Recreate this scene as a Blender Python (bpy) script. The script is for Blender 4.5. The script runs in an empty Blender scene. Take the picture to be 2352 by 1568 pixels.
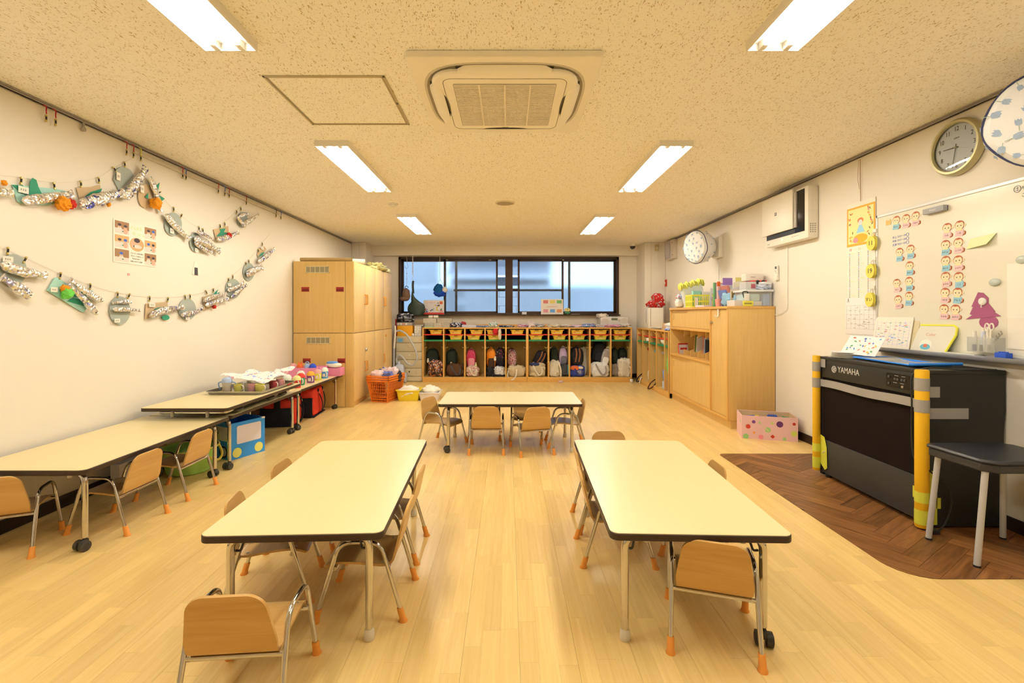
import bpy, bmesh, math, random
from mathutils import Vector, Matrix, noise

S = bpy.context.scene
COL = S.collection
R = math.radians
random.seed(11)

# ------------------------------------------------------------------ camera, world, exposure
F = 1090.0            # focal length in pixels of the 2352 px wide frame
CAMZ = 1.2
cam = bpy.data.cameras.new('camera')
cam.sensor_fit = 'HORIZONTAL'
cam.sensor_width = 36.0
cam.lens = 36.0 * F / 2352.0
cam.shift_x = (1176 - 1166) / 2352.0
cam.shift_y = (720 - 784) / 2352.0
cam.clip_start = 0.05
camo = bpy.data.objects.new('camera', cam)
camo.location = (0, 0, CAMZ)
camo.rotation_euler = (R(90), 0, 0)
COL.objects.link(camo)
S.camera = camo

LAMP_COL = (1.0, 0.92, 0.74)
LAMP_STRENGTH = 96.0
SKY_COL = (0.52, 0.73, 1.0)
SKY_STRENGTH = 2.4

w = bpy.data.worlds.new('overcast_sky')
S.world = w
w.use_nodes = True
wn = w.node_tree.nodes
wn['Background'].inputs['Color'].default_value = SKY_COL + (1,)
wn['Background'].inputs['Strength'].default_value = SKY_STRENGTH

S.view_settings.view_transform = 'Standard'
S.view_settings.look = 'None'
S.view_settings.gamma = 1.0
S.view_settings.use_curve_mapping = False
S.view_settings.exposure = 0.0
S.cycles.use_adaptive_sampling = True
S.cycles.adaptive_threshold = 0.02
S.cycles.max_bounces = 8
S.cycles.diffuse_bounces = 6
S.cycles.glossy_bounces = 3
S.cycles.transmission_bounces = 4
S.cycles.caustics_reflective = False
S.cycles.caustics_refractive = False
S.cycles.sample_clamp_indirect = 6.0

# room extents (metres; camera looks along +Y)
XL, XR = -2.76, 2.79
YB, YF = 8.92, -1.6
ZC = 2.46

def at(x, y, d):
    "world point seen at pixel x, y of the photograph at depth d"
    return Vector(((x - 1166) * d / F, d, CAMZ + (720 - y) * d / F))
def lw(x, y, X=-2.76):
    d = X * F / (x - 1166)
    return d, CAMZ + (720 - y) * d / F
def rw(x, y, X=2.77):
    d = X * F / (x - 1166)
    return d, CAMZ + (720 - y) * d / F

# ------------------------------------------------------------------ materials
def s2l(c):
    c = c / 255.0
    return c / 12.92 if c <= 0.04045 else ((c + 0.055) / 1.055) ** 2.4
WBAL = (1.20, 0.98, 0.60)       # light falling on a lit surface, used to turn a seen colour into a surface colour
def pc(r, g, b, k=1.0):
    return tuple(max(0.008, min(0.88, s2l(v) / wv * k)) for v, wv in zip((r, g, b), WBAL))
def lin(r, g, b):
    return (s2l(r), s2l(g), s2l(b))

MATS = {}
def mat(name, col, rough=0.5, metal=0.0, spec=0.4, bump=0.0, bscale=200.0, vary=0.06, vscale=6.0, alpha=1.0, trans=0.0, coat=0.0, stretch=None):
    if name in MATS:
        return MATS[name]
    m = bpy.data.materials.new(name)
    m.use_nodes = True
    nt = m.node_tree; N = nt.nodes; L = nt.links
    b = N['Principled BSDF']
    b.inputs['Roughness'].default_value = rough
    b.inputs['Metallic'].default_value = metal
    b.inputs['Specular IOR Level'].default_value = spec
    b.inputs['Coat Weight'].default_value = coat
    b.inputs['Alpha'].default_value = alpha
    b.inputs['Transmission Weight'].default_value = trans
    tc = N.new('ShaderNodeTexCoord')
    src = tc.outputs['Object']
    if stretch:
        mp = N.new('ShaderNodeMapping'); mp.inputs['Scale'].default_value = stretch
        L.new(src, mp.inputs['Vector']); src = mp.outputs['Vector']
    nz = N.new('ShaderNodeTexNoise'); nz.inputs['Scale'].default_value = vscale
    nz.inputs['Detail'].default_value = 3
    L.new(src, nz.inputs['Vector'])
    mx = N.new('ShaderNodeMix'); mx.data_type = 'RGBA'
    L.new(nz.outputs['Fac'], mx.inputs['Factor'])
    mx.inputs['A'].default_value = tuple(max(0, c * (1 - vary)) for c in col) + (1,)
    mx.inputs['B'].default_value = tuple(min(1, c * (1 + vary)) for c in col) + (1,)
    L.new(mx.outputs['Result'], b.inputs['Base Color'])
    if bump > 0:
        n2 = N.new('ShaderNodeTexNoise'); n2.inputs['Scale'].default_value = bscale; n2.inputs['Detail'].default_value = 4
        L.new(src, n2.inputs['Vector'])
        bp = N.new('ShaderNodeBump'); bp.inputs['Strength'].default_value = bump; bp.inputs['Distance'].default_value = 0.002
        L.new(n2.outputs['Fac'], bp.inputs['Height']); L.new(bp.outputs['Normal'], b.inputs['Normal'])
    MATS[name] = m
    return m

def wood(name, c1, c2, grain=(3, 40, 40), rough=0.4, spec=0.35, coat=0.0, tint=0.0, bump=0.05, big=None):
    "streaky wood; grain = noise scale along each object axis; tint = spread of the 'tint' attribute"
    if name in MATS:
        return MATS[name]
    m = bpy.data.materials.new(name); m.use_nodes = True
    nt = m.node_tree; N = nt.nodes; L = nt.links
    b = N['Principled BSDF']
    b.inputs['Roughness'].default_value = rough
    b.inputs['Specular IOR Level'].default_value = spec
    b.inputs['Coat Weight'].default_value = coat
    tc = N.new('ShaderNodeTexCoord')
    mp = N.new('ShaderNodeMapping'); mp.inputs['Scale'].default_value = grain
    vec = tc.outputs['Object']
    if tint:
        at_ = N.new('ShaderNodeAttribute'); at_.attribute_name = 'tint'
        sc_ = N.new('ShaderNodeVectorMath'); sc_.operation = 'SCALE'; sc_.inputs[0].default_value = (37, 91, 53)
        L.new(at_.outputs['Fac'], sc_.inputs['Scale'])
        ad = N.new('ShaderNodeVectorMath'); ad.operation = 'ADD'
        L.new(vec, ad.inputs[0]); L.new(sc_.outputs[0], ad.inputs[1]); vec = ad.outputs[0]
    L.new(vec, mp.inputs['Vector'])
    nz = N.new('ShaderNodeTexNoise'); nz.inputs['Scale'].default_value = 1.0; nz.inputs['Detail'].default_value = 6; nz.inputs['Roughness'].default_value = 0.62
    nz.inputs['Distortion'].default_value = 0.6
    L.new(mp.outputs['Vector'], nz.inputs['Vector'])
    rp = N.new('ShaderNodeValToRGB')
    rp.color_ramp.elements[0].position = 0.28; rp.color_ramp.elements[1].position = 0.72
    rp.color_ramp.elements[0].color = c1 + (1,); rp.color_ramp.elements[1].color = c2 + (1,)
    L.new(nz.outputs['Fac'], rp.inputs['Fac'])
    out = rp.outputs['Color']
    if tint:
        hs = N.new('ShaderNodeHueSaturation')
        mr = N.new('ShaderNodeMapRange'); mr.inputs['To Min'].default_value = 1 - tint; mr.inputs['To Max'].default_value = 1 + tint
        L.new(at_.outputs['Fac'], mr.inputs['Value']); L.new(mr.outputs['Result'], hs.inputs['Value'])
        L.new(out, hs.inputs['Color']); out = hs.outputs['Color']
    L.new(out, b.inputs['Base Color'])
    if bump:
        bp = N.new('ShaderNodeBump'); bp.inputs['Strength'].default_value = bump; bp.inputs['Distance'].default_value = 0.001
        L.new(nz.outputs['Fac'], bp.inputs['Height']); L.new(bp.outputs['Normal'], b.inputs['Normal'])
    MATS[name] = m
    return m

def emis(name, col, strength):
    if name in MATS: return MATS[name]
    m = bpy.data.materials.new(name); m.use_nodes = True
    b = m.node_tree.nodes['Principled BSDF']
    b.inputs['Base Color'].default_value = (0.8, 0.8, 0.8, 1)
    b.inputs['Emission Color'].default_value = col + (1,)
    b.inputs['Emission Strength'].default_value = strength
    MATS[name] = m
    return m

# ------------------------------------------------------------------ mesh builder
def frame(o, x, y):
    x = Vector(x).normalized(); y = Vector(y).normalized(); z = x.cross(y)
    return Matrix(((x.x, y.x, z.x, o[0]), (x.y, y.y, z.y, o[1]), (x.z, y.z, z.z, o[2]), (0, 0, 0, 1)))

class MB:
    def __init__(self):
        self.v = []; self.f = []; self.m = []; self.mi = 0; self.tints = []
        self.M = None; self.tint = 0.5
    def add(self, vs, fs, M=None):
        n = len(self.v)
        for p in vs:
            p = Vector(p)
            if M is not None: p = M @ p
            if self.M is not None: p = self.M @ p
            self.v.append(p)
        for q in fs:
            self.f.append([i + n for i in q]); self.m.append(self.mi); self.tints.append(self.tint)
        return self
    def box(self, x0, x1, y0, y1, z0, z1, M=None, b=0.0):
        if b <= 0:
            vs = [(x, y, z) for z in (z0, z1) for y in (y0, y1) for x in (x0, x1)]
            fs = [(0, 2, 3, 1), (4, 5, 7, 6), (0, 1, 5, 4), (2, 6, 7, 3), (0, 4, 6, 2), (1, 3, 7, 5)]
            return self.add(vs, fs, M)
        bm = bmesh.new()
        bmesh.ops.create_cube(bm, size=1)
        for v in bm.verts:
            v.co = Vector(((x0 + x1) / 2 + v.co.x * (x1 - x0), (y0 + y1) / 2 + v.co.y * (y1 - y0), (z0 + z1) / 2 + v.co.z * (z1 - z0)))
        b = min(b, 0.45 * min(abs(x1 - x0), abs(y1 - y0), abs(z1 - z0)))
        bmesh.ops.bevel(bm, geom=list(bm.edges), offset=b, segments=2, affect='EDGES', profile=0.6)
        bm.verts.index_update()
        self.add([v.co.copy() for v in bm.verts], [[v.index for v in f.verts] for f in bm.faces], M)
        bm.free()
        return self
    def quad(self, x0, y0, x1, y1, z=0.0, M=None):
        return self.add([(x0, y0, z), (x1, y0, z), (x1, y1, z), (x0, y1, z)], [(0, 1, 2, 3)], M)
    def cyl(self, p0, p1, r0, r1=None, n=12, caps=True, M=None):
        r1 = r0 if r1 is None else r1
        p0 = Vector(p0); p1 = Vector(p1)
        d = (p1 - p0).normalized()
        a = d.orthogonal().normalized(); c = d.cross(a)
        vs = []
        for p, r in ((p0, r0), (p1, r1)):
            for i in range(n):
                t = 2 * math.pi * i / n
                vs.append(p + a * (r * math.cos(t)) + c * (r * math.sin(t)))
        fs = [(i, (i + 1) % n, n + (i + 1) % n, n + i) for i in range(n)]
        if caps: fs += [list(range(n))[::-1], list(range(n, 2 * n))]
        return self.add(vs, fs, M)
    def tube(self, pts, r, n=10, caps=True, M=None, closed=False, rf=None):
        pts = [Vector(p) for p in pts]; k = len(pts)
        vs = []; prev = None
        for i, p in enumerate(pts):
            if closed: t = (pts[(i + 1) % k] - pts[i - 1]).normalized()
            else: t = (pts[min(i + 1, k - 1)] - pts[max(i - 1, 0)]).normalized()
            if prev is None: a = t.orthogonal().normalized()
            else:
                a = (prev - t * prev.dot(t))
                a = a.normalized() if a.length > 1e-6 else t.orthogonal().normalized()
            prev = a; c = t.cross(a)
            rr = r if rf is None else r * rf(i / (k - 1))
            for j in range(n):
                th = 2 * math.pi * j / n
                vs.append(p + a * (rr * math.cos(th)) + c * (rr * math.sin(th)))
        fs = []
        for i in range(k if closed else k - 1):
            i2 = (i + 1) % k
            for j in range(n):
                j2 = (j + 1) % n
                fs.append((i * n + j, i * n + j2, i2 * n + j2, i2 * n + j))
        if caps and not closed:
            fs.append(list(range(n))[::-1]); fs.append([(k - 1) * n + j for j in range(n)])
        return self.add(vs, fs, M)
    def lathe(self, prof, n=20, M=None, cap0=True, cap1=True):
        "prof: (r, z) pairs round local z"
        vs = []; fs = []
        for r, z in prof:
            for j in range(n):
                t = 2 * math.pi * j / n
                vs.append((r * math.cos(t), r * math.sin(t), z))
        for i in range(len(prof) - 1):
            for j in range(n):
                j2 = (j + 1) % n
                fs.append((i * n + j, i * n + j2, (i + 1) * n + j2, (i + 1) * n + j))
        if cap0: fs.append(list(range(n))[::-1])
        if cap1: fs.append([(len(prof) - 1) * n + j for j in range(n)])
        return self.add(vs, fs, M)
    def prism(self, poly, z0, z1, M=None):
        "polygon in xy, counter-clockwise, extruded z0..z1"
        a = sum(poly[i][0] * poly[(i + 1) % len(poly)][1] - poly[(i + 1) % len(poly)][0] * poly[i][1] for i in range(len(poly)))
        if a < 0: poly = poly[::-1]
        n = len(poly)
        vs = [(x, y, z0) for x, y in poly] + [(x, y, z1) for x, y in poly]
        fs = [list(range(n))[::-1], [n + i for i in range(n)]] + [(i, (i + 1) % n, n + (i + 1) % n, n + i) for i in range(n)]
        return self.add(vs, fs, M)
    def grid(self, fn, nu, nv, M=None, wrap=False):
        vs = [fn(i / (nu - 1), j / (nv - 1)) for i in range(nu) for j in range(nv)]
        fs = [(i * nv + j, (i + 1) * nv + j, (i + 1) * nv + j + 1, i * nv + j + 1) for i in range(nu - 1) for j in range(nv - 1)]
        return self.add(vs, fs, M)
    def ball(self, c, rx, ry=None, rz=None, n=14, k=9, rough=0.0, seed=0, fr=3.0, M=None, pw=1.0):
        ry = rx if ry is None else ry; rz = rx if rz is None else rz
        vs = []; fs = []
        sg = lambda v, p: math.copysign(abs(v) ** p, v)
        for i in range(k + 1):
            ph = math.pi * i / k
            for j in range(n):
                th = 2 * math.pi * j / n
                u = Vector((sg(math.sin(ph), pw) * sg(math.cos(th), pw), sg(math.sin(ph), pw) * sg(math.sin(th), pw), -sg(math.cos(ph), pw)))
                s = 1.0
                if rough: s += rough * noise.noise(u * fr + Vector((seed * 7.3, seed * 1.7, seed * 3.1)))
                vs.append((c[0] + u.x * rx * s, c[1] + u.y * ry * s, c[2] + u.z * rz * s))
        for i in range(k):
            for j in range(n):
                j2 = (j + 1) % n
                fs.append((i * n + j, i * n + j2, (i + 1) * n + j2, (i + 1) * n + j))
        return self.add(vs, fs, M)
    def sheet(self, fn, nu, nv, th, M=None):
        "grid with thickness th along its normals"
        P = [[Vector(fn(i / (nu - 1), j / (nv - 1))) for j in range(nv)] for i in range(nu)]
        top = []; bot = []
        for i in range(nu):
            for j in range(nv):
                du = P[min(i + 1, nu - 1)][j] - P[max(i - 1, 0)][j]
                dv = P[i][min(j + 1, nv - 1)] - P[i][max(j - 1, 0)]
                nrm = du.cross(dv)
                nrm = nrm.normalized() if nrm.length > 1e-12 else Vector((0, 0, 1))
                top.append(P[i][j] + nrm * th / 2); bot.append(P[i][j] - nrm * th / 2)
        n = nu * nv; fs = []
        ix = lambda i, j: i * nv + j
        for i in range(nu - 1):
            for j in range(nv - 1):
                fs.append((ix(i, j), ix(i + 1, j), ix(i + 1, j + 1), ix(i, j + 1)))
                fs.append((n + ix(i, j), n + ix(i, j + 1), n + ix(i + 1, j + 1), n + ix(i + 1, j)))
        for i in range(nu - 1):
            fs.append((ix(i, 0), n + ix(i, 0), n + ix(i + 1, 0), ix(i + 1, 0)))
            fs.append((ix(i, nv - 1), ix(i + 1, nv - 1), n + ix(i + 1, nv - 1), n + ix(i, nv - 1)))
        for j in range(nv - 1):
            fs.append((ix(0, j), ix(0, j + 1), n + ix(0, j + 1), n + ix(0, j)))
            fs.append((ix(nu - 1, j), n + ix(nu - 1, j), n + ix(nu - 1, j + 1), ix(nu - 1, j + 1)))
        return self.add(top + bot, fs, M)
    def build(self, name, mats, parent=None, smooth=35, bevel=0.0, tint=False):
        me = bpy.data.meshes.new(name)
        me.from_pydata([tuple(p) for p in self.v], [], self.f)
        if not isinstance(mats, (list, tuple)): mats = [mats]
        for m in mats: me.materials.append(m)
        if len(mats) > 1: me.polygons.foreach_set('material_index', self.m)
        if tint:
            a = me.attributes.new('tint', 'FLOAT', 'FACE')
            a.data.foreach_set('value', self.tints)
        if smooth:
            me.shade_smooth(); me.set_sharp_from_angle(angle=R(smooth))
        me.update()
        o = bpy.data.objects.new(name, me)
        COL.objects.link(o)
        if parent is not None: o.parent = parent
        if bevel:
            bv = o.modifiers.new('edge', 'BEVEL'); bv.width = bevel; bv.segments = 2; bv.limit_method = 'ANGLE'; bv.angle_limit = R(40)
        return o

def tag(o, label, cat, group=None):
    o['label'] = label; o['category'] = cat
    if group: o['group'] = group
    return o
def struct(o, label=None):
    o['kind'] = 'structure'
    if label: o['label'] = label
    return o
def thing(name, label, cat, loc=(0, 0, 0), rz=0.0, group=None, M=None):
    o = bpy.data.objects.new(name, None)
    o.empty_display_size = 0.05
    COL.objects.link(o)
    if M is not None: o.matrix_world = M
    else:
        o.location = loc; o.rotation_euler = (0, 0, rz)
    return tag(o, label, cat, group)
def one(mb, name, mats, label, cat, loc=(0, 0, 0), rz=0.0, group=None, M=None, **kw):
    "a thing that is a single mesh"
    o = mb.build(name, mats, **kw)
    if M is not None: o.matrix_world = M
    else:
        o.location = loc; o.rotation_euler = (0, 0, rz)
    return tag(o, label, cat, group)
def dup(root, loc, rz, label=None, group=None, name=None):
    r = root.copy(); COL.objects.link(r); r.location = loc; r.rotation_euler = (0, 0, rz)
    if label: r['label'] = label
    if group: r['group'] = group
    if name: r.name = name
    for ch in root.children:
        c = ch.copy(); COL.objects.link(c); c.parent = r
        for g in ch.children:
            d = g.copy(); COL.objects.link(d); d.parent = c
    return r

def text(s, size, parent, M, m, name='lettering', align='CENTER', ext=0.0004, sx=1.0):
    cu = bpy.data.curves.new(name, 'FONT')
    cu.body = s; cu.size = size; cu.align_x = align; cu.align_y = 'CENTER'; cu.extrude = ext; cu.resolution_u = 2
    to = bpy.data.objects.new(name, cu)
    COL.objects.link(to)
    me = bpy.data.meshes.new_from_object(to)
    bpy.data.objects.remove(to)
    bpy.data.curves.remove(cu)
    me.name = name
    me.materials.clear(); me.materials.append(m)
    o = bpy.data.objects.new(name, me)
    COL.objects.link(o)
    if parent is not None: o.parent = parent
    if sx != 1.0: M = M @ Matrix.Diagonal((sx, 1, 1, 1))
    o.matrix_local = M
    return o
T = Matrix.Translation
def RX(a): return Matrix.Rotation(R(a), 4, 'X')
def RY(a): return Matrix.Rotation(R(a), 4, 'Y')
def RZ(a): return Matrix.Rotation(R(a), 4, 'Z')

def rrect(w, h, r, n=5, cx=0.0, cy=0.0):
    pts = []
    for sx, sy, a0 in ((1, 1, 0), (-1, 1, 90), (-1, -1, 180), (1, -1, 270)):
        for i in range(n + 1):
            a = R(a0 + 90 * i / n)
            pts.append((cx + sx * (w / 2 - r) + r * math.cos(a), cy + sy * (h / 2 - r) + r * math.sin(a)))
    return pts
def oval(rx, ry, n=20, cx=0.0, cy=0.0, rot=0.0):
    pts = []
    for i in range(n):
        t = 2 * math.pi * i / n
        x, y = rx * math.cos(t), ry * math.sin(t)
        pts.append((cx + x * math.cos(rot) - y * math.sin(rot), cy + x * math.sin(rot) + y * math.cos(rot)))
    return pts
def fillet(pts, r, n=5):
    "polyline with its inner corners rounded"
    pts = [Vector(p) for p in pts]; out = [pts[0]]
    for i in range(1, len(pts) - 1):
        a, b, c = pts[i - 1], pts[i], pts[i + 1]
        u = (a - b); v = (c - b)
        k = min(r, u.length * 0.49, v.length * 0.49)
        p, q = b + u.normalized() * k, b + v.normalized() * k
        for j in range(n + 1):
            t = j / n
            out.append((1 - t) ** 2 * p + 2 * t * (1 - t) * b + t * t * q)
    out.append(pts[-1])
    return out
def smooth_path(pts, n=6):
    pts = [Vector(p) for p in pts]; out = []
    for i in range(len(pts) - 1):
        p0 = pts[max(i - 1, 0)]; p1 = pts[i]; p2 = pts[i + 1]; p3 = pts[min(i + 2, len(pts) - 1)]
        for j in range(n):
            t = j / n
            out.append(0.5 * ((2 * p1) + (p2 - p0) * t + (2 * p0 - 5 * p1 + 4 * p2 - p3) * t * t + (3 * p1 - p0 - 3 * p2 + p3) * t ** 3))
    out.append(pts[-1])
    return out

# common materials
WHITE = mat('white_plastic', (0.80, 0.79, 0.76), 0.4)
BLACK = mat('black_plastic', (0.018, 0.017, 0.016), 0.45)
CHROME = mat('chrome', (0.62, 0.61, 0.60), 0.10, metal=1.0, vary=0.08, vscale=30)
STEEL = mat('brushed_steel', (0.55, 0.54, 0.52), 0.35, metal=1.0)
ALU = mat('aluminium_rail', (0.46, 0.44, 0.44), 0.4, metal=0.5)
PAPER = mat('white_paper', (0.82, 0.80, 0.76), 0.8, spec=0.2)
INK = mat('black_ink', (0.02, 0.02, 0.02), 0.7)
DGREY = mat('dark_grey_plastic', (0.06, 0.06, 0.06), 0.45)
GREY = mat('grey_plastic', (0.35, 0.34, 0.32), 0.5)
def flat(r, g, b, rough=0.6, **kw):
    "plain surface of a colour as seen in the photograph"
    return mat('colour_%d_%d_%d_%d' % (r, g, b, int(rough * 100)), pc(r, g, b), rough, **kw)
def fabric(r, g, b, **kw):
    return mat('fabric_%d_%d_%d' % (r, g, b), pc(r, g, b), 0.9, spec=0.15, bump=0.5, bscale=350, vary=0.18, vscale=25, **kw)

# ------------------------------------------------------------------ room shell
WALL = mat('cream_wallpaper', (0.785, 0.755, 0.715), 0.75, spec=0.25, bump=0.25, bscale=420, vary=0.015, vscale=2)

def scuffed_wall():
    m = bpy.data.materials.new('scuffed_wallpaper'); m.use_nodes = True
    nt = m.node_tree; N = nt.nodes; L = nt.links; b = N['Principled BSDF']
    b.inputs['Roughness'].default_value = 0.75; b.inputs['Specular IOR Level'].default_value = 0.25
    tc = N.new('ShaderNodeTexCoord')
    mp = N.new('ShaderNodeMapping'); mp.inputs['Scale'].default_value = (1, 2.2, 26)
    L.new(tc.outputs['Object'], mp.inputs['Vector'])
    nz = N.new('ShaderNodeTexNoise'); nz.inputs['Scale'].default_value = 1.6; nz.inputs['Detail'].default_value = 8; nz.inputs['Roughness'].default_value = 0.72
    L.new(mp.outputs['Vector'], nz.inputs['Vector'])
    rp = N.new('ShaderNodeValToRGB'); rp.color_ramp.elements[0].position = 0.64; rp.color_ramp.elements[1].position = 0.74
    L.new(nz.outputs['Fac'], rp.inputs['Fac'])
    sp = N.new('ShaderNodeSeparateXYZ'); L.new(tc.outputs['Object'], sp.inputs[0])
    mr = N.new('ShaderNodeMapRange'); mr.inputs['From Min'].default_value = 0.42; mr.inputs['From Max'].default_value = 0.66
    mr.inputs['To Min'].default_value = 0.3; mr.inputs['To Max'].default_value = 0.0
    L.new(sp.outputs['Z'], mr.inputs['Value'])
    mu = N.new('ShaderNodeMath'); mu.operation = 'MULTIPLY'
    L.new(rp.outputs['Color'], mu.inputs[0]); L.new(mr.outputs['Result'], mu.inputs[1])
    mx = N.new('ShaderNodeMix'); mx.data_type = 'RGBA'
    mx.inputs['A'].default_value = (0.785, 0.755, 0.715, 1); mx.inputs['B'].default_value = (0.35, 0.32, 0.28, 1)
    L.new(mu.outputs[0], mx.inputs['Factor']); L.new(mx.outputs['Result'], b.inputs['Base Color'])
    n2 = N.new('ShaderNodeTexNoise'); n2.inputs['Scale'].default_value = 420; L.new(tc.outputs['Object'], n2.inputs['Vector'])
    bp = N.new('ShaderNodeBump'); bp.inputs['Strength'].default_value = 0.25; bp.inputs['Distance'].default_value = 0.002
    L.new(n2.outputs['Fac'], bp.inputs['Height']); L.new(bp.outputs['Normal'], b.inputs['Normal'])
    return m

def ceiling_mat():
    m = bpy.data.materials.new('fissured_ceiling_board'); m.use_nodes = True
    nt = m.node_tree; N = nt.nodes; L = nt.links; b = N['Principled BSDF']
    b.inputs['Roughness'].default_value = 0.9; b.inputs['Specular IOR Level'].default_value = 0.1
    tc = N.new('ShaderNodeTexCoord')
    def pits(scale, lo, hi, seed):
        mp = N.new('ShaderNodeMapping'); mp.inputs['Scale'].default_value = scale; mp.inputs['Location'].default_value = (seed, seed * 2, 0)
        mp.inputs['Rotation'].default_value = (0, 0, 0.25 * seed)
        L.new(tc.outputs['Object'], mp.inputs['Vector'])
        nz = N.new('ShaderNodeTexNoise'); nz.inputs['Scale'].default_value = 1.0; nz.inputs['Detail'].default_value = 1.5; nz.inputs['Distortion'].default_value = 0.8
        L.new(mp.outputs['Vector'], nz.inputs['Vector'])
        mr = N.new('ShaderNodeMapRange'); mr.inputs['From Min'].default_value = lo; mr.inputs['From Max'].default_value = hi
        L.new(nz.outputs['Fac'], mr.inputs['Value'])
        return mr.outputs['Result']
    a = pits((170, 48, 1), 0.643, 0.69, 0.0)
    c = pits((150, 120, 1), 0.662, 0.70, 1.3)
    mxm = N.new('ShaderNodeMath'); mxm.operation = 'MAXIMUM'
    L.new(a, mxm.inputs[0]); L.new(c, mxm.inputs[1])
    mx = N.new('ShaderNodeMix'); mx.data_type = 'RGBA'
    mx.inputs['A'].default_value = (0.95, 0.935, 0.905, 1); mx.inputs['B'].default_value = (0.52, 0.42, 0.28, 1)
    L.new(mxm.outputs[0], mx.inputs['Factor']); L.new(mx.outputs['Result'], b.inputs['Base Color'])
    inv = N.new('ShaderNodeMath'); inv.operation = 'SUBTRACT'; inv.inputs[0].default_value = 1.0
    L.new(mxm.outputs[0], inv.inputs[1])
    bp = N.new('ShaderNodeBump'); bp.inputs['Strength'].default_value = 0.6; bp.inputs['Distance'].default_value = 0.002
    L.new(inv.outputs[0], bp.inputs['Height']); L.new(bp.outputs['Normal'], b.inputs['Normal'])
    return m

SCUFF = scuffed_wall()
CEIL = ceiling_mat()
mb = MB(); mb.box(XL - 0.12, XL, YF, YB + 0.2, 0, ZC); struct(mb.build('wall_left', SCUFF, smooth=0))
mb = MB(); mb.box(XR, XR + 0.12, YF, YB + 0.2, 0, ZC); struct(mb.build('wall_right', WALL, smooth=0))
mb = MB(); mb.box(XL - 0.12, XR + 0.12, YF - 0.12, YF, 0, ZC); struct(mb.build('wall_front', WALL, smooth=0))
mb = MB(); mb.box(XL - 0.12, XR + 0.12, YF - 0.12, YB + 0.2, ZC, ZC + 0.1); struct(mb.build('ceiling', CEIL, smooth=0))
# back wall with the window opening
WX0, WX1, WZ0, WZ1 = -2.045, 2.085, 1.185, 2.262
mb = MB()
mb.box(XL, WX0, YB, YB + 0.16, 0, ZC); mb.box(WX1, XR, YB, YB + 0.16, 0, ZC)
mb.box(WX0, WX1, YB, YB + 0.16, 0, WZ0); mb.box(WX0, WX1, YB, YB + 0.16, WZ1, ZC)
struct(mb.build('wall_back', WALL, smooth=0))
mb = MB(); mb.box(-2.53, 2.45, 8.76, YB, 2.275, ZC, b=0.004); struct(mb.build('ceiling_beam', WALL, smooth=0))
mb = MB(); mb.box(XL, -2.50, 8.38, YB, 0, ZC, b=0.02); struct(mb.build('pillar', WALL))
mb = MB(); mb.box(2.42, XR, 8.38, YB, 0, ZC, b=0.02); struct(mb.build('pillar', WALL))
BASE = wood('dark_baseboard_wood', lin(38, 26, 20), lin(54, 38, 28), grain=(60, 3, 60), rough=0.5)
mb = MB(); mb.box(XL, XL + 0.012, YF, 8.38, 0, 0.075, b=0.002); struct(mb.build('baseboard_left', BASE))
mb = MB(); mb.box(XR - 0.012, XR, YF, 8.38, 0, 0.075, b=0.002); struct(mb.build('baseboard_right', BASE))
mb = MB(); mb.box(-2.5, 2.42, YB - 0.012, YB, 0, 0.075, b=0.002); struct(mb.build('baseboard_back', BASE))
mb = MB(); mb.box(2.408, 2.42, 8.37, YB - 0.012, 0, 0.075); mb.box(2.408, XR - 0.012, 8.368, 8.38, 0, 0.075); struct(mb.build('baseboard_pillar', BASE))
# fine joint lines of the pillars' cladding
SEAM = mat('wall_seam', (0.45, 0.40, 0.33), 0.8)
mb = MB(); mb.box(-2.62, -2.618, 8.377, 8.381, 1.0, ZC - 0.003); mb.box(2.535, 2.537, 8.377, 8.381, 0.1, ZC - 0.003)
struct(mb.build('trim_1', SEAM, smooth=0))

# ------------------------------------------------------------------ floor: strip parquet, each strip its own piece near the camera
FLOORW = wood('pale_parquet', (0.755, 0.535, 0.205), (0.86, 0.66, 0.30), grain=(60, 2.4, 40), rough=0.30, spec=0.5, tint=0.07, bump=0.06)
UNDER = mat('floor_joint_dark', (0.20, 0.12, 0.05), 0.8)
mb = MB(); mb.box(XL - 0.12, XR + 0.12, YF, YB + 0.16, -0.1, -0.006)
FLOOR = struct(mb.build('floor', UNDER, smooth=0), 'pale strip parquet floor')
IX0, IY0, IY1 = 1.80, 2.144, 4.062          # dark vinyl inlay by the piano
rnd = random.Random(5)
pieces = []
SW = 0.0667
ncol = int((XR - XL) / SW) + 1
for c in range(ncol):
    x0 = XL + c * SW; x1 = min(x0 + SW, XR)
    if x1 - x0 < 0.004: continue
    gap = 0.0007 if c % 3 == 0 else 0.0002
    y = YF + rnd.uniform(-0.3, 0)
    while y < YB:
        ln = rnd.choice((0.22, 0.3, 0.36, 0.42, 0.5, 0.6)) * rnd.uniform(0.9, 1.1)
        pieces.append((x0 + gap, x1, max(y, YF), min(y + ln, YB) - 0.0004, rnd.random()))
        y += ln
def size_px(p):
    x0, x1, y0, y1, t = p
    yc = (y0 + y1) / 2
    if y1 < 1.5 or abs(F * (x0 + x1) / 2 / max(yc, 0.3)) > 1200: return 0
    # strips standing free of the tables first
    return (x1 - x0) * (y1 - y0) / yc ** 3
vis = sorted(pieces, key=size_px, reverse=True)
near = [p for p in vis[:420] if not (p[0] > IX0 - 0.02 and p[3] > IY0 - .02 and p[2] < IY1 + .02)][:300]
nearset = set(near)
rest = MB()
for p in pieces:
    x0, x1, y0, y1, t = p
    if p in nearset:
        q = MB(); q.tint = t
        q.box(x0, x1, y0, y1, -0.006, 0.0)
        q.build('plank', FLOORW, FLOOR, smooth=0, tint=True)
    else:
        rest.tint = t
        rest.box(x0, x1, y0, y1, -0.006, 0.0)
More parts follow.
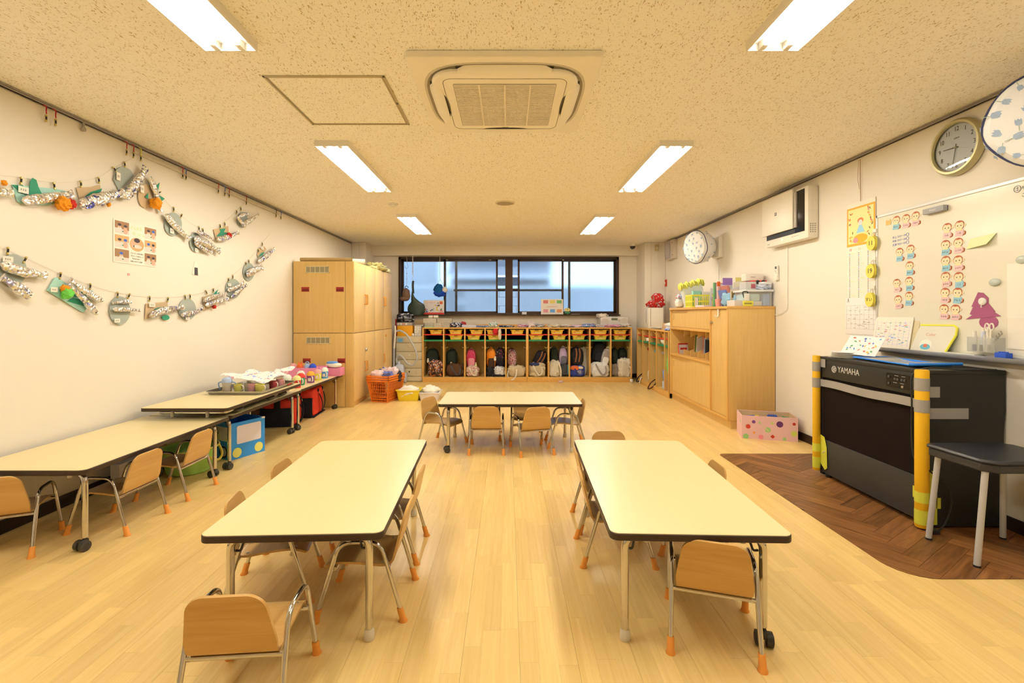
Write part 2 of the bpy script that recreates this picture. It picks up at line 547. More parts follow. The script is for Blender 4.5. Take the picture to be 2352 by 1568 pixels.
ro = rest.build('parquet_strips', FLOORW, FLOOR, smooth=0, tint=True); ro['kind'] = 'stuff'

# dark vinyl herringbone inlay, laid on the parquet as a sheet of single boards
def clip_poly(poly, x0, x1, y0, y1):
    for ax, lim, sgn in ((0, x0, 1), (0, x1, -1), (1, y0, 1), (1, y1, -1)):
        out = []
        for i in range(len(poly)):
            a, b = poly[i], poly[(i + 1) % len(poly)]
            ina = (a[ax] - lim) * sgn >= 0; inb = (b[ax] - lim) * sgn >= 0
            if ina: out.append(a)
            if ina != inb:
                t = (lim - a[ax]) / (b[ax] - a[ax])
                out.append((a[0] + t * (b[0] - a[0]), a[1] + t * (b[1] - a[1])))
        poly = out
        if len(poly) < 3: return []
    return poly
def clip_convex(poly, conv):
    for i in range(len(conv)):
        p, q = conv[i], conv[(i + 1) % len(conv)]
        side = lambda a: (q[0] - p[0]) * (a[1] - p[1]) - (q[1] - p[1]) * (a[0] - p[0])
        out = []
        for k in range(len(poly)):
            a, b = poly[k], poly[(k + 1) % len(poly)]
            sa, sb = side(a), side(b)
            if sa >= 0: out.append(a)
            if (sa >= 0) != (sb >= 0):
                t = sa / (sa - sb); out.append((a[0] + t * (b[0] - a[0]), a[1] + t * (b[1] - a[1])))
        poly = out
        if len(poly) < 3: return []
    return poly
VIN = wood('dark_vinyl_oak', lin(84, 52, 27), lin(150, 104, 62), grain=(4, 34, 34), rough=0.42, spec=0.4, tint=0.28, bump=0.06)
conv = [(IX0 + 0.04, IY0)]
conv = []
for i in range(7):
    a = R(180 + 90 * i / 6); conv.append((IX0 + 0.16 + 0.16 * math.cos(a), IY0 + 0.16 + 0.16 * math.sin(a)))
conv += [(XR - 0.013, IY0), (XR - 0.013, IY1)]
for i in range(4):
    a = R(90 + 90 * i / 3); conv.append((IX0 + 0.05 + 0.05 * math.cos(a), IY1 - 0.05 + 0.05 * math.sin(a)))
mb = MB(); mb.prism(conv, 0.0005, 0.0012)
inlay = mb.build('vinyl_inlay', mat('vinyl_joint', lin(40, 24, 14), 0.7), smooth=0)
inlay['kind'] = 'structure'; inlay['label'] = 'dark brown herringbone vinyl floor area around the piano'
hw, hn = 0.088, 5
hl = hw * hn
ang = R(34)
ca, sa = math.cos(ang), math.sin(ang)
def wpt(u, v): return (IX0 + 0.33 + u * ca - v * sa, 2.9 + u * sa + v * ca)
rnd = random.Random(3)
for s in range(-4, 5):
    for k in range(-40, 41):
        for kind in (0, 1):
            ox = s * 2 * hl
            if kind == 0: u0, u1, v0, v1 = k * hw + ox, k * hw + ox + hl, k * hw, (k + 1) * hw
            else: u0, u1, v0, v1 = (k - 1) * hw + ox, k * hw + ox, k * hw, k * hw + hl
            g = 0.0008
            poly = [wpt(u0 + g, v0 + g), wpt(u1 - g, v0 + g), wpt(u1 - g, v1 - g), wpt(u0 + g, v1 - g)]
            cx = sum(p[0] for p in poly) / 4; cy = sum(p[1] for p in poly) / 4
            if cx < IX0 - .4 or cx > XR + .4 or cy < IY0 - .4 or cy > IY1 + .4: continue
            poly = clip_convex(poly, conv)
            if len(poly) < 3: continue
            area = abs(sum(poly[i][0] * poly[(i + 1) % len(poly)][1] - poly[(i + 1) % len(poly)][0] * poly[i][1] for i in range(len(poly)))) / 2
            if area < 2e-4: continue
            q = MB(); q.tint = rnd.random()
            a2 = ang if kind == 0 else ang + math.pi / 2
            Mx = T((cx, cy, 0)) @ Matrix.Rotation(a2, 4, 'Z')
            inv = Mx.inverted()
            q.prism([tuple((inv @ Vector((p[0], p[1], 0)))[:2]) for p in poly], 0.001, 0.0026)
            o = q.build('vinyl_plank', VIN, inlay, smooth=0, tint=True)
            o.matrix_local = Mx

# ------------------------------------------------------------------ window and what lies outside it
ALUB = mat('bronze_aluminium', lin(58, 40, 28), 0.42, metal=0.35, spec=0.5)
def frosted():
    m = bpy.data.materials.new('frosted_wired_glass'); m.use_nodes = True
    nt = m.node_tree; N = nt.nodes; L = nt.links
    N.remove(N['Principled BSDF'])
    out = N['Material Output']
    rf = N.new('ShaderNodeBsdfRefraction'); rf.inputs['Roughness'].default_value = 0.36; rf.inputs['IOR'].default_value = 1.18
    rf.inputs['Color'].default_value = (0.90, 0.96, 1.0, 1)
    gl = N.new('ShaderNodeBsdfGlossy'); gl.inputs['Roughness'].default_value = 0.3
    mx = N.new('ShaderNodeMixShader'); mx.inputs[0].default_value = 0.04
    L.new(rf.outputs[0], mx.inputs[1]); L.new(gl.outputs[0], mx.inputs[2]); L.new(mx.outputs[0], out.inputs['Surface'])
    tc = N.new('ShaderNodeTexCoord')
    mp = N.new('ShaderNodeMapping'); mp.inputs['Rotation'].default_value = (0, R(45), 0)
    L.new(tc.outputs['Object'], mp.inputs['Vector'])
    ck = N.new('ShaderNodeTexWave'); ck.inputs['Scale'].default_value = 16; ck.bands_direction = 'X'
    L.new(mp.outputs['Vector'], ck.inputs['Vector'])
    c2 = N.new('ShaderNodeTexWave'); c2.inputs['Scale'].default_value = 16; c2.bands_direction = 'Z'
    L.new(mp.outputs['Vector'], c2.inputs['Vector'])
    mu = N.new('ShaderNodeMath'); mu.operation = 'MAXIMUM'
    L.new(ck.outputs['Fac'], mu.inputs[0]); L.new(c2.outputs['Fac'], mu.inputs[1])
    bp = N.new('ShaderNodeBump'); bp.inputs['Strength'].default_value = 0.25; bp.inputs['Distance'].default_value = 0.004
    L.new(mu.outputs[0], bp.inputs['Height']); L.new(bp.outputs['Normal'], rf.inputs['Normal'])
    return m
GLASS = frosted()
winr = bpy.data.objects.new('window_1', None); COL.objects.link(winr); winr.location = (0, YB, WZ0)
struct(winr, 'wide bronze aluminium sliding window with frosted panes above the lockers')
def wpart(name, m, boxes, b=0.003):
    q = MB()
    for (x0, x1, y0, y1, z0, z1) in boxes: q.box(x0, x1, y0, y1, z0 - WZ0, z1 - WZ0, b=b)
    return q.build(name, m, winr)
wpart('window_frame', ALUB, [(WX0, WX1, -0.025, 0.13, WZ1 - 0.045, WZ1), (WX0, WX1, -0.03, 0.13, WZ0, WZ0 + 0.028),
      (WX0, WX0 + 0.045, -0.025, 0.13, WZ0, WZ1), (WX1 - 0.045, WX1, -0.025, 0.13, WZ0, WZ1), (-0.045, 0.095, -0.02, 0.13, WZ0, WZ1)])
def sash(x0, x1, y, z0=WZ0 + 0.028, z1=WZ1 - 0.045, st=0.036):
    s = wpart('sash', ALUB, [(x0, x0 + st, y, y + 0.03, z0, z1), (x1 - st, x1, y, y + 0.03, z0, z1), (x0, x1, y, y + 0.03, z0, z0 + 0.03), (x0, x1, y, y + 0.03, z1 - 0.036, z1)])
    q = MB(); q.box(x0 + st, x1 - st, y + 0.012, y + 0.017, z0 + 0.03 - WZ0, z1 - 0.036 - WZ0)
    q.build('pane', GLASS, winr, smooth=0)
    return s
sash(WX0 + 0.045, -1.165, 0.055)
sash(-1.205, -0.185, 0.015)
sash(0.19, 1.055, 0.015)
sash(1.02, WX1 - 0.045, 0.055)
wpart('sash_lock', BLACK, [(1.028, 1.05, 0.0, 0.015, 1.66, 1.70)])
wpart('maker_label', PAPER, [(-1.16, -1.125, 0.013, 0.015, 2.205, 2.215), (-0.35, -0.31, 0.013, 0.015, 2.205, 2.213), (-0.16, -0.10, 0.011, 0.013, 2.203, 2.215), (1.03, 1.06, 0.013, 0.015, 2.205, 2.213)], b=0)
wpart('insect_screen_rail', ALUB, [(-0.19, 0.2, 0.09, 0.11, 1.645, 1.672)])

# outside: block wall, neighbour's corrugated eave, window bars
BLOCK = mat('pale_concrete_block', (0.52, 0.53, 0.54), 0.9, bump=0.4, bscale=60, vary=0.08)
q = MB(); q.box(-7, 7, 10.95, 11.1, -0.5, 1.78); q.box(-7, -1.6, 10.95, 11.1, 1.84, 2.9)
bw = struct(q.build('outside_wall', mat('block_mortar', (0.35, 0.35, 0.36), 0.9), smooth=0), 'pale concrete block wall outside the window')
for r_ in range(4):
    for k in range(-3, 4):
        q = MB(); q.box(k * 0.4 + (0.2 if r_ % 2 else 0) + 0.004, k * 0.4 + 0.396 + (0.2 if r_ % 2 else 0), 10.935, 10.952, 0.98 + r_ * 0.2 + 0.004, 0.98 + r_ * 0.2 + 0.197)
        q.build('block', BLOCK, bw, smooth=0)
q = MB(); q.box(-7, -1.404, 10.936, 10.951, -0.5, 1.78); q.box(-7, -1.6, 10.936, 10.951, 1.84, 2.9); q.box(1.6, 7, 10.936, 10.951, -0.5, 1.78); q.box(-1.404, 1.6, 10.936, 10.951, -0.5, 0.98)
q.build('block_field', BLOCK, bw, smooth=0)
q = MB(); q.box(-7, 7, 10.90, 11.14, 1.78, 1.84); q.build('coping', mat('white_coping', (0.8, 0.8, 0.8), 0.8), bw, smooth=0)
t = thing('neighbour_eave', 'grey corrugated eave of a shed seen through the window gap', 'shed', (-0.1, 11.6, 1.84))
q = MB(); q.box(-1.3, 1.15, 0, 1.5, -0.3, 0.25); q.build('wall', mat('grey_siding', (0.36, 0.36, 0.38), 0.8), t, smooth=0)
q = MB()
for i in range(82):
    x = -1.35 + i * 0.0305
    q.add([(x, -0.55, 0.24), (x + 0.015, -0.55, 0.262), (x + 0.0305, -0.55, 0.24), (x, 0.2, 0.52), (x + 0.015, 0.2, 0.542), (x + 0.0305, 0.2, 0.52)], [(0, 1, 4, 3), (1, 2, 5, 4)])
q.build('corrugated_sheet', mat('galvanised_sheet', (0.55, 0.55, 0.58), 0.5, metal=0.3), t, smooth=0)
q = MB(); q.box(-1.35, 1.2, 0.2, 1.6, 0.5, 0.95); q.build('upper_wall', mat('slate_siding', (0.27, 0.28, 0.31), 0.8), t, smooth=0)
BARS = mat('brown_grille_bar', lin(70, 58, 48), 0.6)
t = thing('window_grille', 'brown bars of the outdoor grille seen through frosted glass', 'grille', (0, YB + 0.20, WZ0))
for x in (-0.99, 1.185):
    q = MB(); q.box(x - 0.022, x + 0.022, 0, 0.03, -0.1, 1.1); q.build('upright', BARS, t, smooth=0)
for x0, x1 in ((-1.04, -0.05), (0.08, 1.06)):
    q = MB(); q.box(x0, x1, 0.005, 0.03, 0.445, 0.485); q.build('rail', BARS, t, smooth=0)

# ------------------------------------------------------------------ ceiling fixtures
LAMPW = mat('lamp_housing_white', (0.82, 0.80, 0.76), 0.4)
TUBE = emis('fluorescent_tube', LAMP_COL, LAMP_STRENGTH)
def lamp(cx, y0, label):
    t = thing('ceiling_light', label, 'light', (cx, y0, ZC), group='twin-tube ceiling lights')
    W2, Ln, H = 0.1225, 1.31, 0.042
    q = MB()
    q.box(-W2, W2, 0, Ln, -0.006, 0); q.box(-W2, -W2 + 0.006, 0, Ln, -H, -0.006); q.box(W2 - 0.006, W2, 0, Ln, -H, -0.006)
    q.box(-W2 + 0.006, W2 - 0.006, 0, 0.006, -H, -0.006); q.box(-W2 + 0.006, W2 - 0.006, Ln - 0.006, Ln, -H, -0.006)
    q.build('housing', LAMPW, t, smooth=0)
    q = MB()
    prof = [(-W2 + 0.007, -H + 0.004), (-0.085, -0.010), (-0.03, -0.010), (0, -0.034), (0.03, -0.010), (0.085, -0.010), (W2 - 0.007, -H + 0.004)]
    vs = [(x, yy, z) for yy in (0.007, Ln - 0.007) for x, z in prof]
    n = len(prof)
    q.add(vs, [(i, i + 1, n + i + 1, n + i) for i in range(n - 1)])
    q.build('reflector', LAMPW, t, smooth=0)
    for sx in (-1, 1):
        q = MB(); q.cyl((sx * 0.056, 0.06, -0.028), (sx * 0.056, Ln - 0.06, -0.028), 0.0135, n=12); q.build('tube', TUBE, t)
        for ya, yb in ((0.008, 0.055), (Ln - 0.055, Ln - 0.008)):
            q = MB(); q.box(sx * 0.056 - 0.013, sx * 0.056 + 0.013, ya, yb, -0.042, -0.008, b=0.004); q.build('lamp_socket', LAMPW, t)
    return t
for side, cx in (('window-wall', -1.285), ('whiteboard', 1.23)):
    for k, y0 in enumerate((0.897, 3.452, 6.0)):
        where = ('cut by the top of the picture', 'in the middle of the row', 'closest to the window')[k]
        lamp(cx, y0, 'lit twin-tube ceiling light in the %s row, %s' % ('left' if cx < 0 else 'right', where))

# cassette air conditioner
ACW = mat('cassette_ivory', (0.90, 0.865, 0.79), 0.45)
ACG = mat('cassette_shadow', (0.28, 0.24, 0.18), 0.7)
t = thing('ceiling_air_conditioner', 'square four-way cassette air conditioner set in the ceiling', 'air conditioner', (-0.015, 2.745, ZC))
def sq(th, a, n): return a / (abs(math.cos(th)) ** n + abs(math.sin(th)) ** n) ** (1 / n)
q = MB(); q.prism(rrect(0.955, 0.955, 0.02), -0.034, -0.001); q.build('panel_plate', ACW, t, bevel=0.004)
q = MB(); q.prism([(sq(R(a), 0.438, 3.6) * math.cos(R(a)), sq(R(a), 0.43, 3.6) * math.sin(R(a))) for a in range(0, 360, 5)], -0.0352, -0.034); q.build('recess_rim', mat('cassette_rim', (0.62, 0.58, 0.52), 0.5), t)
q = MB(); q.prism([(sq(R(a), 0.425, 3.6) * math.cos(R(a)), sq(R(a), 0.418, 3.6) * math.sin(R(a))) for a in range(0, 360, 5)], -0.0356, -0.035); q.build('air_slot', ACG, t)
def dip(a):
    a = a % 90
    a = min(a, 90 - a)
    return 0.085 / (1 + math.exp((a - 27) / 3.0))
q = MB()
pl = []
for a in range(0, 360, 3):
    r_ = sq(R(a), 0.405, 4.2) - dip(a)
    pl.append((r_ * math.cos(R(a)), r_ * math.sin(R(a))))
q.prism(pl, -0.062, -0.035); q.build('centre_panel', ACW, t, bevel=0.008)
DKS = mat('louvre_gap', (0.04, 0.035, 0.03), 0.7)
for k in range(4):
    for s_ in (-1, 1):
        q = MB(); q.prism([(s_ * .17, -.405), (s_ * .245, -.395), (s_ * .245, -.37), (s_ * .20, -.355)], -.0366, -.0357); o = q.build('louvre_gap', DKS, t); o.matrix_local = RZ(90 * k)
    M = RZ(90 * k) @ T((0, -0.372, -0.046)) @ RX(-24)
    def fl(u, v, M=M):
        x = (u - 0.5) * 0.47
        e = 1 - abs(2 * u - 1) ** 6
        y = (v - 0.5) * 0.085 * (0.25 + 0.75 * e)
        return (x, y, -0.012 * (1 - (2 * v - 1) ** 2))
    q = MB(); q.sheet(fl, 17, 7, 0.006); o = q.build('louvre', ACW, t); o.matrix_local = M
q = MB()
for i in range(40):
    y = -0.262 + i * 0.0136
    q.box(-0.268, 0.268, y, y + 0.006, -0.0665, -0.062)
for x in (-0.135, 0, 0.135): q.box(x - 0.004, x + 0.004, -0.265, 0.278, -0.0672, -0.0655)
g_ = q.build('grille_slats', mat('grille_ivory', (0.84, 0.79, 0.70), 0.5), t, smooth=0); g_['kind'] = 'stuff'
q = MB(); q.prism(rrect(0.545, 0.555, 0.012, cy=0.006), -0.0625, -0.0618); q.build('filter', mat('filter_grey', (0.50, 0.46, 0.41), 0.8), t)
q = MB()
ring = rrect(0.645, 0.655, 0.05, n=6, cy=0.004)
q.tube([(x, y, -0.0622) for x, y in ring], 0.0015, n=5, closed=True); q.build('panel_joint', mat('panel_gap', (0.16, 0.13, 0.1), 0.8), t)
q = MB(); q.box(-0.02, 0.02, 0.303, 0.308, -0.0632, -0.062); q.build('maker_badge', GREY, t, smooth=0)

# ceiling hatch
HATCH = mat('hatch_frame_metal', (0.50, 0.44, 0.30), 0.4, metal=0.4)
t = thing('ceiling_hatch', 'square ceiling access hatch with a thin metal frame', 'hatch', (-0.976, 2.834, ZC))
for i in range(4):
    q = MB(); M = RZ(90 * i)
    q.box(-0.324, 0.324, -0.324, -0.312, -0.006, 0, M=M); q.box(-0.309, 0.309, -0.309, -0.303, -0.004, 0, M=M)
    q.build('frame', HATCH, t, smooth=0)
q = MB(); q.box(-0.302, 0.302, -0.302, 0.302, -0.003, 0); q.build('board', CEIL, t, smooth=0)
q = MB(); q.box(0.312, 0.322, -0.01, 0.01, -0.008, -0.005); q.build('catch', DGREY, t, smooth=0)

# round things on the ceiling
def ceil_round(px, py, name, label, cat, parts):
    d = 1.26 * F / (720 - py)
    t = thing(name, label, cat, ((px - 1166) * d / F, d, ZC))
    for nm, m, prof in parts:
        q = MB(); q.lathe(prof, 24); q.build(nm, m, t)
    return t
ceil_round(1160, 465.5, 'ceiling_speaker', 'round flush speaker in the middle of the ceiling', 'speaker',
    [('rim', mat('speaker_rim', (0.74, 0.68, 0.52), 0.5), [(0.112, 0), (0.112, -0.008), (0.097, -0.010), (0.097, -0.006)]), ('grille', mat('speaker_mesh', (0.42, 0.37, 0.29), 0.8), [(0.097, 0), (0.097, -0.0075)])])
ceil_round(903, 468, 'smoke_detector', 'small round white smoke detector on the ceiling', 'detector',
    [('base', WHITE, [(0.058, 0), (0.058, -0.01)]), ('head', WHITE, [(0.043, -0.01), (0.043, -0.022), (0.03, -0.032)])])
t = ceil_round(1453, 560.5, 'dome_camera', 'small security camera with a dark dome by the beam', 'camera',
    [('base', WHITE, [(0.062, 0), (0.062, -0.04)]), ('dome', BLACK, [(0.048, -0.04), (0.046, -0.06), (0.032, -0.082), (0.01, -0.092)])])

# ------------------------------------------------------------------ folding tables
LAM = mat('pale_yellow_laminate', (0.82, 0.715, 0.42), 0.28, spec=0.45, vary=0.02, vscale=40)
EDGE = mat('dark_brown_edging', lin(54, 40, 32), 0.45)
CASTER = mat('caster_grey', lin(52, 50, 46), 0.5)
CLEARCAP = mat('milky_foot_cap', (0.66, 0.62, 0.56), 0.35)
LT, WT, HT = 1.24, 0.635, 0.43
def caster_bm(q, x, y, ztop, rot):
    M = T((x, y, 0)) @ Matrix.Rotation(rot, 4, 'Z')
    q.cyl((0, 0, ztop - 0.018), (0, 0, ztop), 0.010, n=10, M=M)
    q.box(-0.011, 0.011, -0.012, 0.03, 0.030, ztop - 0.012, M=M, b=0.003)
    for s in (-1, 1):
        q.cyl((s * 0.007, 0.014, 0.026), (s * 0.028, 0.014, 0.026), 0.026, n=18, M=M)
        q.cyl((s * 0.028, 0.014, 0.026), (s * 0.031, 0.014, 0.026), 0.022, 0.018, n=18, M=M)
def table(label, loc, rz, feet, fold=False, group='low folding tables', z=0.0):
    "feet: near-left, near-right, far-left, far-right: k caster, c milky cap; local y along the length"
    t = thing('folding_table', label, 'table', (loc[0], loc[1], z), rz, group)
    H = HT
    q = MB(); q.prism(rrect(WT - 0.005, LT - 0.005, 0.030, 6), H - 0.004, H); q.build('tabletop', LAM, t)
    q = MB(); q.prism(rrect(WT, LT, 0.032, 6), H - 0.027, H - 0.002); q.build('edge_band', EDGE, t, bevel=0.003)
    if fold:
        # legs folded flat under the top
        for sy in (-1, 1):
            q = MB()
            q.tube(fillet([(-0.2, sy * 0.03, H - 0.05), (-0.25, sy * (LT / 2 - 0.09), H - 0.05), (0.25, sy * (LT / 2 - 0.09), H - 0.05), (0.2, sy * 0.03, H - 0.05)], 0.06), 0.013)
            q.build('folded_leg', CHROME, t)
            for sx in (-1, 1):
                q = MB(); q.cyl((sx * 0.13, sy * (LT / 2 - 0.075), H - 0.082), (sx * 0.13, sy * (LT / 2 - 0.075), H - 0.027), 0.011, n=10)
                q.build('bracket', CLEARCAP, t)
        for sx, sy in ((1, -0.35), (1, 0.15), (1, 0.38)):
            q = MB(); q.ball((sx * (WT / 2 - 0.07), sy, H - 0.058), 0.035, 0.05, 0.022, n=12, k=7); q.build('caster', CASTER, t)
        return t
    lx = WT / 2 - 0.068
    for i, (sx, sy) in enumerate(((-1, -1), (1, -1), (-1, 1), (1, 1))):
        y = sy * (LT / 2 - 0.085)
        ft = feet[i]
        zb = 0.062 if ft == 'k' else 0.03
        q = MB()
        q.tube(fillet([(sx * lx, y, zb), (sx * lx, y, H - 0.042), (sx * (lx - 0.12), y, H - 0.042)], 0.055, 8), 0.014, n=14)
        leg = q.build('leg', CHROME, t)
        q = MB()
        if ft == 'k': caster_bm(q, sx * lx, y, 0.066, 0.5 * sx + (0.8 if sy > 0 else 2.4)); q.build('caster', CASTER, leg)
        else: q.lathe([(0.017, 0), (0.0195, 0.006), (0.0195, 0.022), (0.0165, 0.036), (0.0150, 0.042)], 14, M=T((sx * lx, y, 0))); q.build('foot_cap', CLEARCAP, leg)
        q = MB(); q.cyl((sx * (lx - 0.075), y, H - 0.064), (sx * (lx - 0.075), y, H - 0.026), 0.0125, n=12); q.build('bracket', CLEARCAP, t)
        q = MB()
        q.tube(fillet([(sx * (lx - 0.012), y + 0.012, H - 0.098), (sx * (lx - 0.03), y + 0.012, H - 0.10), (sx * (lx - 0.038), y + 0.012 - sy * 0.01, H - 0.066), (sx * (lx - 0.095), y - sy * 0.05, H - 0.036), (sx * (lx - 0.13), y - sy * 0.10, H - 0.030)], 0.015, 4), 0.0045, n=8)
        q.build('brace', DGREY, t)
    for sy in (-1, 1):
        q = MB(); y = sy * (LT / 2 - 0.085)
        q.cyl((-lx + 0.12, y, H - 0.042), (lx - 0.12, y, H - 0.042), 0.014, n=12); q.build('cross_tube', CHROME, t)
    return t
table('low folding table in the centre, left of the aisle', (-0.783, 2.273), R(2.5), 'kckc')
table('low folding table in the centre, right of the aisle, with glare on it', (0.700, 2.273), R(-2.0), 'ckck')
table('low folding table set crosswise beyond the two centre tables', (0.022, 4.36), R(90), 'cckc')
table('low folding table along the left wall, nearest the camera', (-2.402, 2.952), 0, 'kkkk')
table('low folding table along the left wall carrying the folded one', (-2.402, 4.205), 0, 'kkkk')
table('low folding table with legs folded, laid on another table by the wall', (-2.345, 4.045), 0, 'kkkk', fold=True, z=0.088)
table('low folding table along the left wall, butting against the tall cupboard', (-2.418, 5.445), 0, 'kkkk')

# ------------------------------------------------------------------ children's plywood chairs
PLY = wood('plywood_birch', (0.54, 0.315, 0.10), (0.67, 0.43, 0.165), grain=(2.2, 26, 26), rough=0.35, spec=0.4, coat=0.15)
PLYE = wood('plywood_edge', (0.40, 0.23, 0.09), (0.56, 0.36, 0.17), grain=(3, 60, 200), rough=0.5)
ORANGE = mat('orange_rubber', pc(245, 150, 52), 0.5)
def shell_strip(q, pts, hwf, th=0.009, n=26, m=13):
    path = smooth_path(pts, 8)
    ls = [0]
    for a, b in zip(path, path[1:]): ls.append(ls[-1] + (b - a).length)
    tot = ls[-1]
    def P(s):
        s = max(0, min(tot, s))
        for i in range(len(ls) - 1):
            if s <= ls[i + 1] + 1e-9:
                k = (s - ls[i]) / max(1e-9, ls[i + 1] - ls[i]); return path[i].lerp(path[i + 1], k)
        return path[-1]
    def fn(u, v):
        # denser sampling near the ends so that the rounded corners show
        uu = 0.5 - 0.5 * math.cos(math.pi * u)
        s = uu * tot
        p = P(s)
        return (p.x + (2 * v - 1) * hwf(s, tot), p.y, p.z)
    q.sheet(fn, n, m, th)
def make_chair(name, label, group):
    t = thing(name, label, 'chair', group=group)
    q = MB()
    def hw_seat(s, tot):
        r = 0.03
        e = 0.0
        if s < r: e = r - math.sqrt(max(0, r * r - (r - s) ** 2))
        return 0.122 - e
    shell_strip(q, [(0, 0.150, 0.190), (0, 0.130, 0.206), (0, 0.085, 0.217), (0, 0.0, 0.214), (0, -0.07, 0.206), (0, -0.095, 0.2065)], hw_seat, n=18)
    q.build('seat', PLY, t)
    q = MB()
    def hw_back(s, tot):
        r = 0.046
        e = 0.0
        if tot - s < r: e = r - math.sqrt(max(0, r * r - (r - (tot - s)) ** 2))
        k = s / tot
        return 0.122 + 0.007 * min(1, k * 3) - 0.026 * max(0, k - 0.3) / 0.7 - e
    shell_strip(q, [(0, -0.095, 0.2065), (0, -0.112, 0.2125), (0, -0.128, 0.230), (0, -0.139, 0.268), (0, -0.155, 0.335), (0, -0.174, 0.412)], hw_back, n=26)
    q.build('backrest', PLY, t)
    for sx in (-1, 1):
        q = MB()
        pts = fillet([(sx * 0.146, -0.165, 0.03), (sx * 0.140, -0.082, 0.306), (sx * 0.140, 0.076, 0.306), (sx * 0.146, 0.160, 0.03)], 0.05, 7)
        q.tube(pts, 0.0085, n=12); q.build('side_frame', CHROME, t)
        for y, dy in ((-0.165, -1), (0.160, 1)):
            q = MB()
            b0 = Vector((sx * 0.1465, y + dy * 0.0085, 0)); ax = Vector((sx * 0.0007, dy * 0.0125, -0.043)).normalized() * -1
            M = T(b0)
            q.lathe([(0.0165, 0), (0.0168, 0.004), (0.0132, 0.012), (0.0122, 0.05), (0.0112, 0.052)], 14, M=T(b0) @ Matrix(((1, 0, -sx * 0.016, 0), (0, 1, -dy * 0.29, 0), (0, 0, 1, 0), (0, 0, 0, 1))))
            q.build('foot_cap', ORANGE, t)
    for y, z in ((-0.108, 0.199), (0.098, 0.205)):
        q = MB(); q.cyl((-0.142, y - 0.004, z), (0.142, y - 0.004, z), 0.0075, n=10); q.build('cross_bar', CHROME, t)
    for sx in (-1, 1):
        for y, z in ((-0.085, 0.2115), (0.105, 0.2185)):
            q = MB(); q.ball((sx * 0.10, y, z), 0.006, 0.006, 0.003, n=8, k=4); q.build('screw', STEEL, t)
    return t
CH = [
 ('plywood chair at the near end of the left centre table, back to the camera', -0.806, 1.498, 5),
 ('plywood chair on the aisle side of the left centre table, nearer the camera', -0.585, 1.995, 92),
 ('plywood chair on the aisle side of the left centre table, farther away', -0.61, 2.42, 90),
 ('plywood chair under the wall side of the left centre table, nearer the camera', -1.015, 2.08, -78),
 ('plywood chair under the wall side of the left centre table, farther away', -1.035, 2.52, -90),
 ('plywood chair set askew at the near end of the right centre table', 0.768, 1.80, -17.5),
 ('plywood chair on the aisle side of the right centre table, nearer the camera', 0.535, 2.385, -92),
 ('plywood chair on the aisle side of the right centre table, farther away', 0.565, 2.73, -90),
 ('plywood chair on the piano side of the right centre table, back rim showing', 0.935, 2.50, 88),
 ('plywood chair at the far end of the right centre table, mostly hidden', 0.68, 3.01, 182),
 ('plywood chair in front of the crosswise table, left one seen from behind', -0.182, 4.20, 0),
 ('plywood chair in front of the crosswise table, right one seen from behind', 0.210, 4.165, 15),
 ('plywood chair turned sideways at the left end of the crosswise table', -0.60, 4.385, -119),
 ('plywood chair at the right end of the crosswise table', 0.53, 4.37, 90),
 ('plywood chair on the far side of the crosswise table, left one', -0.22, 4.64, 180),
 ('plywood chair on the far side of the crosswise table, right one', 0.18, 4.64, 178),
 ('plywood chair cut by the left picture edge, under the wall table', -2.545, 2.43, 24),
 ('plywood chair under the wall table beside its front caster leg', -2.225, 2.72, 88),
 ('plywood chair under the wall table in front of the green tub', -2.22, 3.19, 90),
]
base = None
for (where, x, y, a) in CH:
    lb = 'small ' + where
    if base is None:
        base = make_chair('child_chair', lb, 'small plywood chairs'); base.location = (x, y, 0); base.rotation_euler = (0, 0, R(a))
    else: dup(base, (x, y, 0), R(a), lb, name='child_chair')

# ------------------------------------------------------------------ left wall: rails, strings of foil fish, poster
def rail(name, x, y0, y1, z, label, s):
    t = thing(name, label, 'rail', (x, y0, z))
    q = MB(); q.box(0, s * 0.005, 0, y1 - y0, -0.024, 0); q.box(0, s * 0.013, 0, y1 - y0, -0.004, 0); q.box(0, s * 0.013, 0, y1 - y0, -0.024, -0.019); q.box(s * 0.010, s * 0.013, 0, y1 - y0, -0.024, -0.016)
    q.build('channel', ALU, t, smooth=0)
    return t
rl = rail('picture_rail', XL, YF + 0.1, 8.37, ZC - 0.004, 'grey aluminium picture rail under the ceiling above the foil fish', 1)
rr_ = rail('picture_rail', XR, YF + 0.1, 8.3, ZC - 0.004, 'grey aluminium picture rail under the ceiling above the whiteboard', -1)
def bar(px0, px1, label):
    y0, y1 = px0, px1
    q = MB(); q.box(0, 0.012, 0, y1 - y0, -0.022, 0, b=0.002); q.box(0.012, 0.014, 0, y1 - y0, -0.024, -0.02)
    one(q, 'hanging_bar', mat('pale_bar', (0.62, 0.58, 0.52), 0.5), label, 'bar', (XL + 0.003, y0, 2.405))
bar(3.49, 4.53, 'pale strip hung on the wall below the rail, nearer one')
bar(4.62, 5.70, 'pale strip hung on the wall below the rail, farther one')

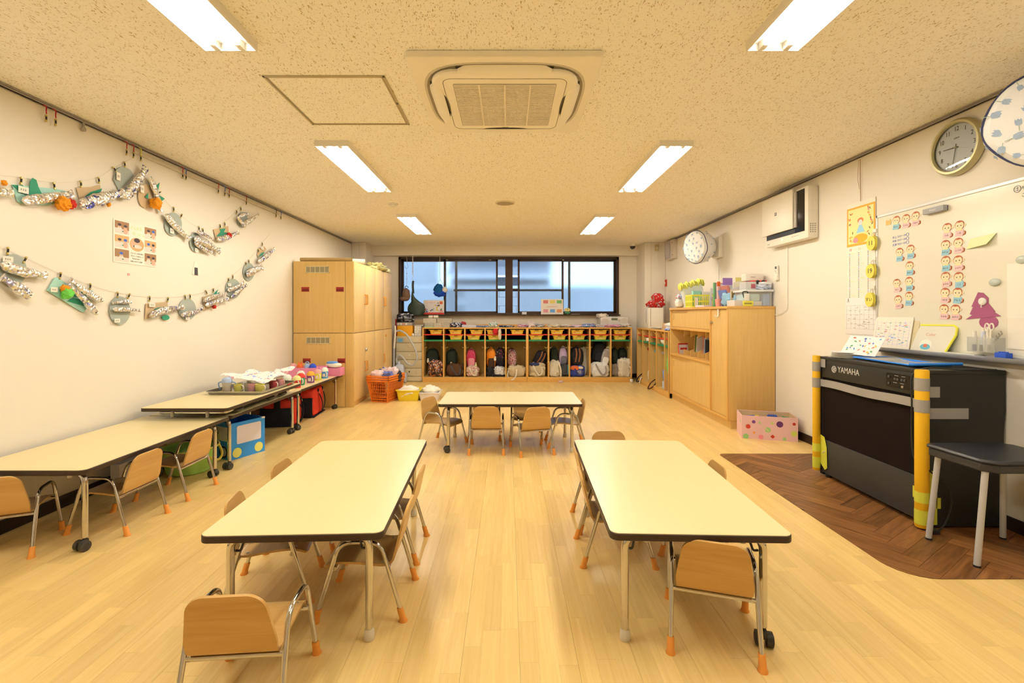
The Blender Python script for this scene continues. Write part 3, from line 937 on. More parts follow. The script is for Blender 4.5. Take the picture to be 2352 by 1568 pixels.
RED = flat(190, 40, 35); BLUEC = flat(60, 100, 150); YEL = flat(225, 205, 60)
BRASS = mat('brass_clip', pc(205, 170, 80), 0.35, metal=0.6)
def peg_mesh(q, M, h=0.055, rot=0):
    M = M @ Matrix.Diagonal((0.8, 0.85, 0.8, 1))
    q.mi = 0; q.box(-0.004, 0.004, -h * 0.45, h * 0.5, 0.002, 0.008, M=M, b=0.0015)
    q.box(-0.005, 0.005, h * 0.25, h * 0.5, 0.0, 0.014, M=M, b=0.0015); q.box(-0.005, 0.005, -h * 0.5, -h * 0.2, 0.0, 0.013, M=M, b=0.0015)
    q.mi = 1; q.box(-0.0045, 0.0045, -h * 0.2, h * 0.25, 0.006, 0.0125, M=M)
    q.mi = 0
clipdefs = [(96, 250, 'r'), (118, 262, 'r'), (283, 335, 'r'), (299, 343, 'r'), (316, 345, 'y'), (413, 392, 'r'), (421, 395, 'b'), (496, 426, 'r'), (511, 437, 'b'), (521, 440, 'r'), (561, 457, 'r'), (630, 484, 'k'), (641, 492, 'b')]
nthc = ('first', 'second', 'third', 'fourth', 'fifth', 'sixth', 'seventh', 'eighth', 'ninth', 'tenth', 'eleventh', 'twelfth', 'last')
for i, (x, y, c) in enumerate(clipdefs):
    d, z = lw(x, y)
    t = thing('rail_clip', '%s hook clip with a peg on the left picture rail, %s from the camera' % ({'r': 'red', 'b': 'blue', 'y': 'yellow', 'k': 'dark'}[c], nthc[i]), 'clip', group='hook clips on the left picture rail', M=frame((XL + 0.012, d, ZC - 0.045), (0, 1, 0), (0, 0, 1)))
    q = MB(); q.tube(smooth_path([(-0.008, 0.02, 0.004), (0.004, 0.012, 0.012), (0.002, -0.01, 0.012), (0.008, -0.03, 0.008)], 4), 0.0035, n=6)
    q.build('hook', {'r': RED, 'b': BLUEC, 'y': YEL, 'k': DGREY}[c], t)
    q = MB(); peg_mesh(q, T((0.008, -0.055, 0.0)), 0.05); q.build('peg', [BRASS, INK], t)
t = thing('rail_hook', 'grey roller hook on the left picture rail', 'hook', M=frame((XL + 0.012, lw(186, 284)[0], ZC - 0.045), (0, 1, 0), (0, 0, 1)))
q = MB(); q.lathe([(0.004, 0), (0.016, 0.0), (0.016, 0.01), (0.004, 0.01)], 14, M=T((0, -0.022, 0))); q.build('eyelet', GREY, t)
q = MB(); q.box(-0.006, 0.006, -0.02, 0.02, 0, 0.008); q.build('shank', GREY, t)

def foil():
    m = bpy.data.materials.new('crumpled_foil'); m.use_nodes = True
    nt = m.node_tree; N = nt.nodes; L = nt.links; b = N['Principled BSDF']
    b.inputs['Metallic'].default_value = 0.85; b.inputs['Roughness'].default_value = 0.27
    tc = N.new('ShaderNodeTexCoord')
    def marks(scale, off, thr):
        mp = N.new('ShaderNodeMapping'); mp.inputs['Location'].default_value = off
        L.new(tc.outputs['Object'], mp.inputs['Vector'])
        nz = N.new('ShaderNodeTexNoise'); nz.inputs['Scale'].default_value = scale; nz.inputs['Detail'].default_value = 4; nz.inputs['Roughness'].default_value = 0.75
        L.new(mp.outputs['Vector'], nz.inputs['Vector'])
        mr = N.new('ShaderNodeMapRange'); mr.inputs['From Min'].default_value = thr; mr.inputs['From Max'].default_value = thr + 0.05
        L.new(nz.outputs['Fac'], mr.inputs['Value'])
        return mr.outputs['Result']
    oi = N.new('ShaderNodeAttribute'); oi.attribute_name = 'tint'
    m1 = marks(22, (0, 0, 0), 0.52)
    mu = N.new('ShaderNodeMath'); mu.operation = 'MULTIPLY'; L.new(m1, mu.inputs[0]); L.new(oi.outputs['Fac'], mu.inputs[1])
    mx = N.new('ShaderNodeMix'); mx.data_type = 'RGBA'
    mx.inputs['A'].default_value = (0.84, 0.83, 0.81, 1); mx.inputs['B'].default_value = (0.07, 0.08, 0.42, 1)
    L.new(mu.outputs[0], mx.inputs['Factor'])
    m2 = marks(30, (5, 2, 7), 0.62)
    mx2 = N.new('ShaderNodeMix'); mx2.data_type = 'RGBA'; mx2.inputs['B'].default_value = (0.55, 0.60, 0.12, 1)
    L.new(m2, mx2.inputs['Factor']); L.new(mx.outputs['Result'], mx2.inputs['A'])
    L.new(mx2.outputs['Result'], b.inputs['Base Color'])
    vo = N.new('ShaderNodeTexVoronoi'); vo.inputs['Scale'].default_value = 52
    L.new(tc.outputs['Object'], vo.inputs['Vector'])
    bp = N.new('ShaderNodeBump'); bp.inputs['Strength'].default_value = 1.0; bp.inputs['Distance'].default_value = 0.009
    L.new(vo.outputs['Distance'], bp.inputs['Height']); L.new(bp.outputs['Normal'], b.inputs['Normal'])
    return m
FOIL = foil()
GREYP = mat('grey_card', pc(180, 175, 138), 0.8); KRAFT = mat('kraft_card', pc(216, 174, 114), 0.85)
TEAL = mat('pale_teal_card', pc(180, 212, 166), 0.8); LEAF = mat('green_card', pc(55, 145, 95), 0.7)
TISS = {'o': mat('orange_tissue', pc(250, 150, 25), 0.9, bump=0.6, bscale=120), 'r': mat('red_tissue', pc(205, 45, 30), 0.9, bump=0.6, bscale=120), 'g': mat('green_tissue', pc(120, 205, 70), 0.9, bump=0.6, bscale=120)}
def craft(label, ref, plates, fish, leaves=(), balls=(), tags=(), clips=(), seed=0, blue=0.5):
    y0, z0 = lw(*ref)
    t = thing('foil_fish_craft', label, 'paper craft', M=frame((XL + 0.004, y0, z0), (0, 1, 0), (0, 0, 1)), group='foil fish crafts hung on strings')
    def L2(p):
        d, z = lw(*p)
        return (d - y0, z - z0)
    for (m, spec) in plates:
        if spec[0] == 'o':
            _, cx, cy, rx, ry = spec
            poly = [L2((cx + rx * math.cos(a), cy + ry * math.sin(a))) for a in [2 * math.pi * i / 24 for i in range(24)]]
        else: poly = [L2(p) for p in spec]
        q = MB(); q.prism(poly, 0.004, 0.007); q.build('card_plate', m, t, smooth=0)
    for i, pts in enumerate(leaves):
        if pts[0] == 'o':
            _, cx, cy, rx, ry = pts
            poly = [L2((cx + rx * math.cos(a), cy + ry * math.sin(a))) for a in [2 * math.pi * i / 14 for i in range(14)]]
        else: poly = [L2(p) for p in pts]
        q = MB(); q.prism(poly, 0.009 + i * 0.0025, 0.0105 + i * 0.0025); q.build('card_leaf', LEAF, t, smooth=0)
    for i, (hx, hy, tx, ty, wp) in enumerate(fish):
        a = Vector(L2((hx, hy))); b = Vector(L2((tx, ty)))
        dm = lw((hx + tx) / 2, 0)[0]
        wv = wp * dm / F * 0.57
        zz = 0.012 + wv * 0.7 + 0.010 * i
        q = MB(); n = 22
        k = 16; vs = []; fs = []
        ax = Vector((b.x - a.x, b.y - a.y, 0)); ln = ax.length; ax.normalize(); px = Vector((-ax.y, ax.x, 0))
        bend = ln * 0.04 * math.sin(seed * 3 + i * 2)
        for s_ in range(k + 1):
            u = s_ / k
            r_ = wv * (0.18 + 0.82 * math.sin(math.pi * min(1, (u * 0.93 + 0.10)) ** 0.75) ** 0.7) if u < 0.84 else wv * (0.42 + (u - 0.84) * 3.0)
            if u == 0: r_ = wv * 0.15
            c = Vector((a.x, a.y, zz)) + ax * (u * ln) + px * (bend * math.sin(math.pi * u))
            for j in range(n):
                th = 2 * math.pi * j / n
                nn = 1 + 0.30 * noise.noise(Vector((u * 9 + seed, math.cos(th) * 1.6 + i * 5, math.sin(th) * 1.6)))
                fl = 0.6 if u < 0.84 else 0.35
                vs.append(c + px * (r_ * nn * math.cos(th)) + Vector((0, 0, r_ * nn * fl * math.sin(th))))
        for s_ in range(k):
            for j in range(n):
                fs.append((s_ * n + j, s_ * n + (j + 1) % n, (s_ + 1) * n + (j + 1) % n, (s_ + 1) * n + j))
        fs += [list(range(n))[::-1], [k * n + j for j in range(n)]]
        q.tint = max(0, min(1, blue + 0.35 * math.sin(seed * 5 + i * 9)))
        q.add(vs, fs)
        fo = q.build('foil_fish', FOIL, t, smooth=25, tint=True)
        e = Vector((a.x, a.y, zz)) + ax * (ln * 0.10) + px * (wv * 0.15)
        q = MB(); q.ball((e.x, e.y, e.z + wv * 0.42), 0.005, 0.005, 0.003, n=8, k=4); q.build('eye', INK, fo)
    for i, (bx, by, br, c) in enumerate(balls):
        dm = lw(bx, by)[0]; p = L2((bx, by)); r_ = br * dm / F
        q = MB(); q.ball((p[0], p[1], 0.012 + r_ * 0.8), r_, r_, r_ * 0.8, n=18, k=12, rough=0.5, seed=seed + i, fr=2.6); q.build('tissue_ball', TISS[c], t, smooth=20)
    for (tx, ty, tw, th) in tags:
        dm = lw(tx, ty)[0]; p = L2((tx, ty)); hw_, hh = tw * dm / 2 / (1166 - tx), th * dm / F / 2
        q = MB(); q.mi = 0; q.box(p[0] - hw_, p[0] + hw_, p[1] - hh, p[1] + hh, 0.018, 0.0195)
        q.mi = 1
        for k_ in range(3): q.box(p[0] - hw_ * 0.6 + k_ * hw_ * 0.42, p[0] - hw_ * 0.35 + k_ * hw_ * 0.42, p[1] - hh * 0.3, p[1] + hh * 0.3, 0.0195, 0.0198)
        q.build('name_tag', [PAPER, GREY], t, smooth=0)
    for (cx, cy, a) in clips:
        dm = lw(cx, cy)[0]; p = L2((cx, cy))
        q = MB(); peg_mesh(q, T((p[0], p[1], 0.002)) @ RZ(a), 0.052); q.build('peg', [BRASS, INK], t)
    return t
O = 'o'
craft('foil fish tail cut by the left picture edge on the upper string', (5, 440), [], [(-45, 438, 15, 443, 20)], balls=[(-2, 420, 6, 'o')], seed=1)
craft('foil fish on a pale teal plate with orange and red tissue', (90, 450), [(TEAL, [(22, 424), (127, 434), (150, 440), (150, 458), (106, 472), (42, 467), (35, 462), (26, 431)])], [(35, 461, 153, 444, 20)],
      [[(21, 424), (47, 425), (54, 441), (45, 445)], [(61, 441), (62.5, 417), (68, 408), (77, 413), (82.6, 431), (91, 447), (49.5, 447)]], [(125, 467, 16, 'o'), (150, 468, 10, 'r')], [(45, 436, 24, 15)], [(43.6, 415, -4), (120, 427, 10)], 2, 0.45)
craft('long foil fish with broad blue stripes on a kraft plate', (210, 450), [(KRAFT, [(172, 431), (207, 429), (226, 424), (229, 441), (190, 476), (180, 461)])], [(167, 472, 270, 443, 25)],
      [[(179, 461), (203, 441), (230, 432.5), (226.5, 441), (198, 455)]], [(240, 469, 5, 'o')], [], [(181.7, 423, 8), (223, 414, 10)], 3, 0.9)
craft('foil fish raised steeply on a grey half-moon plate', (285, 415), [(GREYP, [(257, 412), (262, 391), (272, 384), (281, 383), (290, 386), (297, 391), (304, 403), (270, 437)])], [(271, 457, 322, 386, 21)], [], [], [(265, 405, 9, 18)], [(259.5, 389, 45), (282.7, 378, 8)], 4, 0.55)
craft('foil fish hanging downwards on a kraft oval with green leaves', (345, 445), [(KRAFT, (O, 332, 450, 18, 28))], [(334, 406, 362, 488, 13)],
      [[(340, 423), (343, 404), (346, 412), (346, 423)], [(346, 433), (362, 419), (358, 440), (350, 444)], [(355, 445), (373, 456), (366, 462), (357, 460)], [(327, 453), (334, 442), (334, 457)]], [(343, 467, 13, 'o')], [(320, 434, 8, 17)], [(362, 442, -60)], 5, 0.25)
craft('foil fish slanting across a grey oval plate, beside the poster', (395, 515), [(GREYP, (O, 395, 515, 20, 27))], [(369, 492, 425, 548, 15)], [], [], [(389, 530, 9, 12)], [(395.5, 481, 0), (413, 496, -30)], 6, 0.1)
craft('three foil fish fanned over one small grey plate', (460, 555), [(GREYP, (O, 446, 556, 13, 22))], [(435, 548, 494, 578, 17), (436, 556, 477, 580, 9), (440, 530, 477, 549, 8)], [], [], [(446, 574, 8, 8)], [(454, 525, 6), (463, 530, 6)], 7, 0.5)
craft('foil fish with a red tissue ball on a kraft square', (510, 535), [(KRAFT, [(488, 527), (522, 519), (523, 536), (493, 549)])], [(489, 550, 540, 533, 11)], [[(493, 543), (503, 533), (501, 526), (515, 524), (511, 533), (521, 534), (509, 540.5)]], [(518, 540, 6, 'r')], [], [(503, 520, 4), (513.5, 515, 4)], 8, 0.3)
craft('cluster of three short foil fish at the far end of the upper string', (555, 500), [(GREYP, (O, 554.7, 505, 12, 18))], [(542, 498, 566, 491, 8), (545, 516, 584, 492, 10), (534, 497, 553, 521, 8)], [], [], [], [(541, 487, 0), (550.6, 480, 5)], 9, 0.3)
craft('large pair of foil fish cut by the picture edge on a grey plate', (26, 620), [(GREYP, (O, 26, 620, 31, 37))], [(-14, 606, 92, 633, 22), (54, 681, -14, 636, 22)], [], [], [(9, 595, 24, 13)], [(13, 576, -6), (52, 597, -28)], 10, 0.35)
craft('two crossing foil fish on a tilted pale teal card', (160, 675), [(TEAL, [(122, 637), (132, 639), (206, 692), (189, 717), (182, 715), (104, 667)])], [(226, 692, 149, 641, 14), (210, 723, 141, 653, 14)],
      [[(149, 691), (163, 684), (207, 693), (189, 703)], [(163, 674), (185, 672), (200, 666), (207, 668), (198, 681), (165, 681)]], [(136, 663, 9, 'o'), (138, 674, 12, 'g')], [(116, 665, 16, 11)], [(134, 633, -12), (203, 658, -6)], 11, 0.45)
craft('two level foil fish across a hanging grey oval plate', (272, 713), [(GREYP, (O, 272, 713, 24, 33))], [(295, 694, 250, 696, 8), (247, 710, 311, 713, 9)], [], [], [(262, 736, 13, 9)], [(266, 677, -3), (292, 680, -28)], 12, 0.35)
craft('foil fish and green leaf on a wide kraft rectangle', (360, 712), [(KRAFT, [(332, 697), (381, 693), (385, 716), (330, 733)])], [(333, 726, 412, 706, 14)], [(O, 370, 712, 20, 7), (O, 376, 729, 9, 6)], [], [(343, 700, 14, 9)], [(340, 686, -4), (382, 688, -20)], 13, 0.35)
craft('single foil fish on a grey oval at the bottom of the lower string', (427, 710), [(GREYP, (O, 427.5, 710, 20, 25))], [(407, 723, 460, 708, 10)], [], [], [(425, 731, 9, 7)], [(422, 683, 5), (433.5, 681, 2)], 14, 0.45)
craft('two foil fish with spiky green leaf on a kraft card', (487, 690), [(KRAFT, [(462.6, 682), (484, 675), (499, 682), (490, 700), (468, 714)])], [(459, 692, 513, 675, 9), (461, 701, 515, 687, 10)], [[(485, 677), (498, 664), (494, 674), (502, 670), (496, 680)]], [(484, 704, 5, 'r')], [], [(471, 671, 35), (487, 667, -5)], 15, 0.4)
craft('two parallel foil fish slanting up over a grey oval', (533, 663), [(GREYP, (O, 533, 663, 17, 23))], [(515, 667, 553, 649, 9), (521, 682, 557, 654, 9)], [], [], [(522, 654, 7, 6)], [(522, 643, -4), (532, 636, 2)], 16, 0.5)
craft('thick scribbled foil fish on a small grey oval', (569, 624), [(GREYP, (O, 569, 624, 13, 21))], [(557, 631, 594, 614, 15)], [], [], [], [(562, 606, 0), (569, 601, 4)], 17, 0.6)
craft('topmost foil fish of the lower string, on kraft card', (602, 580), [(KRAFT, [(588.6, 583), (593.5, 570), (605.6, 566), (610, 573), (591, 593)])], [(585, 602, 623, 572, 10)], [[(590, 590), (597, 581), (605, 578), (600, 586)]], [], [(598, 570, 6, 6)], [(591, 576, 6), (600, 561, 4)], 18, 0.45)
STR = mat('clear_nylon', (0.6, 0.57, 0.5), 0.4)
def string(pts, label):
    q = MB(); P = smooth_path([(XL + 0.006,) + lw(x, y) for x, y in pts], 5)
    q.tube(P, 0.0009, n=4)
    one(q, 'nylon_string', STR, label, 'string')
string([(-30, 400), (43, 407), (120, 419), (181, 416), (223, 407), (259, 386), (300, 365)], 'thin nylon string carrying the upper foil fish, left part')
string([(350, 425), (395, 478), (454, 521), (503, 517), (550, 476), (575, 450)], 'thin nylon string carrying the upper foil fish, far part')
string([(-30, 555), (52, 590), (134, 627), (203, 653), (266, 671), (340, 682), (422, 680), (487, 664), (532, 633), (569, 598), (600, 559), (620, 535)], 'thin nylon string carrying the lower row of foil fish')

# poster
y0, z0 = lw(259, 601)
y1, z1 = lw(359, 530)
PW, PH = y1 - y0, lw(256, 500)[1] - z0
t = thing('photo_poster', 'white poster of photographs with green lettering between the fish strings', 'poster', M=frame((XL + 0.002, y0, z0), (0, 1, 0), (0, 0, 1)))
q = MB(); q.box(0, PW, 0, PH, 0, 0.0015); q.build('sheet', PAPER, t, smooth=0)
SKIN = flat(225, 170, 120); TAN = flat(220, 165, 95); DK = flat(70, 52, 48); BLU = flat(60, 100, 160); CRM = flat(238, 208, 165); GRN = flat(70, 130, 90)
PMAT = [TAN, CRM, SKIN, DK, BLU, GRN, flat(170, 120, 70)]
def snap(u0, v0, u1, v1, seed):
    r_ = random.Random(seed); q = MB()
    w_, h_ = (u1 - u0), (v1 - v0)
    q.mi = 6 if seed % 2 else 0; q.quad(u0, v0, u1, v1, 0.0018)
    q.mi = 1; q.prism([(u0, v0), (u1, v0), (u1, v0 + h_ * r_.uniform(.3, .5)), (u0, v0 + h_ * r_.uniform(.25, .45))], 0.0018, 0.0020)
    for k in range(2 if seed != 3 else 1):
        cx = u0 + w_ * ((0.33, 0.74)[k] if seed != 3 else 0.45); cy = v0 + h_ * r_.uniform(.52, .62)
        q.mi = 2 if k else 1; q.prism(oval(w_ * .17, h_ * .26, 12, cx, cy - h_ * .28), 0.0020, 0.0021)
        q.mi = 2; q.prism(oval(w_ * .11, h_ * .14, 12, cx, cy), 0.0021, 0.0022)
        q.mi = 3 if (seed + k) % 3 else 4; q.prism(oval(w_ * .13, h_ * .11, 12, cx, cy + h_ * .11), 0.0022, 0.0023)
    q.mi = 5; q.prism(oval(w_ * .07, h_ * .05, 8, u0 + w_ * .55, v0 + h_ * .2), 0.0022, 0.0023)
    q.build('photo', PMAT, t, smooth=0)
for k in range(3):
    snap(PW * .03, PH * (.02 + .325 * (2 - k)) + .004, PW * .335, PH * (.32 + .325 * (2 - k)), k + 1)
    snap(PW * .695, PH * (.02 + .325 * (2 - k)) + .004, PW * .985, PH * (.32 + .325 * (2 - k)), k + 5)
q = MB(); q.mi = 0; q.prism(oval(PW * .165, PH * .165, 24, PW * .515, PH * .49), 0.0018, 0.002)
q.mi = 2; q.prism(oval(PW * .06, PH * .07, 14, PW * .515, PH * .53), 0.002, 0.0021); q.mi = 3; q.prism(oval(PW * .07, PH * .055, 14, PW * .515, PH * .59), 0.0021, 0.0022)
q.mi = 2; q.prism(oval(PW * .04, PH * .11, 14, PW * .42, PH * .49), 0.0021, 0.0022); q.mi = 1; q.prism(oval(PW * .10, PH * .045, 14, PW * .53, PH * .44), 0.0021, 0.0022)
q.build('round_photo', PMAT, t, smooth=0)
LG = mat('lime_print', pc(205, 220, 130), 0.7)
text('さんまを', PW * .072, t, T((PW * .50, PH * .875, 0.0018)), LG, 'title')
text('作ったよ', PW * .072, t, T((PW * .56, PH * .735, 0.0018)), LG, 'title')
for k, s_ in enumerate(('アルミホイル巻き巻き', '「おいしくなあれ♪」と', '色をぬりぬりー', 'お皿にのせたら完成！')):
    text(s_, PW * .030, t, T((PW * .515, PH * (.265 - .065 * k), 0.0018)), INK, 'caption')
# rice-ball cut-out, sticker
y0, z0 = lw(449, 617)
t = thing('rice_ball_cutout', 'white paper rice-ball cut-out with a dark square on the wall', 'paper craft', M=frame((XL + 0.001, y0, z0), (0, 1, 0), (0, 0, 1)))
q = MB(); q.prism([(-.046, -.055), (-.05, -.04), (-.02, .058), (0, .068), (.02, .058), (.055, -.04), (.05, -.058)], 0, 0.004); q.build('rice', PAPER, t, smooth=0)
q = MB(); q.prism([(-.022, -.056), (-.022, .01), (.02, .01), (.024, -.056)], 0.004, 0.006); q.build('seaweed', flat(70, 62, 50), t, smooth=0)
y0, z0 = lw(295, 630)
q = MB(); q.prism(rrect(.02, .018, .004), 0, 0.002); one(q, 'wall_sticker', flat(245, 165, 140), 'tiny pink sticker on the wall under the poster', 'sticker', M=frame((XL + 0.001, y0, z0), (0, 1, 0), (0, 0, 1)))

# ------------------------------------------------------------------ things on the wall tables
TZ = HT + 0.088
def tray_cup(name, label, x, y, z, r, h, m, handle=None, cat='cup', lidm=None, group=None):
    t = thing(name, label, cat, (x, y, z), group=group)
    q = MB(); q.lathe([(r * .82, 0), (r * .88, 0.004), (r, h), (r * .93, h), (r * .80, 0.006)], 18, cap1=False); q.build('body', m, t)
    if handle:
        q = MB(); q.tube(smooth_path([(r * .9, 0, h * .85), (r * 1.5, 0, h * .75), (r * 1.45, 0, h * .3), (r * .85, 0, h * .2)], 4), 0.004, n=7); o = q.build('handle', handle, t); o.rotation_euler = (0, 0, R(-20))
    if lidm:
        q = MB(); q.lathe([(r * 1.06, h), (r * 1.06, h + .008), (r * .9, h + .03), (r * .45, h + .045), (r * .2, h + .047)], 18); q.build('lid', lidm, t)
    return t
t = thing('metal_tray', 'shallow metal serving tray holding the children\'s cups', 'tray', (-2.30, 4.30, TZ))
q = MB(); W2, L2_ = 0.24, 0.33
q.prism(rrect(2 * W2 - .03, 2 * L2_ - .03, .04), 0.001, 0.004)
q.build('base', STEEL, t)
q = MB()
ro_, ri_ = rrect(2 * W2, 2 * L2_, .05), rrect(2 * W2 - .03, 2 * L2_ - .03, .04)
n = len(ro_)
q.add([(x, y, .03) for x, y in ro_] + [(x, y, .002) for x, y in ri_] + [(x * 1.02, y * 1.015, .03) for x, y in ro_] + [(x * 1.02, y * 1.015, .024) for x, y in ro_],
      [(i, (i + 1) % n, n + (i + 1) % n, n + i) for i in range(n)] + [(i, 2 * n + i, 2 * n + (i + 1) % n, (i + 1) % n) for i in range(n)] + [(2 * n + i, 3 * n + i, 3 * n + (i + 1) % n, 2 * n + (i + 1) % n) for i in range(n)])
q.build('rim', STEEL, t)
q = MB(); q.box(W2 * 1.0, W2 * 1.0 + .004, .14, .22, .012, .026); q.build('red_label', RED, t, smooth=0)
YC = flat(240, 215, 90, 0.4); PK = flat(240, 165, 140, 0.4)
CLEAR = mat('clear_tinted_plastic', (0.72, 0.66, 0.55), 0.15, alpha=0.55)
TEA = mat('barley_tea', (0.32, 0.15, 0.03), 0.15)
tz = TZ + 0.004
t = thing('training_cup', 'clear two-handled training cup with tea and a grey-blue lid', 'cup', (-2.425, 4.10, tz))
q = MB(); q.lathe([(.036, 0), (.038, .02), (.034, .045), (.040, .085)], 18, cap1=False); q.build('body', CLEAR, t)
q = MB(); q.lathe([(.034, .002), (.0355, .02), (.0335, .032)], 18); q.build('tea', TEA, t)
q = MB(); q.lathe([(.042, .085), (.042, .095), (.036, .115), (.018, .128)], 18); q.build('lid', flat(190, 195, 200), t)
for s in (-1, 1):
    q = MB(); q.tube(smooth_path([(s * .038, 0, .09), (s * .072, 0, .08), (s * .068, 0, .045), (s * .058, 0, .025)], 4), .005, n=7); q.build('handle', flat(150, 165, 180), t)
tray_cup('cup', 'yellow plastic cup with a pale handle next to the training cup', -2.335, 4.115, tz, .036, .07, YC, WHITE)
tray_cup('cup', 'clear tumbler with tea between the yellow and pink cups', -2.27, 4.16, tz, .036, .07, CLEAR)
tray_cup('cup', 'pink plastic cup between the clear tumbler and a yellow cup', -2.21, 4.11, tz, .036, .072, PK)
tray_cup('cup', 'yellow plastic cup with a white handle at the tray corner', -2.135, 4.09, tz, .038, .072, YC, WHITE)
tray_cup('cup', 'red and brown plastic cup at the aisle side of the tray', -2.115, 4.28, tz, .034, .07, flat(190, 70, 60), WHITE)
tray_cup('cup', 'pink plastic cup with a tall handle at the far side of the tray', -2.11, 4.40, tz, .034, .072, PK, PK)
# patterned cloth over the cups
def print_mat(name, base, dots, scale=40, thr=0.30):
    m = bpy.data.materials.new(name); m.use_nodes = True
    nt = m.node_tree; N = nt.nodes; L = nt.links; b = N['Principled BSDF']; b.inputs['Roughness'].default_value = 0.9
    b.inputs['Specular IOR Level'].default_value = 0.15
    tc = N.new('ShaderNodeTexCoord')
    cur = None
    for i, c in enumerate(dots):
        mp = N.new('ShaderNodeMapping'); mp.inputs['Location'].default_value = (i * 3.7, i * 1.9, i * 2.3); L.new(tc.outputs['Object'], mp.inputs['Vector'])
        vo = N.new('ShaderNodeTexNoise'); vo.inputs['Scale'].default_value = scale; vo.inputs['Detail'].default_value = 2.5; L.new(mp.outputs['Vector'], vo.inputs['Vector'])
        mr = N.new('ShaderNodeMapRange'); mr.inputs['From Min'].default_value = 1 - thr - 0.06; mr.inputs['From Max'].default_value = 1 - thr - 0.02
        L.new(vo.outputs['Fac'], mr.inputs['Value'])
        mx = N.new('ShaderNodeMix'); mx.data_type = 'RGBA'; mx.inputs['B'].default_value = c + (1,)
        if cur is None: mx.inputs['A'].default_value = base + (1,)
        else: L.new(cur, mx.inputs['A'])
        L.new(mr.outputs['Result'], mx.inputs['Factor']); cur = mx.outputs['Result']
    L.new(cur, b.inputs['Base Color'])
    return m
CLOTH = print_mat('cream_printed_cloth', pc(250, 235, 205), [pc(150, 160, 190), pc(220, 150, 130)], 22, 0.33)
def cl(u, v):
    x = -0.30 + 0.42 * u; y = -0.20 + 0.54 * v
    z = 0.088 + 0.022 * math.sin(u * 5 + v * 3) * math.sin(v * 6 + 1) + 0.02 * noise.noise(Vector((u * 5, v * 5, 3))) + 0.05 * max(0, 0.25 - u) * 4 * 0.5
    if v < 0.12 and u > 0.25: z -= (0.12 - v) * 0.10
    if v > 0.7 and u > 0.7: z += 0.03
    return (x, y, z + 0.024)
q = MB(); q.sheet(cl, 26, 30, 0.003); one(q, 'patterned_cloth', CLOTH, 'cream printed cloth laid over the cups on the tray', 'cloth', (-2.20, 4.31, tz))
q = MB(); q.box(-.07, .07, -.085, .085, 0, .06, b=.003); q.box(-.074, .074, -.089, .089, .045, .066, b=.003)
one(q, 'brown_box', wood('dark_box_wood', lin(62, 40, 30), lin(86, 56, 42), grain=(4, 30, 30)), 'small dark brown lidded box behind the tray cloth', 'box', (-2.56, 5.0, HT + 0.075))
q = MB(); q.box(-.075, .075, -.09, .09, 0, .075, b=.002); one(q, 'carton', PAPER, 'plain white carton under the brown box', 'box', (-2.56, 5.0, HT))
# colourful cups on the far wall table
rowc = [(-2.19, 4.93, flat(225, 60, 45), flat(250, 225, 130), 'red cup with a pale yellow lid, first of the row behind the tray'),
        (-2.235, 5.13, flat(45, 140, 90), flat(230, 60, 40), 'green cup with a round red lid on the far wall table'),
        (-2.20, 5.30, flat(140, 70, 120), flat(250, 170, 50), 'purple cup with an orange lid on the far wall table'),
        (-2.20, 5.50, flat(240, 215, 60), flat(245, 170, 140), 'yellow cup with a peach lid on the far wall table'),
        (-2.19, 5.68, flat(90, 160, 205), flat(245, 240, 230), 'blue and white cup, last of the row on the far table'),
        (-2.33, 5.02, flat(240, 235, 225), flat(245, 240, 230), 'white cup with a white lid behind the red cup'),
        (-2.33, 5.35, flat(235, 120, 110), flat(245, 235, 225), 'coral cup with a white spout lid behind the purple cup')]
for (x, y, m, lm, lb) in rowc:
    t = thing('lidded_cup', lb, 'cup', (x, y, HT), group='lidded drinking cups')
    q = MB(); q.lathe([(.036, 0), (.038, .004), (.041, .078), (.041, .082)], 18); q.build('body', m, t)
    q = MB(); q.lathe([(.043, .08), (.043, .09), (.036, .112), (.018, .126), (.006, .128)], 18); q.build('lid', lm, t)
    q = MB(); q.tube(smooth_path([(.04, 0, .07), (.066, 0, .062), (.066, 0, .028), (.04, 0, .02)], 4), .006, n=8); h = q.build('handle', WHITE, t); h.rotation_euler = (0, 0, R(-50))
    q = MB(); q.add([( .0415 * math.cos(a), .0415 * math.sin(a), z) for z in (.02, .055) for a in [R(-110 + 12 * i) for i in range(5)]], [(i, i + 1, 6 + i, 5 + i) for i in range(4)]); q.build('sticker', CRM, t)
t = thing('pink_box', 'pink carton holding small cup lids at the far end of the wall table', 'box', (-2.42, 5.72, HT))
q = MB(); q.box(-.20, .20, -.13, .13, 0, .005); q.box(-.20, -.196, -.13, .13, 0, .13); q.box(.196, .20, -.13, .13, 0, .13); q.box(-.2, .2, -.13, -.126, 0, .13); q.box(-.2, .2, .126, .13, 0, .13)
q.build('body', flat(240, 140, 150), t, smooth=0)
q = MB(); q.box(-.19, .19, -.12, .12, .118, .124); q.build('inner_tray', flat(235, 130, 140), t, smooth=0)
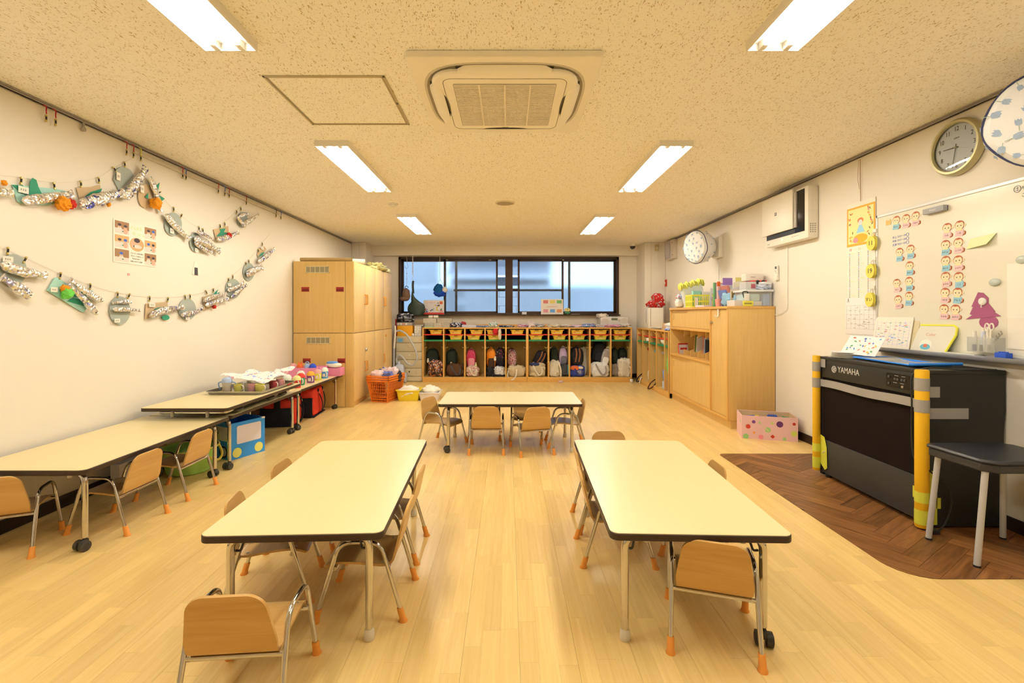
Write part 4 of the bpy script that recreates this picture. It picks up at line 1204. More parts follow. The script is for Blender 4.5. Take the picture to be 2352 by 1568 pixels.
for i, (dx, dy, r_, m, lb) in enumerate(((-.15, -.03, .04, flat(245, 165, 140), 'peach drinking top on the pink box'), (-.06, -.05, .035, flat(240, 105, 40), 'orange drinking top on the pink box'), (.03, -.06, .033, flat(170, 190, 195), 'grey drinking top with a loop on the pink box'), (.10, -.07, .04, flat(40, 80, 170), 'blue drinking top on the pink box'))):
    q = MB(); q.lathe([(r_, 0), (r_, .015), (r_ * .85, .035), (r_ * .45, .05), (r_ * .2, .052)], 16)
    if i == 2: q.tube([(.022 * math.cos(a), 0, .05 + .022 * math.sin(a)) for a in [R(18 * k) for k in range(11)]], .006, n=7)
    if i == 1: q.lathe([(.012, .045), (.005, .075)], 8, M=T((.015, 0, 0))); q.lathe([(.012, .045), (.005, .075)], 8, M=T((-.015, 0, 0)))
    one(q, 'drinking_top', m, lb, 'cup top', (-2.42 + dx, 5.72 + dy, HT + .124))
t = thing('wipes_pack', 'soft white and blue pack of wipes lying on a pink box', 'pack', M=T((-2.16, 5.90, HT + .10)) @ RZ(-20))
q = MB(); q.ball((0, 0, .03), .10, .06, .03, n=18, k=10, pw=.7, rough=.1, seed=3); q.build('body', PAPER, t)
q = MB(); q.ball((-.02, -.005, .058), .075, .045, .022, n=16, k=8, pw=.7, rough=.1, seed=5); q.build('flap', flat(110, 160, 200), t)
q = MB(); q.box(-.10, .10, -.08, .08, 0, .098, b=.004); one(q, 'carton', flat(238, 135, 140), 'small pink carton under the pack of wipes', 'box', (-2.16, 5.92, HT))

# ------------------------------------------------------------------ under the wall tables
# blue bus boxes
BB = mat('blue_painted_card', pc(55, 145, 195), 0.6)
t = thing('bus_box', 'blue cardboard box painted like a bus, with yellow wheels', 'box', (-2.258, 3.87, 0), R(65.5))
# local x along the long visible side, local y into the wall
a_, b_, h_ = 0.315, 0.345, 0.30
for nm, bx in (('side_panel', (0, a_, 0, .006)), ('side_panel', (0, a_, b_ - .006, b_)), ('end_panel', (0, .006, .006, b_ - .006)), ('end_panel', (a_ - .006, a_, .006, b_ - .006))):
    q = MB(); q.box(bx[0], bx[1], bx[2], bx[3], 0, h_); q.build(nm, BB, t, smooth=0)
q = MB(); q.box(.006, a_ - .006, .006, b_ - .006, 0, .006); q.build('bottom', BB, t, smooth=0)
Mf = Matrix(((1, 0, 0, 0), (0, 0, -1, 0), (0, 1, 0, 0), (0, 0, 0, 1)))          # on the long side: x along, y up
q = MB(); q.prism(rrect(.225, .15, .014, cx=.165, cy=.195), 0, .0015, M=Mf); q.build('window_paper', flat(240, 215, 190), t, smooth=0)
for cx in (.055, .255):
    q = MB(); q.prism(oval(.040, .040, 24, cx, .052), 0, .002, M=Mf); q.build('paper_wheel', flat(240, 220, 100), t, smooth=0)
q = MB(); q.box(a_ - .03, a_ + .001, -.001, .02, h_ - .012, h_ + .001); q.build('tape', PAPER, t, smooth=0)
Me = Matrix(((0, 0, -1, 0), (-1, 0, 0, 0), (0, 1, 0, 0), (0, 0, 0, 1)))         # on the near end: x runs to -y
q = MB(); q.prism([(-.30, .155), (-.03, .15), (-.03, .265), (-.17, .27), (-.30, .26)], 0, .001, M=Me); q.build('white_paper', PAPER, t, smooth=0)
q = MB(); q.prism([(-.27, .165), (-.13, .158), (-.13, .225), (-.27, .235)], .001, .002, M=Me); q.build('name_label', flat(240, 225, 130), t, smooth=0)
text('ヤマ', .055, t, Me @ T((-.20, .195, .0021)), INK, 'lettering')
q = MB(); q.prism(oval(.05, .05, 24, -.09, .06), 0, .002, M=Me); q.build('paper_wheel', flat(40, 40, 42), t, smooth=0)
q = MB(); q.prism(oval(.035, .035, 24, -.09, .06), .002, .003, M=Me); q.build('hub_paper', flat(185, 180, 160), t, smooth=0)
# green tub with yellow rim under the near table
t = thing('green_tub', 'lime green plastic tub with yellow handles under the wall table', 'tub', (-2.43, 3.62, 0))
q = MB(); q.lathe([(.13, 0), (.145, .01), (.19, .19), (.198, .19), (.198, .182), (.185, .17), (.13, .012)], 28, cap1=False); q.build('body', flat(170, 200, 80), t)
q = MB(); q.tube([(.196 * math.cos(a), .196 * math.sin(a), .186) for a in [2 * math.pi * i / 28 for i in range(28)]], .008, n=7, closed=True); q.build('rim', flat(225, 200, 80), t)
q = MB(); q.tube(smooth_path([(.15, -.12, .18), (.21, -.07, .12), (.225, 0, .09), (.21, .07, .12), (.15, .12, .18)], 5), .009, n=8); q.build('handle', flat(230, 190, 60), t)
q = MB(); q.box(-.20, .20, -.03, .03, 0, .20, b=.004); one(q, 'picture_book_box', flat(225, 205, 180), 'pale carton standing behind the green tub', 'box', (-2.60, 3.34, 0), R(90))
# red and black bags
REDB = fabric(232, 66, 40); BLKB = fabric(38, 34, 32)
def red_bag(loc, rz, w_, d_, h_, label):
    t = thing('red_tote_bag', label, 'bag', loc, R(rz))
    def blk(x0, x1, y0, y1, z0, z1, s):
        q = MB()
        def fn(u, v):
            return (0, 0, 0)
        q.ball(((x0 + x1) / 2, (y0 + y1) / 2, (z0 + z1) / 2), (x1 - x0) / 2, (y1 - y0) / 2, (z1 - z0) / 2, n=28, k=18, pw=0.28, rough=.05, seed=s, fr=2.5)
        return q
    blk(-w_ / 2, w_ / 2, -d_ / 2, d_ / 2, 0, h_, 2).build('body', REDB, t)
    q = MB(); q.box(-w_ / 2 - .004, w_ / 2 + .004, -d_ / 2 - .004, d_ / 2 + .004, 0.001, h_ * .035, b=.004); q.build('base_piping', BLKB, t)
    q = MB(); q.box(-w_ / 2 - .008, w_ / 2 * .88, -d_ / 2 - .012, -d_ / 2 + .03, 0.004, h_ * .66, b=.006); q.box(-w_ * .12, w_ * .06, -d_ / 2 - .013, -d_ / 2 + .03, h_ * .66, h_ * .97, b=.004); q.build('pocket', BLKB, t)
    for yy, sl in ((-d_ * .12, .02), (d_ * .28, -.03)):
        q = MB(); q.box(w_ / 2 - .004, w_ / 2 + .006, yy - .016, yy + .016, h_ * .80, h_ * .90, b=.002); q.build('strap_patch', BLKB, t)
        q = MB(); q.tube(smooth_path([(w_ / 2 + .008, yy, h_ * .82), (w_ / 2 + .012, yy + .01, h_ * .76), (w_ / 2 + .012, yy + .006, h_ * .70)], 4), .004, n=6); q.build('snap_hook', CHROME, t)
        q = MB()
        def stp(u, v, yy=yy, sl=sl):
            return (w_ / 2 + .012 + .03 * math.sin(u * 3.0), yy + (v - .5) * .026 + sl * u * 3, h_ * .70 * (1 - u) + .012)
        q.sheet(stp, 10, 3, .004); q.build('strap', BLKB, t)
    return t
red_bag((-2.46, 5.18, 0), 12, .34, .34, .30, 'red tote bag with a big black front pocket behind the caster legs')
red_bag((-2.42, 5.66, 0), 6, .34, .44, .345, 'red tote bag with black shoulder straps beside the tall cupboard')

# ------------------------------------------------------------------ tall cupboards by the left wall
BEECH = wood('beech_laminate', (0.64, 0.435, 0.155), (0.72, 0.505, 0.20), grain=(38, 38, 2.2), rough=0.42, spec=0.35, bump=0.02)
BEECHD = wood('beech_door', (0.68, 0.49, 0.225), (0.76, 0.56, 0.27), grain=(38, 38, 2.2), rough=0.40, spec=0.35, bump=0.02)
EDGW = wood('oiled_edge_wood', (0.62, 0.36, 0.10), (0.72, 0.44, 0.145), grain=(30, 3, 30), rough=0.4, spec=0.4)
EDGV = wood('oiled_upright_wood', (0.62, 0.36, 0.10), (0.72, 0.44, 0.145), grain=(30, 30, 3), rough=0.4, spec=0.4)
HANDLE = mat('orange_wood_handle', pc(225, 150, 60), 0.4)
REDP = mat('dark_red_plastic', pc(165, 42, 28), 0.4)
GAPM = mat('cupboard_gap', lin(60, 40, 20), 0.8)
CX0, CX1 = -2.745, -1.97
def cupboard(y0, y1, z0, z1, label, near, hz, knob=None, single=False):
    t = thing('cupboard', label, 'cupboard', (CX0, y0, z0))
    Wd, Ln, H = CX1 - CX0, y1 - y0, z1 - z0
    q = MB(); q.box(0, Wd - .02, .001, Ln - .002, 0.004, H - .001); q.build('carcass', BEECH, t, smooth=0)
    if near:
        q = MB(); q.box(0, .663, -.012, .001, .004, H - .002, b=.002); q.build('end_panel', BEECH, t)
        q = MB(); q.box(.667, Wd - .001, -.012, .001, .004 if z0 > 0 else 0, H - .002, b=.002); q.build('end_strip', BEECH, t)
    zb = 0.07 if z0 == 0 else .004
    for k in range(2):
        ya, yb = (.004, Ln / 2 - .0015) if k == 0 else (Ln / 2 + .0015, Ln - .004)
        q = MB(); q.box(Wd - .02, Wd, ya, yb, zb, H - .004, b=.0015); d_ = q.build('door', BEECHD, t)
        if not (single and k == 1):
            yh = Ln / 2 + (-.035 if k == 0 else .035)
            q = MB(); q.tube(fillet([(Wd, yh, hz - .065), (Wd + .024, yh, hz - .065), (Wd + .024, yh, hz + .065), (Wd, yh, hz + .065)], .02, 4), .008, n=8); q.build('handle', HANDLE, d_)
        for zz in (zb + .12, H / 2, H - .12):
            q = MB(); yy = .006 if k == 0 else Ln - .006
            q.box(Wd - .001, Wd + .002, yy - .003, yy + .003, zz - .018, zz + .018); q.build('hinge', STEEL, d_, smooth=0)
    if z0 == 0:
        q = MB(); q.box(.02, Wd - .025, .005, Ln - .005, 0, .068); q.build('plinth', mat('brown_plinth', lin(96, 58, 34), 0.6), t, smooth=0)
    if near:
        for (x, zc) in near['red']:
            g = x - CX0
            q = MB(); q.box(g, g + .10, -.014, -.006, zc - .03 - z0, zc + .03 - z0, b=.002); h = q.build('recessed_handle', REDP, t)
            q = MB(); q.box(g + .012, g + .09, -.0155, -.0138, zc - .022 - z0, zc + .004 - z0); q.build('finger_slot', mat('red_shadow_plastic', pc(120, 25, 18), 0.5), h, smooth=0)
        zv = near['vent'] - z0; xv = near['vx'] - CX0
        q = MB()
        for bx in ((0, .305, -.045, -.037), (0, .305, .037, .045), (0, .008, -.045, .045), (.297, .305, -.045, .045)): q.box(xv + bx[0], xv + bx[1], -.018, -.010, zv + bx[2], zv + bx[3])
        for k in range(1, 5): q.box(xv + k * .061 - .003, xv + k * .061 + .003, -.017, -.010, zv - .04, zv + .04)
        v_ = q.build('vent_frame', mat('vent_cream', pc(240, 205, 130), 0.5), t, smooth=0)
        for k in range(8):
            q = MB(); q.box(xv + .006, xv + .299, -.0155, -.012, zv - .036 + k * .0095, zv - .031 + k * .0095); q.build('slat', mat('vent_slat', pc(205, 180, 115), 0.5), v_, smooth=0)
        q = MB(); q.box(xv + .004, xv + .301, -.0125, -.0115, zv - .04, zv + .04); q.build('vent_backing', mat('vent_dark', pc(125, 105, 65), 0.7), v_, smooth=0)
    if knob:
        nm, m, y_, z_, r_ = knob
        q = MB(); q.ball((Wd + .008, y_, z_ - z0), r_ * .6, r_, r_, n=12, k=8); q.build(nm, m, t)
    return t
ZS, ZT, YM = 0.949, 1.872, 7.052
cupboard(6.086, YM, ZS, ZT, 'upper tall beech cupboard with vent and red grips facing the tables', {'red': [(-2.64, 1.51), (-2.197, 1.51)], 'vent': 1.763, 'vx': -2.586}, 0.445)
cupboard(6.086, YM, 0, ZS, 'lower beech cupboard with vent, behind the far wall table', {'red': [(-2.622, .597), (-2.178, .597)], 'vent': .858, 'vx': -2.578}, 0.48, ('lock', STEEL, .50, .70, .024))
cupboard(YM, 8.07, ZS, ZT, 'upper beech cupboard beside the window wall', None, 0.445)
cupboard(YM, 8.07, 0, ZS, 'lower beech cupboard beside the vacuum cleaner', None, 0.50, ('knob', HANDLE, .62, .855, .022), single=True)
# rolls on the cupboards
def roll(p0, p1, r_, m, label, core=True, name='paper_roll'):
    t = thing(name, label, 'roll', tuple(p0))
    p0 = Vector(p0); d = Vector(p1) - p0
    q = MB(); n = 40
    ax = d.normalized(); a = ax.orthogonal().normalized(); c = ax.cross(a)
    prof = []
    for i in range(n):
        th = 2 * math.pi * 2.2 * i / (n - 1); rr = r_ * (1 - .35 * i / (n - 1)); prof.append(a * (rr * math.cos(th)) + c * (rr * math.sin(th)))
    vs = [v for v in prof] + [v + d for v in prof]
    q.add(vs, [(i, i + 1, n + i + 1, n + i) for i in range(n - 1)])
    q.build('sheet', m, t)
    q = MB(); q.cyl(d * .002, d * .998, r_ * .62, n=16, caps=False); q.build('inner_turn', m, t)
    return t
roll((-2.68, 6.14, ZT + .028), (-2.02, 6.16, ZT + .028), .026, mat('kraft_paper', pc(200, 160, 90), 0.85), 'long roll of brown kraft paper on the tall cupboard')
roll((-2.35, 6.32, ZT + .038), (-1.965, 6.52, ZT + .038), .037, PAPER, 'thick white paper roll beside the kraft roll')
def lump(name, label, cat, loc, w_, d_, h_, m, seed, rz=0, rough=.45, fr=2.6, n=26, k=14, group=None):
    q = MB(); q.ball((0, 0, h_ / 2), w_ / 2, d_ / 2, h_ / 2, n=n, k=k, pw=.75, rough=rough, seed=seed, fr=fr)
    lo = min(v.z for v in q.v)
    for v in q.v:
        v.z = max(0, v.z * h_ / max(.001, h_))
    return one(q, name, m, label, cat, loc, R(rz), group, smooth=70)
lump('yellow_bag', 'crumpled pale yellow plastic bag on the far upper cupboard', 'bag', (-2.10, 7.5, ZT), .26, .5, .12, mat('pale_yellow_film', pc(230, 205, 120), .3), 4, rough=.8)
lump('yellow_bag', 'flat crumpled cream bag at the back of the far upper cupboard', 'bag', (-2.08, 7.88, ZT), .22, .26, .09, mat('cream_film', pc(235, 215, 150), .35), 9, rough=.8)

# ------------------------------------------------------------------ locker unit under the window
LF, LB = 8.335, 8.86
def X8(px, d=LF): return (px - 1166) * d / F
LOCKW = wood('locker_maple', (0.60, 0.41, 0.155), (0.68, 0.48, 0.20), grain=(30, 30, 2.5), rough=0.42, bump=0.02)
REDS = mat('red_shelf_paint', pc(222, 60, 32), 0.4); GRNS = mat('green_shelf_paint', pc(40, 135, 75), 0.4)
divs = [970, 1019, 1067.5, 1114, 1162, 1211, 1260, 1308, 1355, 1403, 1451.5]
DV = [X8(p) for p in divs]
ZTOP, ZRED, ZGRN, ZFL = 0.955, 0.836, 0.738, 0.085
def locker(xs, label):
    x0, x1 = xs[0], xs[-1]
    t = thing('locker_unit', label, 'lockers', (x0, LF, 0))
    D = LB - LF
    q = MB(); q.box(0, x1 - x0, -.008, D, ZTOP - .022, ZTOP, b=.003); q.build('top_panel', EDGW, t)
    q = MB(); q.box(0, x1 - x0, D - .018, D, ZTOP, ZTOP + .045, b=.003); q.build('upstand', EDGW, t)
    q = MB(); q.box(0.002, x1 - x0 - .002, -.004, .016, 0, ZFL - .004, b=.003); q.build('plinth', EDGW, t)
    q = MB(); q.box(.004, x1 - x0 - .004, .016, D - .012, ZFL - .02, ZFL); q.build('floor_panel', LOCKW, t, smooth=0)
    q = MB(); q.box(.004, x1 - x0 - .004, D - .012, D - .004, ZFL, ZTOP - .022); q.build('back_panel', LOCKW, t, smooth=0)
    q = MB(); q.box(.02, x1 - x0 - .02, D - .016, D - .012, ZGRN, ZTOP - .022); q.build('dark_back_layer', mat('dark_brown_layer', lin(58, 38, 28), .7), t, smooth=0)  # thin dark brown layer added over the back panel, behind the trays
    for i, x in enumerate(xs):
        a = x - x0
        lo, hi = (a, a + .02) if i == 0 else ((a - .02, a) if i == len(xs) - 1 else (a - .01, a + .01))
        q = MB(); q.box(lo, hi, .008, D - .012, ZFL - .02, ZTOP - .022); p = q.build('side_panel' if i in (0, len(xs) - 1) else 'divider', LOCKW, t, smooth=0)
        q = MB(); q.box(lo - .002, hi + .002, -.004, .008, ZFL - .004, ZTOP - .022, b=.002); q.build('edge_strip', EDGV, p)
    for i in range(len(xs) - 1):
        a, b = xs[i] - x0 + .011, xs[i + 1] - x0 - .011
        q = MB(); q.box(a, b, .012, D - .012, ZRED - .016, ZRED); q.build('red_shelf', REDS, t, smooth=0)
        q = MB(); q.box(a, b, .006, D - .012, ZGRN - .024, ZGRN); q.build('green_shelf', GRNS, t, smooth=0)
        for s, xx in ((1, a), (-1, b)):
            q = MB(); q.tube(smooth_path([(xx, .14, .60), (xx + s * .03, .13, .59), (xx + s * .045, .12, .61)], 3), .006, n=6)
            q.box(xx - .002, xx + .004, .11, .17, .575, .635); q.build('coat_hook', mat('ivory_hook', pc(225, 190, 110), 0.4), t)
    return t
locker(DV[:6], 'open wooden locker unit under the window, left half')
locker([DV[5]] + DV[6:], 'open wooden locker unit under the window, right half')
t = thing('anchor_hook', 'small anchor-shaped hook at the back of the sixth locker bay', 'hook', group='anchor hooks', loc=(X8(1241), LB - .016, .63))
TRAY = mat('yellow_tray', pc(248, 200, 60), 0.4)
q = MB(); q.box(-.02, .02, -.008, 0, 0, .06, b=.004); q.tube([(.045 * math.cos(a), -.006, .01 + .03 * math.sin(a)) for a in [R(180 + 18 * k) for k in range(11)]], .006, n=6); q.build('anchor', mat('ivory_hook', pc(225, 190, 110), 0.4), t)
dup(t, (X8(1011.5), LB - .016, .63), 0, 'small anchor-shaped hook at the back of the first locker bay', name='anchor_hook')
tray0 = None
up = [473, 650, 840, 970, 1208, 1382, 1567, 1748, 1963, 2140]
lowr = [None, 653, 813, 1000, None, 1378, 1590, 1765, 1963, 2140]
nth = ('first', 'second', 'third', 'fourth', 'fifth', 'sixth', 'seventh', 'eighth', 'ninth', 'last')
def make_tray(label):
    t = thing('storage_tray', label, 'tray', group='yellow name trays in the lockers')
    w_, d_, h_ = .225, .34, .078
    q = MB()
    a, b = rrect(w_ - .03, d_ - .03, .02, 3), rrect(w_, d_, .02, 3)
    n = len(a)
    vs = [(x, y + d_ / 2, 0) for x, y in a] + [(x, y + d_ / 2, h_) for x, y in b] + [(x * .965, (y) * .98 + d_ / 2, h_) for x, y in b] + [(x * .965, y * .98 + d_ / 2, .004) for x, y in a]
    fs = [list(range(n))[::-1]] + [(i, (i + 1) % n, n + (i + 1) % n, n + i) for i in range(n)] + [(n + i, n + (i + 1) % n, 2 * n + (i + 1) % n, 2 * n + i) for i in range(n)] + [(2 * n + i, 2 * n + (i + 1) % n, 3 * n + (i + 1) % n, 3 * n + i) for i in range(n)] + [[3 * n + i for i in range(n)]]
    q.add(vs, fs); q.build('body', TRAY, t)
    q = MB(); q.box(-w_ / 2 - .012, w_ / 2 + .012, -.012, 0.004, h_ - .010, h_, b=.003); q.build('lip', TRAY, t)
    q = MB(); q.box(-.032, .032, -.0135, -.002, h_ - .018, h_ + .001); q.build('finger_notch', mat('tray_notch', pc(150, 105, 25), .6), t, smooth=0)
    q = MB(); q.prism(rrect(.13, .032, .004, cx=0.005), 0, .001, M=T((0, .0095, .037)) @ RX(96)); l_ = q.build('name_label', flat(250, 222, 150), t, smooth=0)
    q = MB(); q.prism(oval(.014, .014, 12, -.042, 0), .001, .0018, M=T((0, .0095, .037)) @ RX(96)); q.build('picture_mark', flat(225, 110, 70), l_, smooth=0)
    q = MB()
    for k in range(4): q.prism(rrect(.011, .011, .002, cx=-.012 + k * .017), .001, .0016, M=T((0, .0095, .037)) @ RX(96))
    q.build('name_writing', flat(150, 110, 70), l_, smooth=0)
    return t
for row, (lst, z, nm) in enumerate(((up, ZRED, 'red'), (lowr, ZGRN, 'green'))):
    for i, c in enumerate(lst):
        if c is None: continue
        lb = 'yellow name tray on the %s shelf of the %s locker bay from the left' % (nm, nth[i])
        x = X8(880 + c / 3.92)
        x = max(DV[i] + .015 + .126, min(DV[i + 1] - .015 - .126, x))
        loc = (x, LF + .03, z + .001)
        if tray0 is None: tray0 = make_tray(lb); tray0.location = loc
        else: dup(tray0, loc, 0, lb, name='storage_tray')

# ---- bags
def bx(crop, x0, y0, x1, y1):
    if crop == 2: f = lambda x, y: (880 + x / 7.84, 690 + y / 7.84)
    else: f = lambda x, y: (1160 + x / 7.35, 690 + y / 7.35)
    a = f(x0, y0); b = f(x1, y1)
    return a[0], a[1], b[0], b[1]
def place(b, d):
    x0, x1 = (b[0] - 1166) * d / F, (b[2] - 1166) * d / F
    z1, z0 = CAMZ + (720 - b[1]) * d / F, CAMZ + (720 - b[3]) * d / F
    return x0, x1, max(z0, ZFL + .001), z1
def strap(q, pts, w_=.012, th=.003):
    P = smooth_path(pts, 5); n = len(P)
    def fn(u, v):
        i = min(n - 1, int(round(u * (n - 1)))); p = P[i]
        t_ = (P[min(i + 1, n - 1)] - P[max(i - 1, 0)]).normalized()
        side = t_.cross(Vector((0, -1, 0)))
        side = side.normalized() if side.length > 1e-4 else Vector((1, 0, 0))
        return p + side * ((v - .5) * 2 * w_)
    q.sheet(fn, n, 2, th)
def backpack(label, b, d, m, pm=None, dep=.15, tilt=0, straps=None, seed=0, zipm=None, charm=None, hang=None):
    x0, x1, z0, z1 = place(b, d)
    w_, h_ = x1 - x0, z1 - z0
    t = thing('backpack', label, 'backpack', M=T(((x0 + x1) / 2, d + dep / 2, z0)) @ RY(tilt), group='backpacks in the lockers')
    q = MB()
    q.ball((0, 0, h_ * .48), w_ * .47, dep / 2, h_ * .48, n=24, k=16, pw=.55, rough=.10, seed=seed, fr=1.8)
    for v in q.v:
        k_ = max(0, (v.z - h_ * .55) / (h_ * .45)); v.x *= 1 - .22 * k_ * k_
    q.build('body', m, t)
    q = MB(); q.ball((w_ * .04, -dep * .47, h_ * .27), w_ * .34, dep * .16, h_ * .23, n=18, k=12, pw=.5, rough=.08, seed=seed + 3, fr=1.8); q.build('front_pocket', pm or m, t)
    q = MB(); q.tube([(w_ * .40 * math.cos(a), -dep * .40, h_ * .50 + h_ * .40 * math.sin(a)) for a in [R(-20 + 220 * k / 18) for k in range(19)]], .004, n=6); q.build('zip_piping', zipm or BLKB, t)
    q = MB(); q.tube([(.022 * math.cos(a), -.01, h_ * .95 + .03 * math.sin(a)) for a in [R(180 * k / 8) for k in range(9)]], .005, n=6); q.build('top_loop', zipm or m, t)
    if straps:
        for sx in (-.10, .14):
            q = MB(); strap(q, [(w_ * sx, -dep * .50, h_ * .92), (w_ * (sx + .04), -dep * .66, h_ * .62), (w_ * (sx - .02), -dep * .66, h_ * .3), (w_ * (sx - .06), -dep * .52, h_ * .06)], .011); q.build('shoulder_strap', straps, t)
    if charm:
        q = MB(); q.ball((charm[1] * w_, -dep * .66, charm[2] * h_), .022, .015, .03, n=10, k=8); q.ball((charm[1] * w_, -dep * .66, charm[2] * h_ + .038), .017, .014, .017, n=10, k=8); q.build('charm', charm[0], t)
    return t
def sack(label, b, d, m, dep=.17, seed=0, handle=None, cat='bag', hp=None, patch=None, rough=.30):
    x0, x1, z0, z1 = place(b, d)
    w_, h_ = x1 - x0, z1 - z0
    t = thing('cloth_bag', label, cat, ((x0 + x1) / 2, d + dep / 2, z0), group='cloth bags in the lockers')
    q = MB(); q.ball((0, 0, h_ * .47), w_ * .5, dep / 2, h_ * .52, n=30, k=18, pw=.6, rough=rough, seed=seed, fr=3.0)
    for v in q.v: v.z = max(v.z, .002); v.x = max(-w_ * .52, min(w_ * .52, v.x)); v.y = max(-dep * .55, min(dep * .55, v.y))
    q.build('body', m, t, smooth=40)
    if patch:
        for (pm_, px_, pz_, pw_, ph_) in patch:
            q = MB(); q.ball((px_ * w_, -dep * .34, pz_ * h_), pw_ * w_, dep * .22, ph_ * h_, n=14, k=10, pw=.7, rough=.2, seed=seed + 2); q.build('patch', pm_, t, smooth=40)
    if handle:
        pts = hp or [(-.25, -.5, .9), (-.1, -.62, .5), (.12, -.64, .15), (.30, -.6, .35), (.28, -.5, .75)]
        q = MB(); strap(q, [(a * w_, c * dep, e * h_) for a, c, e in pts], .012); q.build('handle', handle, t)
    return t
TART = mat('dark_green_tartan', (0.012, 0.022, 0.016), 0.85, vary=.5, vscale=60); BK = fabric(46, 40, 36); CREAM = fabric(232, 208, 160); WHT = fabric(240, 225, 195); BEI = fabric(215, 185, 130)
BRN = fabric(88, 56, 32); DGR = fabric(74, 68, 60)
PINK = fabric(228, 72, 96); PINK2 = fabric(245, 150, 140); ORG = fabric(245, 140, 40); LIL = fabric(205, 170, 180); GRY = fabric(165, 145, 120)
FLOR = print_mat('floral_print', pc(240, 200, 160), [pc(220, 120, 100), pc(150, 150, 110)], 60, .42)
CAMO = print_mat('orange_character_print', pc(225, 125, 45), [pc(60, 55, 90), pc(230, 200, 160), pc(70, 45, 30)], 34, .42)
BLKP = print_mat('black_dotted_print', pc(48, 40, 38), [pc(200, 80, 60), pc(120, 70, 150), pc(230, 200, 180)], 55, .33)
PKP = print_mat('pink_dotted_print', pc(240, 205, 175), [pc(200, 70, 70), pc(120, 60, 50)], 90, .42)
WBP = print_mat('white_black_print', pc(235, 220, 190), [pc(50, 45, 40)], 60, .36)
bk = lambda *a: bx(2, *a); ck = lambda *a: bx(3, *a)
STR_BROWN = mat('brown_leather', pc(150, 85, 35), .6)
backpack('dark green tartan backpack with a white cord, first locker bay', bk(765, 860, 1000, 1190), 8.52, TART, seed=1, charm=(PAPER, -.3, .3))
sack('orange patterned cloth bag on the floor of the first locker bay', bk(800, 1085, 1085, 1378), 8.37, CAMO, seed=2, handle=BRN)
backpack('dark green tartan backpack with a bear charm, second locker bay', bk(1130, 870, 1335, 1190), 8.52, TART, seed=3, charm=(flat(235, 190, 120), -.02, .1))
sack('shiny dark brown bag slumped in the second locker bay', bk(1140, 1140, 1450, 1368), 8.37, BRN, seed=4, handle=DGR)
backpack('bright pink backpack in the third locker bay', bk(1490, 870, 1670, 1205), 8.50, PINK, PINK2, seed=5, zipm=PINK2, charm=(flat(235, 215, 140), .5, .12))
sack('floral drawstring bag with a cream strap in the third locker bay', bk(1490, 1185, 1725, 1385), 8.37, FLOR, seed=6, handle=CREAM)
backpack('orange and black backpack with a white charm, fourth locker bay', bk(1855, 855, 2030, 1218), 8.45, ORG, fabric(70, 45, 30), seed=7, charm=(PAPER, .42, .45))
backpack('black backpack with colourful dots, fourth locker bay', bk(2012, 845, 2190, 1205), 8.53, BLKP, BK, seed=8)
sack('black bag with its strap hanging out of the fourth locker bay', bk(1845, 1195, 2020, 1385), 8.40, BK, seed=9, handle=BK, hp=[(-.4, -.5, .5), (-.52, -.75, -.1), (-.3, -.8, -.32), (.1, -.8, -.28), (.3, -.6, .3)])
sack('white bag with black print in the fourth locker bay', bk(1990, 1195, 2195, 1392), 8.38, WBP, seed=10, patch=[(BK, 0, .12, .45, .14)])
backpack('pale pink dotted backpack in the fifth locker bay', ck(35, 815, 200, 1108), 8.50, PKP, seed=11, zipm=BLKB)
sack('beige duffel bag with a hanging strap in the fifth locker bay', ck(40, 1105, 352, 1285), 8.37, BEI, seed=12, handle=CREAM, hp=[(-.45, -.4, .6), (-.48, -.6, .0), (-.25, -.75, -.25), (-.05, -.75, .1), (.0, -.55, .7)])
backpack('round black backpack with brown straps leaning in the sixth locker bay', ck(425, 825, 660, 1120), 8.50, BK, seed=13, tilt=24, straps=STR_BROWN, dep=.13)
sack('beige bag with navy cloth on top in the sixth locker bay', ck(400, 1060, 680, 1288), 8.37, BEI, seed=14, handle=CREAM, patch=[(fabric(60, 62, 85), -.15, .92, .3, .12)])
backpack('dark green tartan backpack in the seventh locker bay', ck(765, 790, 905, 1045), 8.52, TART, seed=15)
backpack('lilac backpack with a grey mesh pocket in the seventh locker bay', ck(912, 782, 1060, 1088), 8.49, LIL, fabric(120, 110, 105), seed=16, zipm=CREAM)
sack('cream bag with red drawings in the seventh locker bay', ck(748, 1020, 940, 1300), 8.37, CREAM, seed=17, handle=CREAM, hp=[(.3, -.5, .95), (.48, -.62, .5), (.5, -.62, .1), (.42, -.5, .0)])
sack('dark grey bag beside the cream one in the seventh locker bay', ck(945, 1075, 1075, 1285), 8.39, DGR, seed=18, patch=[(fabric(120, 190, 170), .45, .55, .07, .4)])
backpack('black backpack with brown leather straps in the eighth locker bay', ck(1100, 780, 1340, 1100), 8.46, BK, seed=19, straps=STR_BROWN)
sack('tall cream bag behind the black backpack, eighth locker bay', ck(1250, 790, 1398, 1285), 8.60, CREAM, seed=20, rough=.2)
sack('orange, blue and grey patchwork bag in the eighth locker bay', ck(1100, 1100, 1350, 1300), 8.36, fabric(60, 70, 130), seed=21, handle=fabric(60, 60, 100), patch=[(fabric(225, 110, 50), -.18, .78, .30, .2), (fabric(150, 140, 130), .12, .42, .28, .25), (CREAM, .2, .8, .2, .12)])
backpack('large black backpack filling the ninth locker bay', ck(1455, 690, 1690, 1050), 8.50, BK, seed=22, tilt=8, charm=None, dep=.2)
backpack('grey and white backpack leaning in the ninth locker bay', ck(1595, 790, 1740, 1110), 8.42, GRY, WHT, seed=23, tilt=14, dep=.11, zipm=WHT)
sack('big white drawstring bag spilling out of the ninth locker bay', ck(1455, 1045, 1765, 1330), 8.34, WHT, seed=24, handle=GRY, rough=.22)
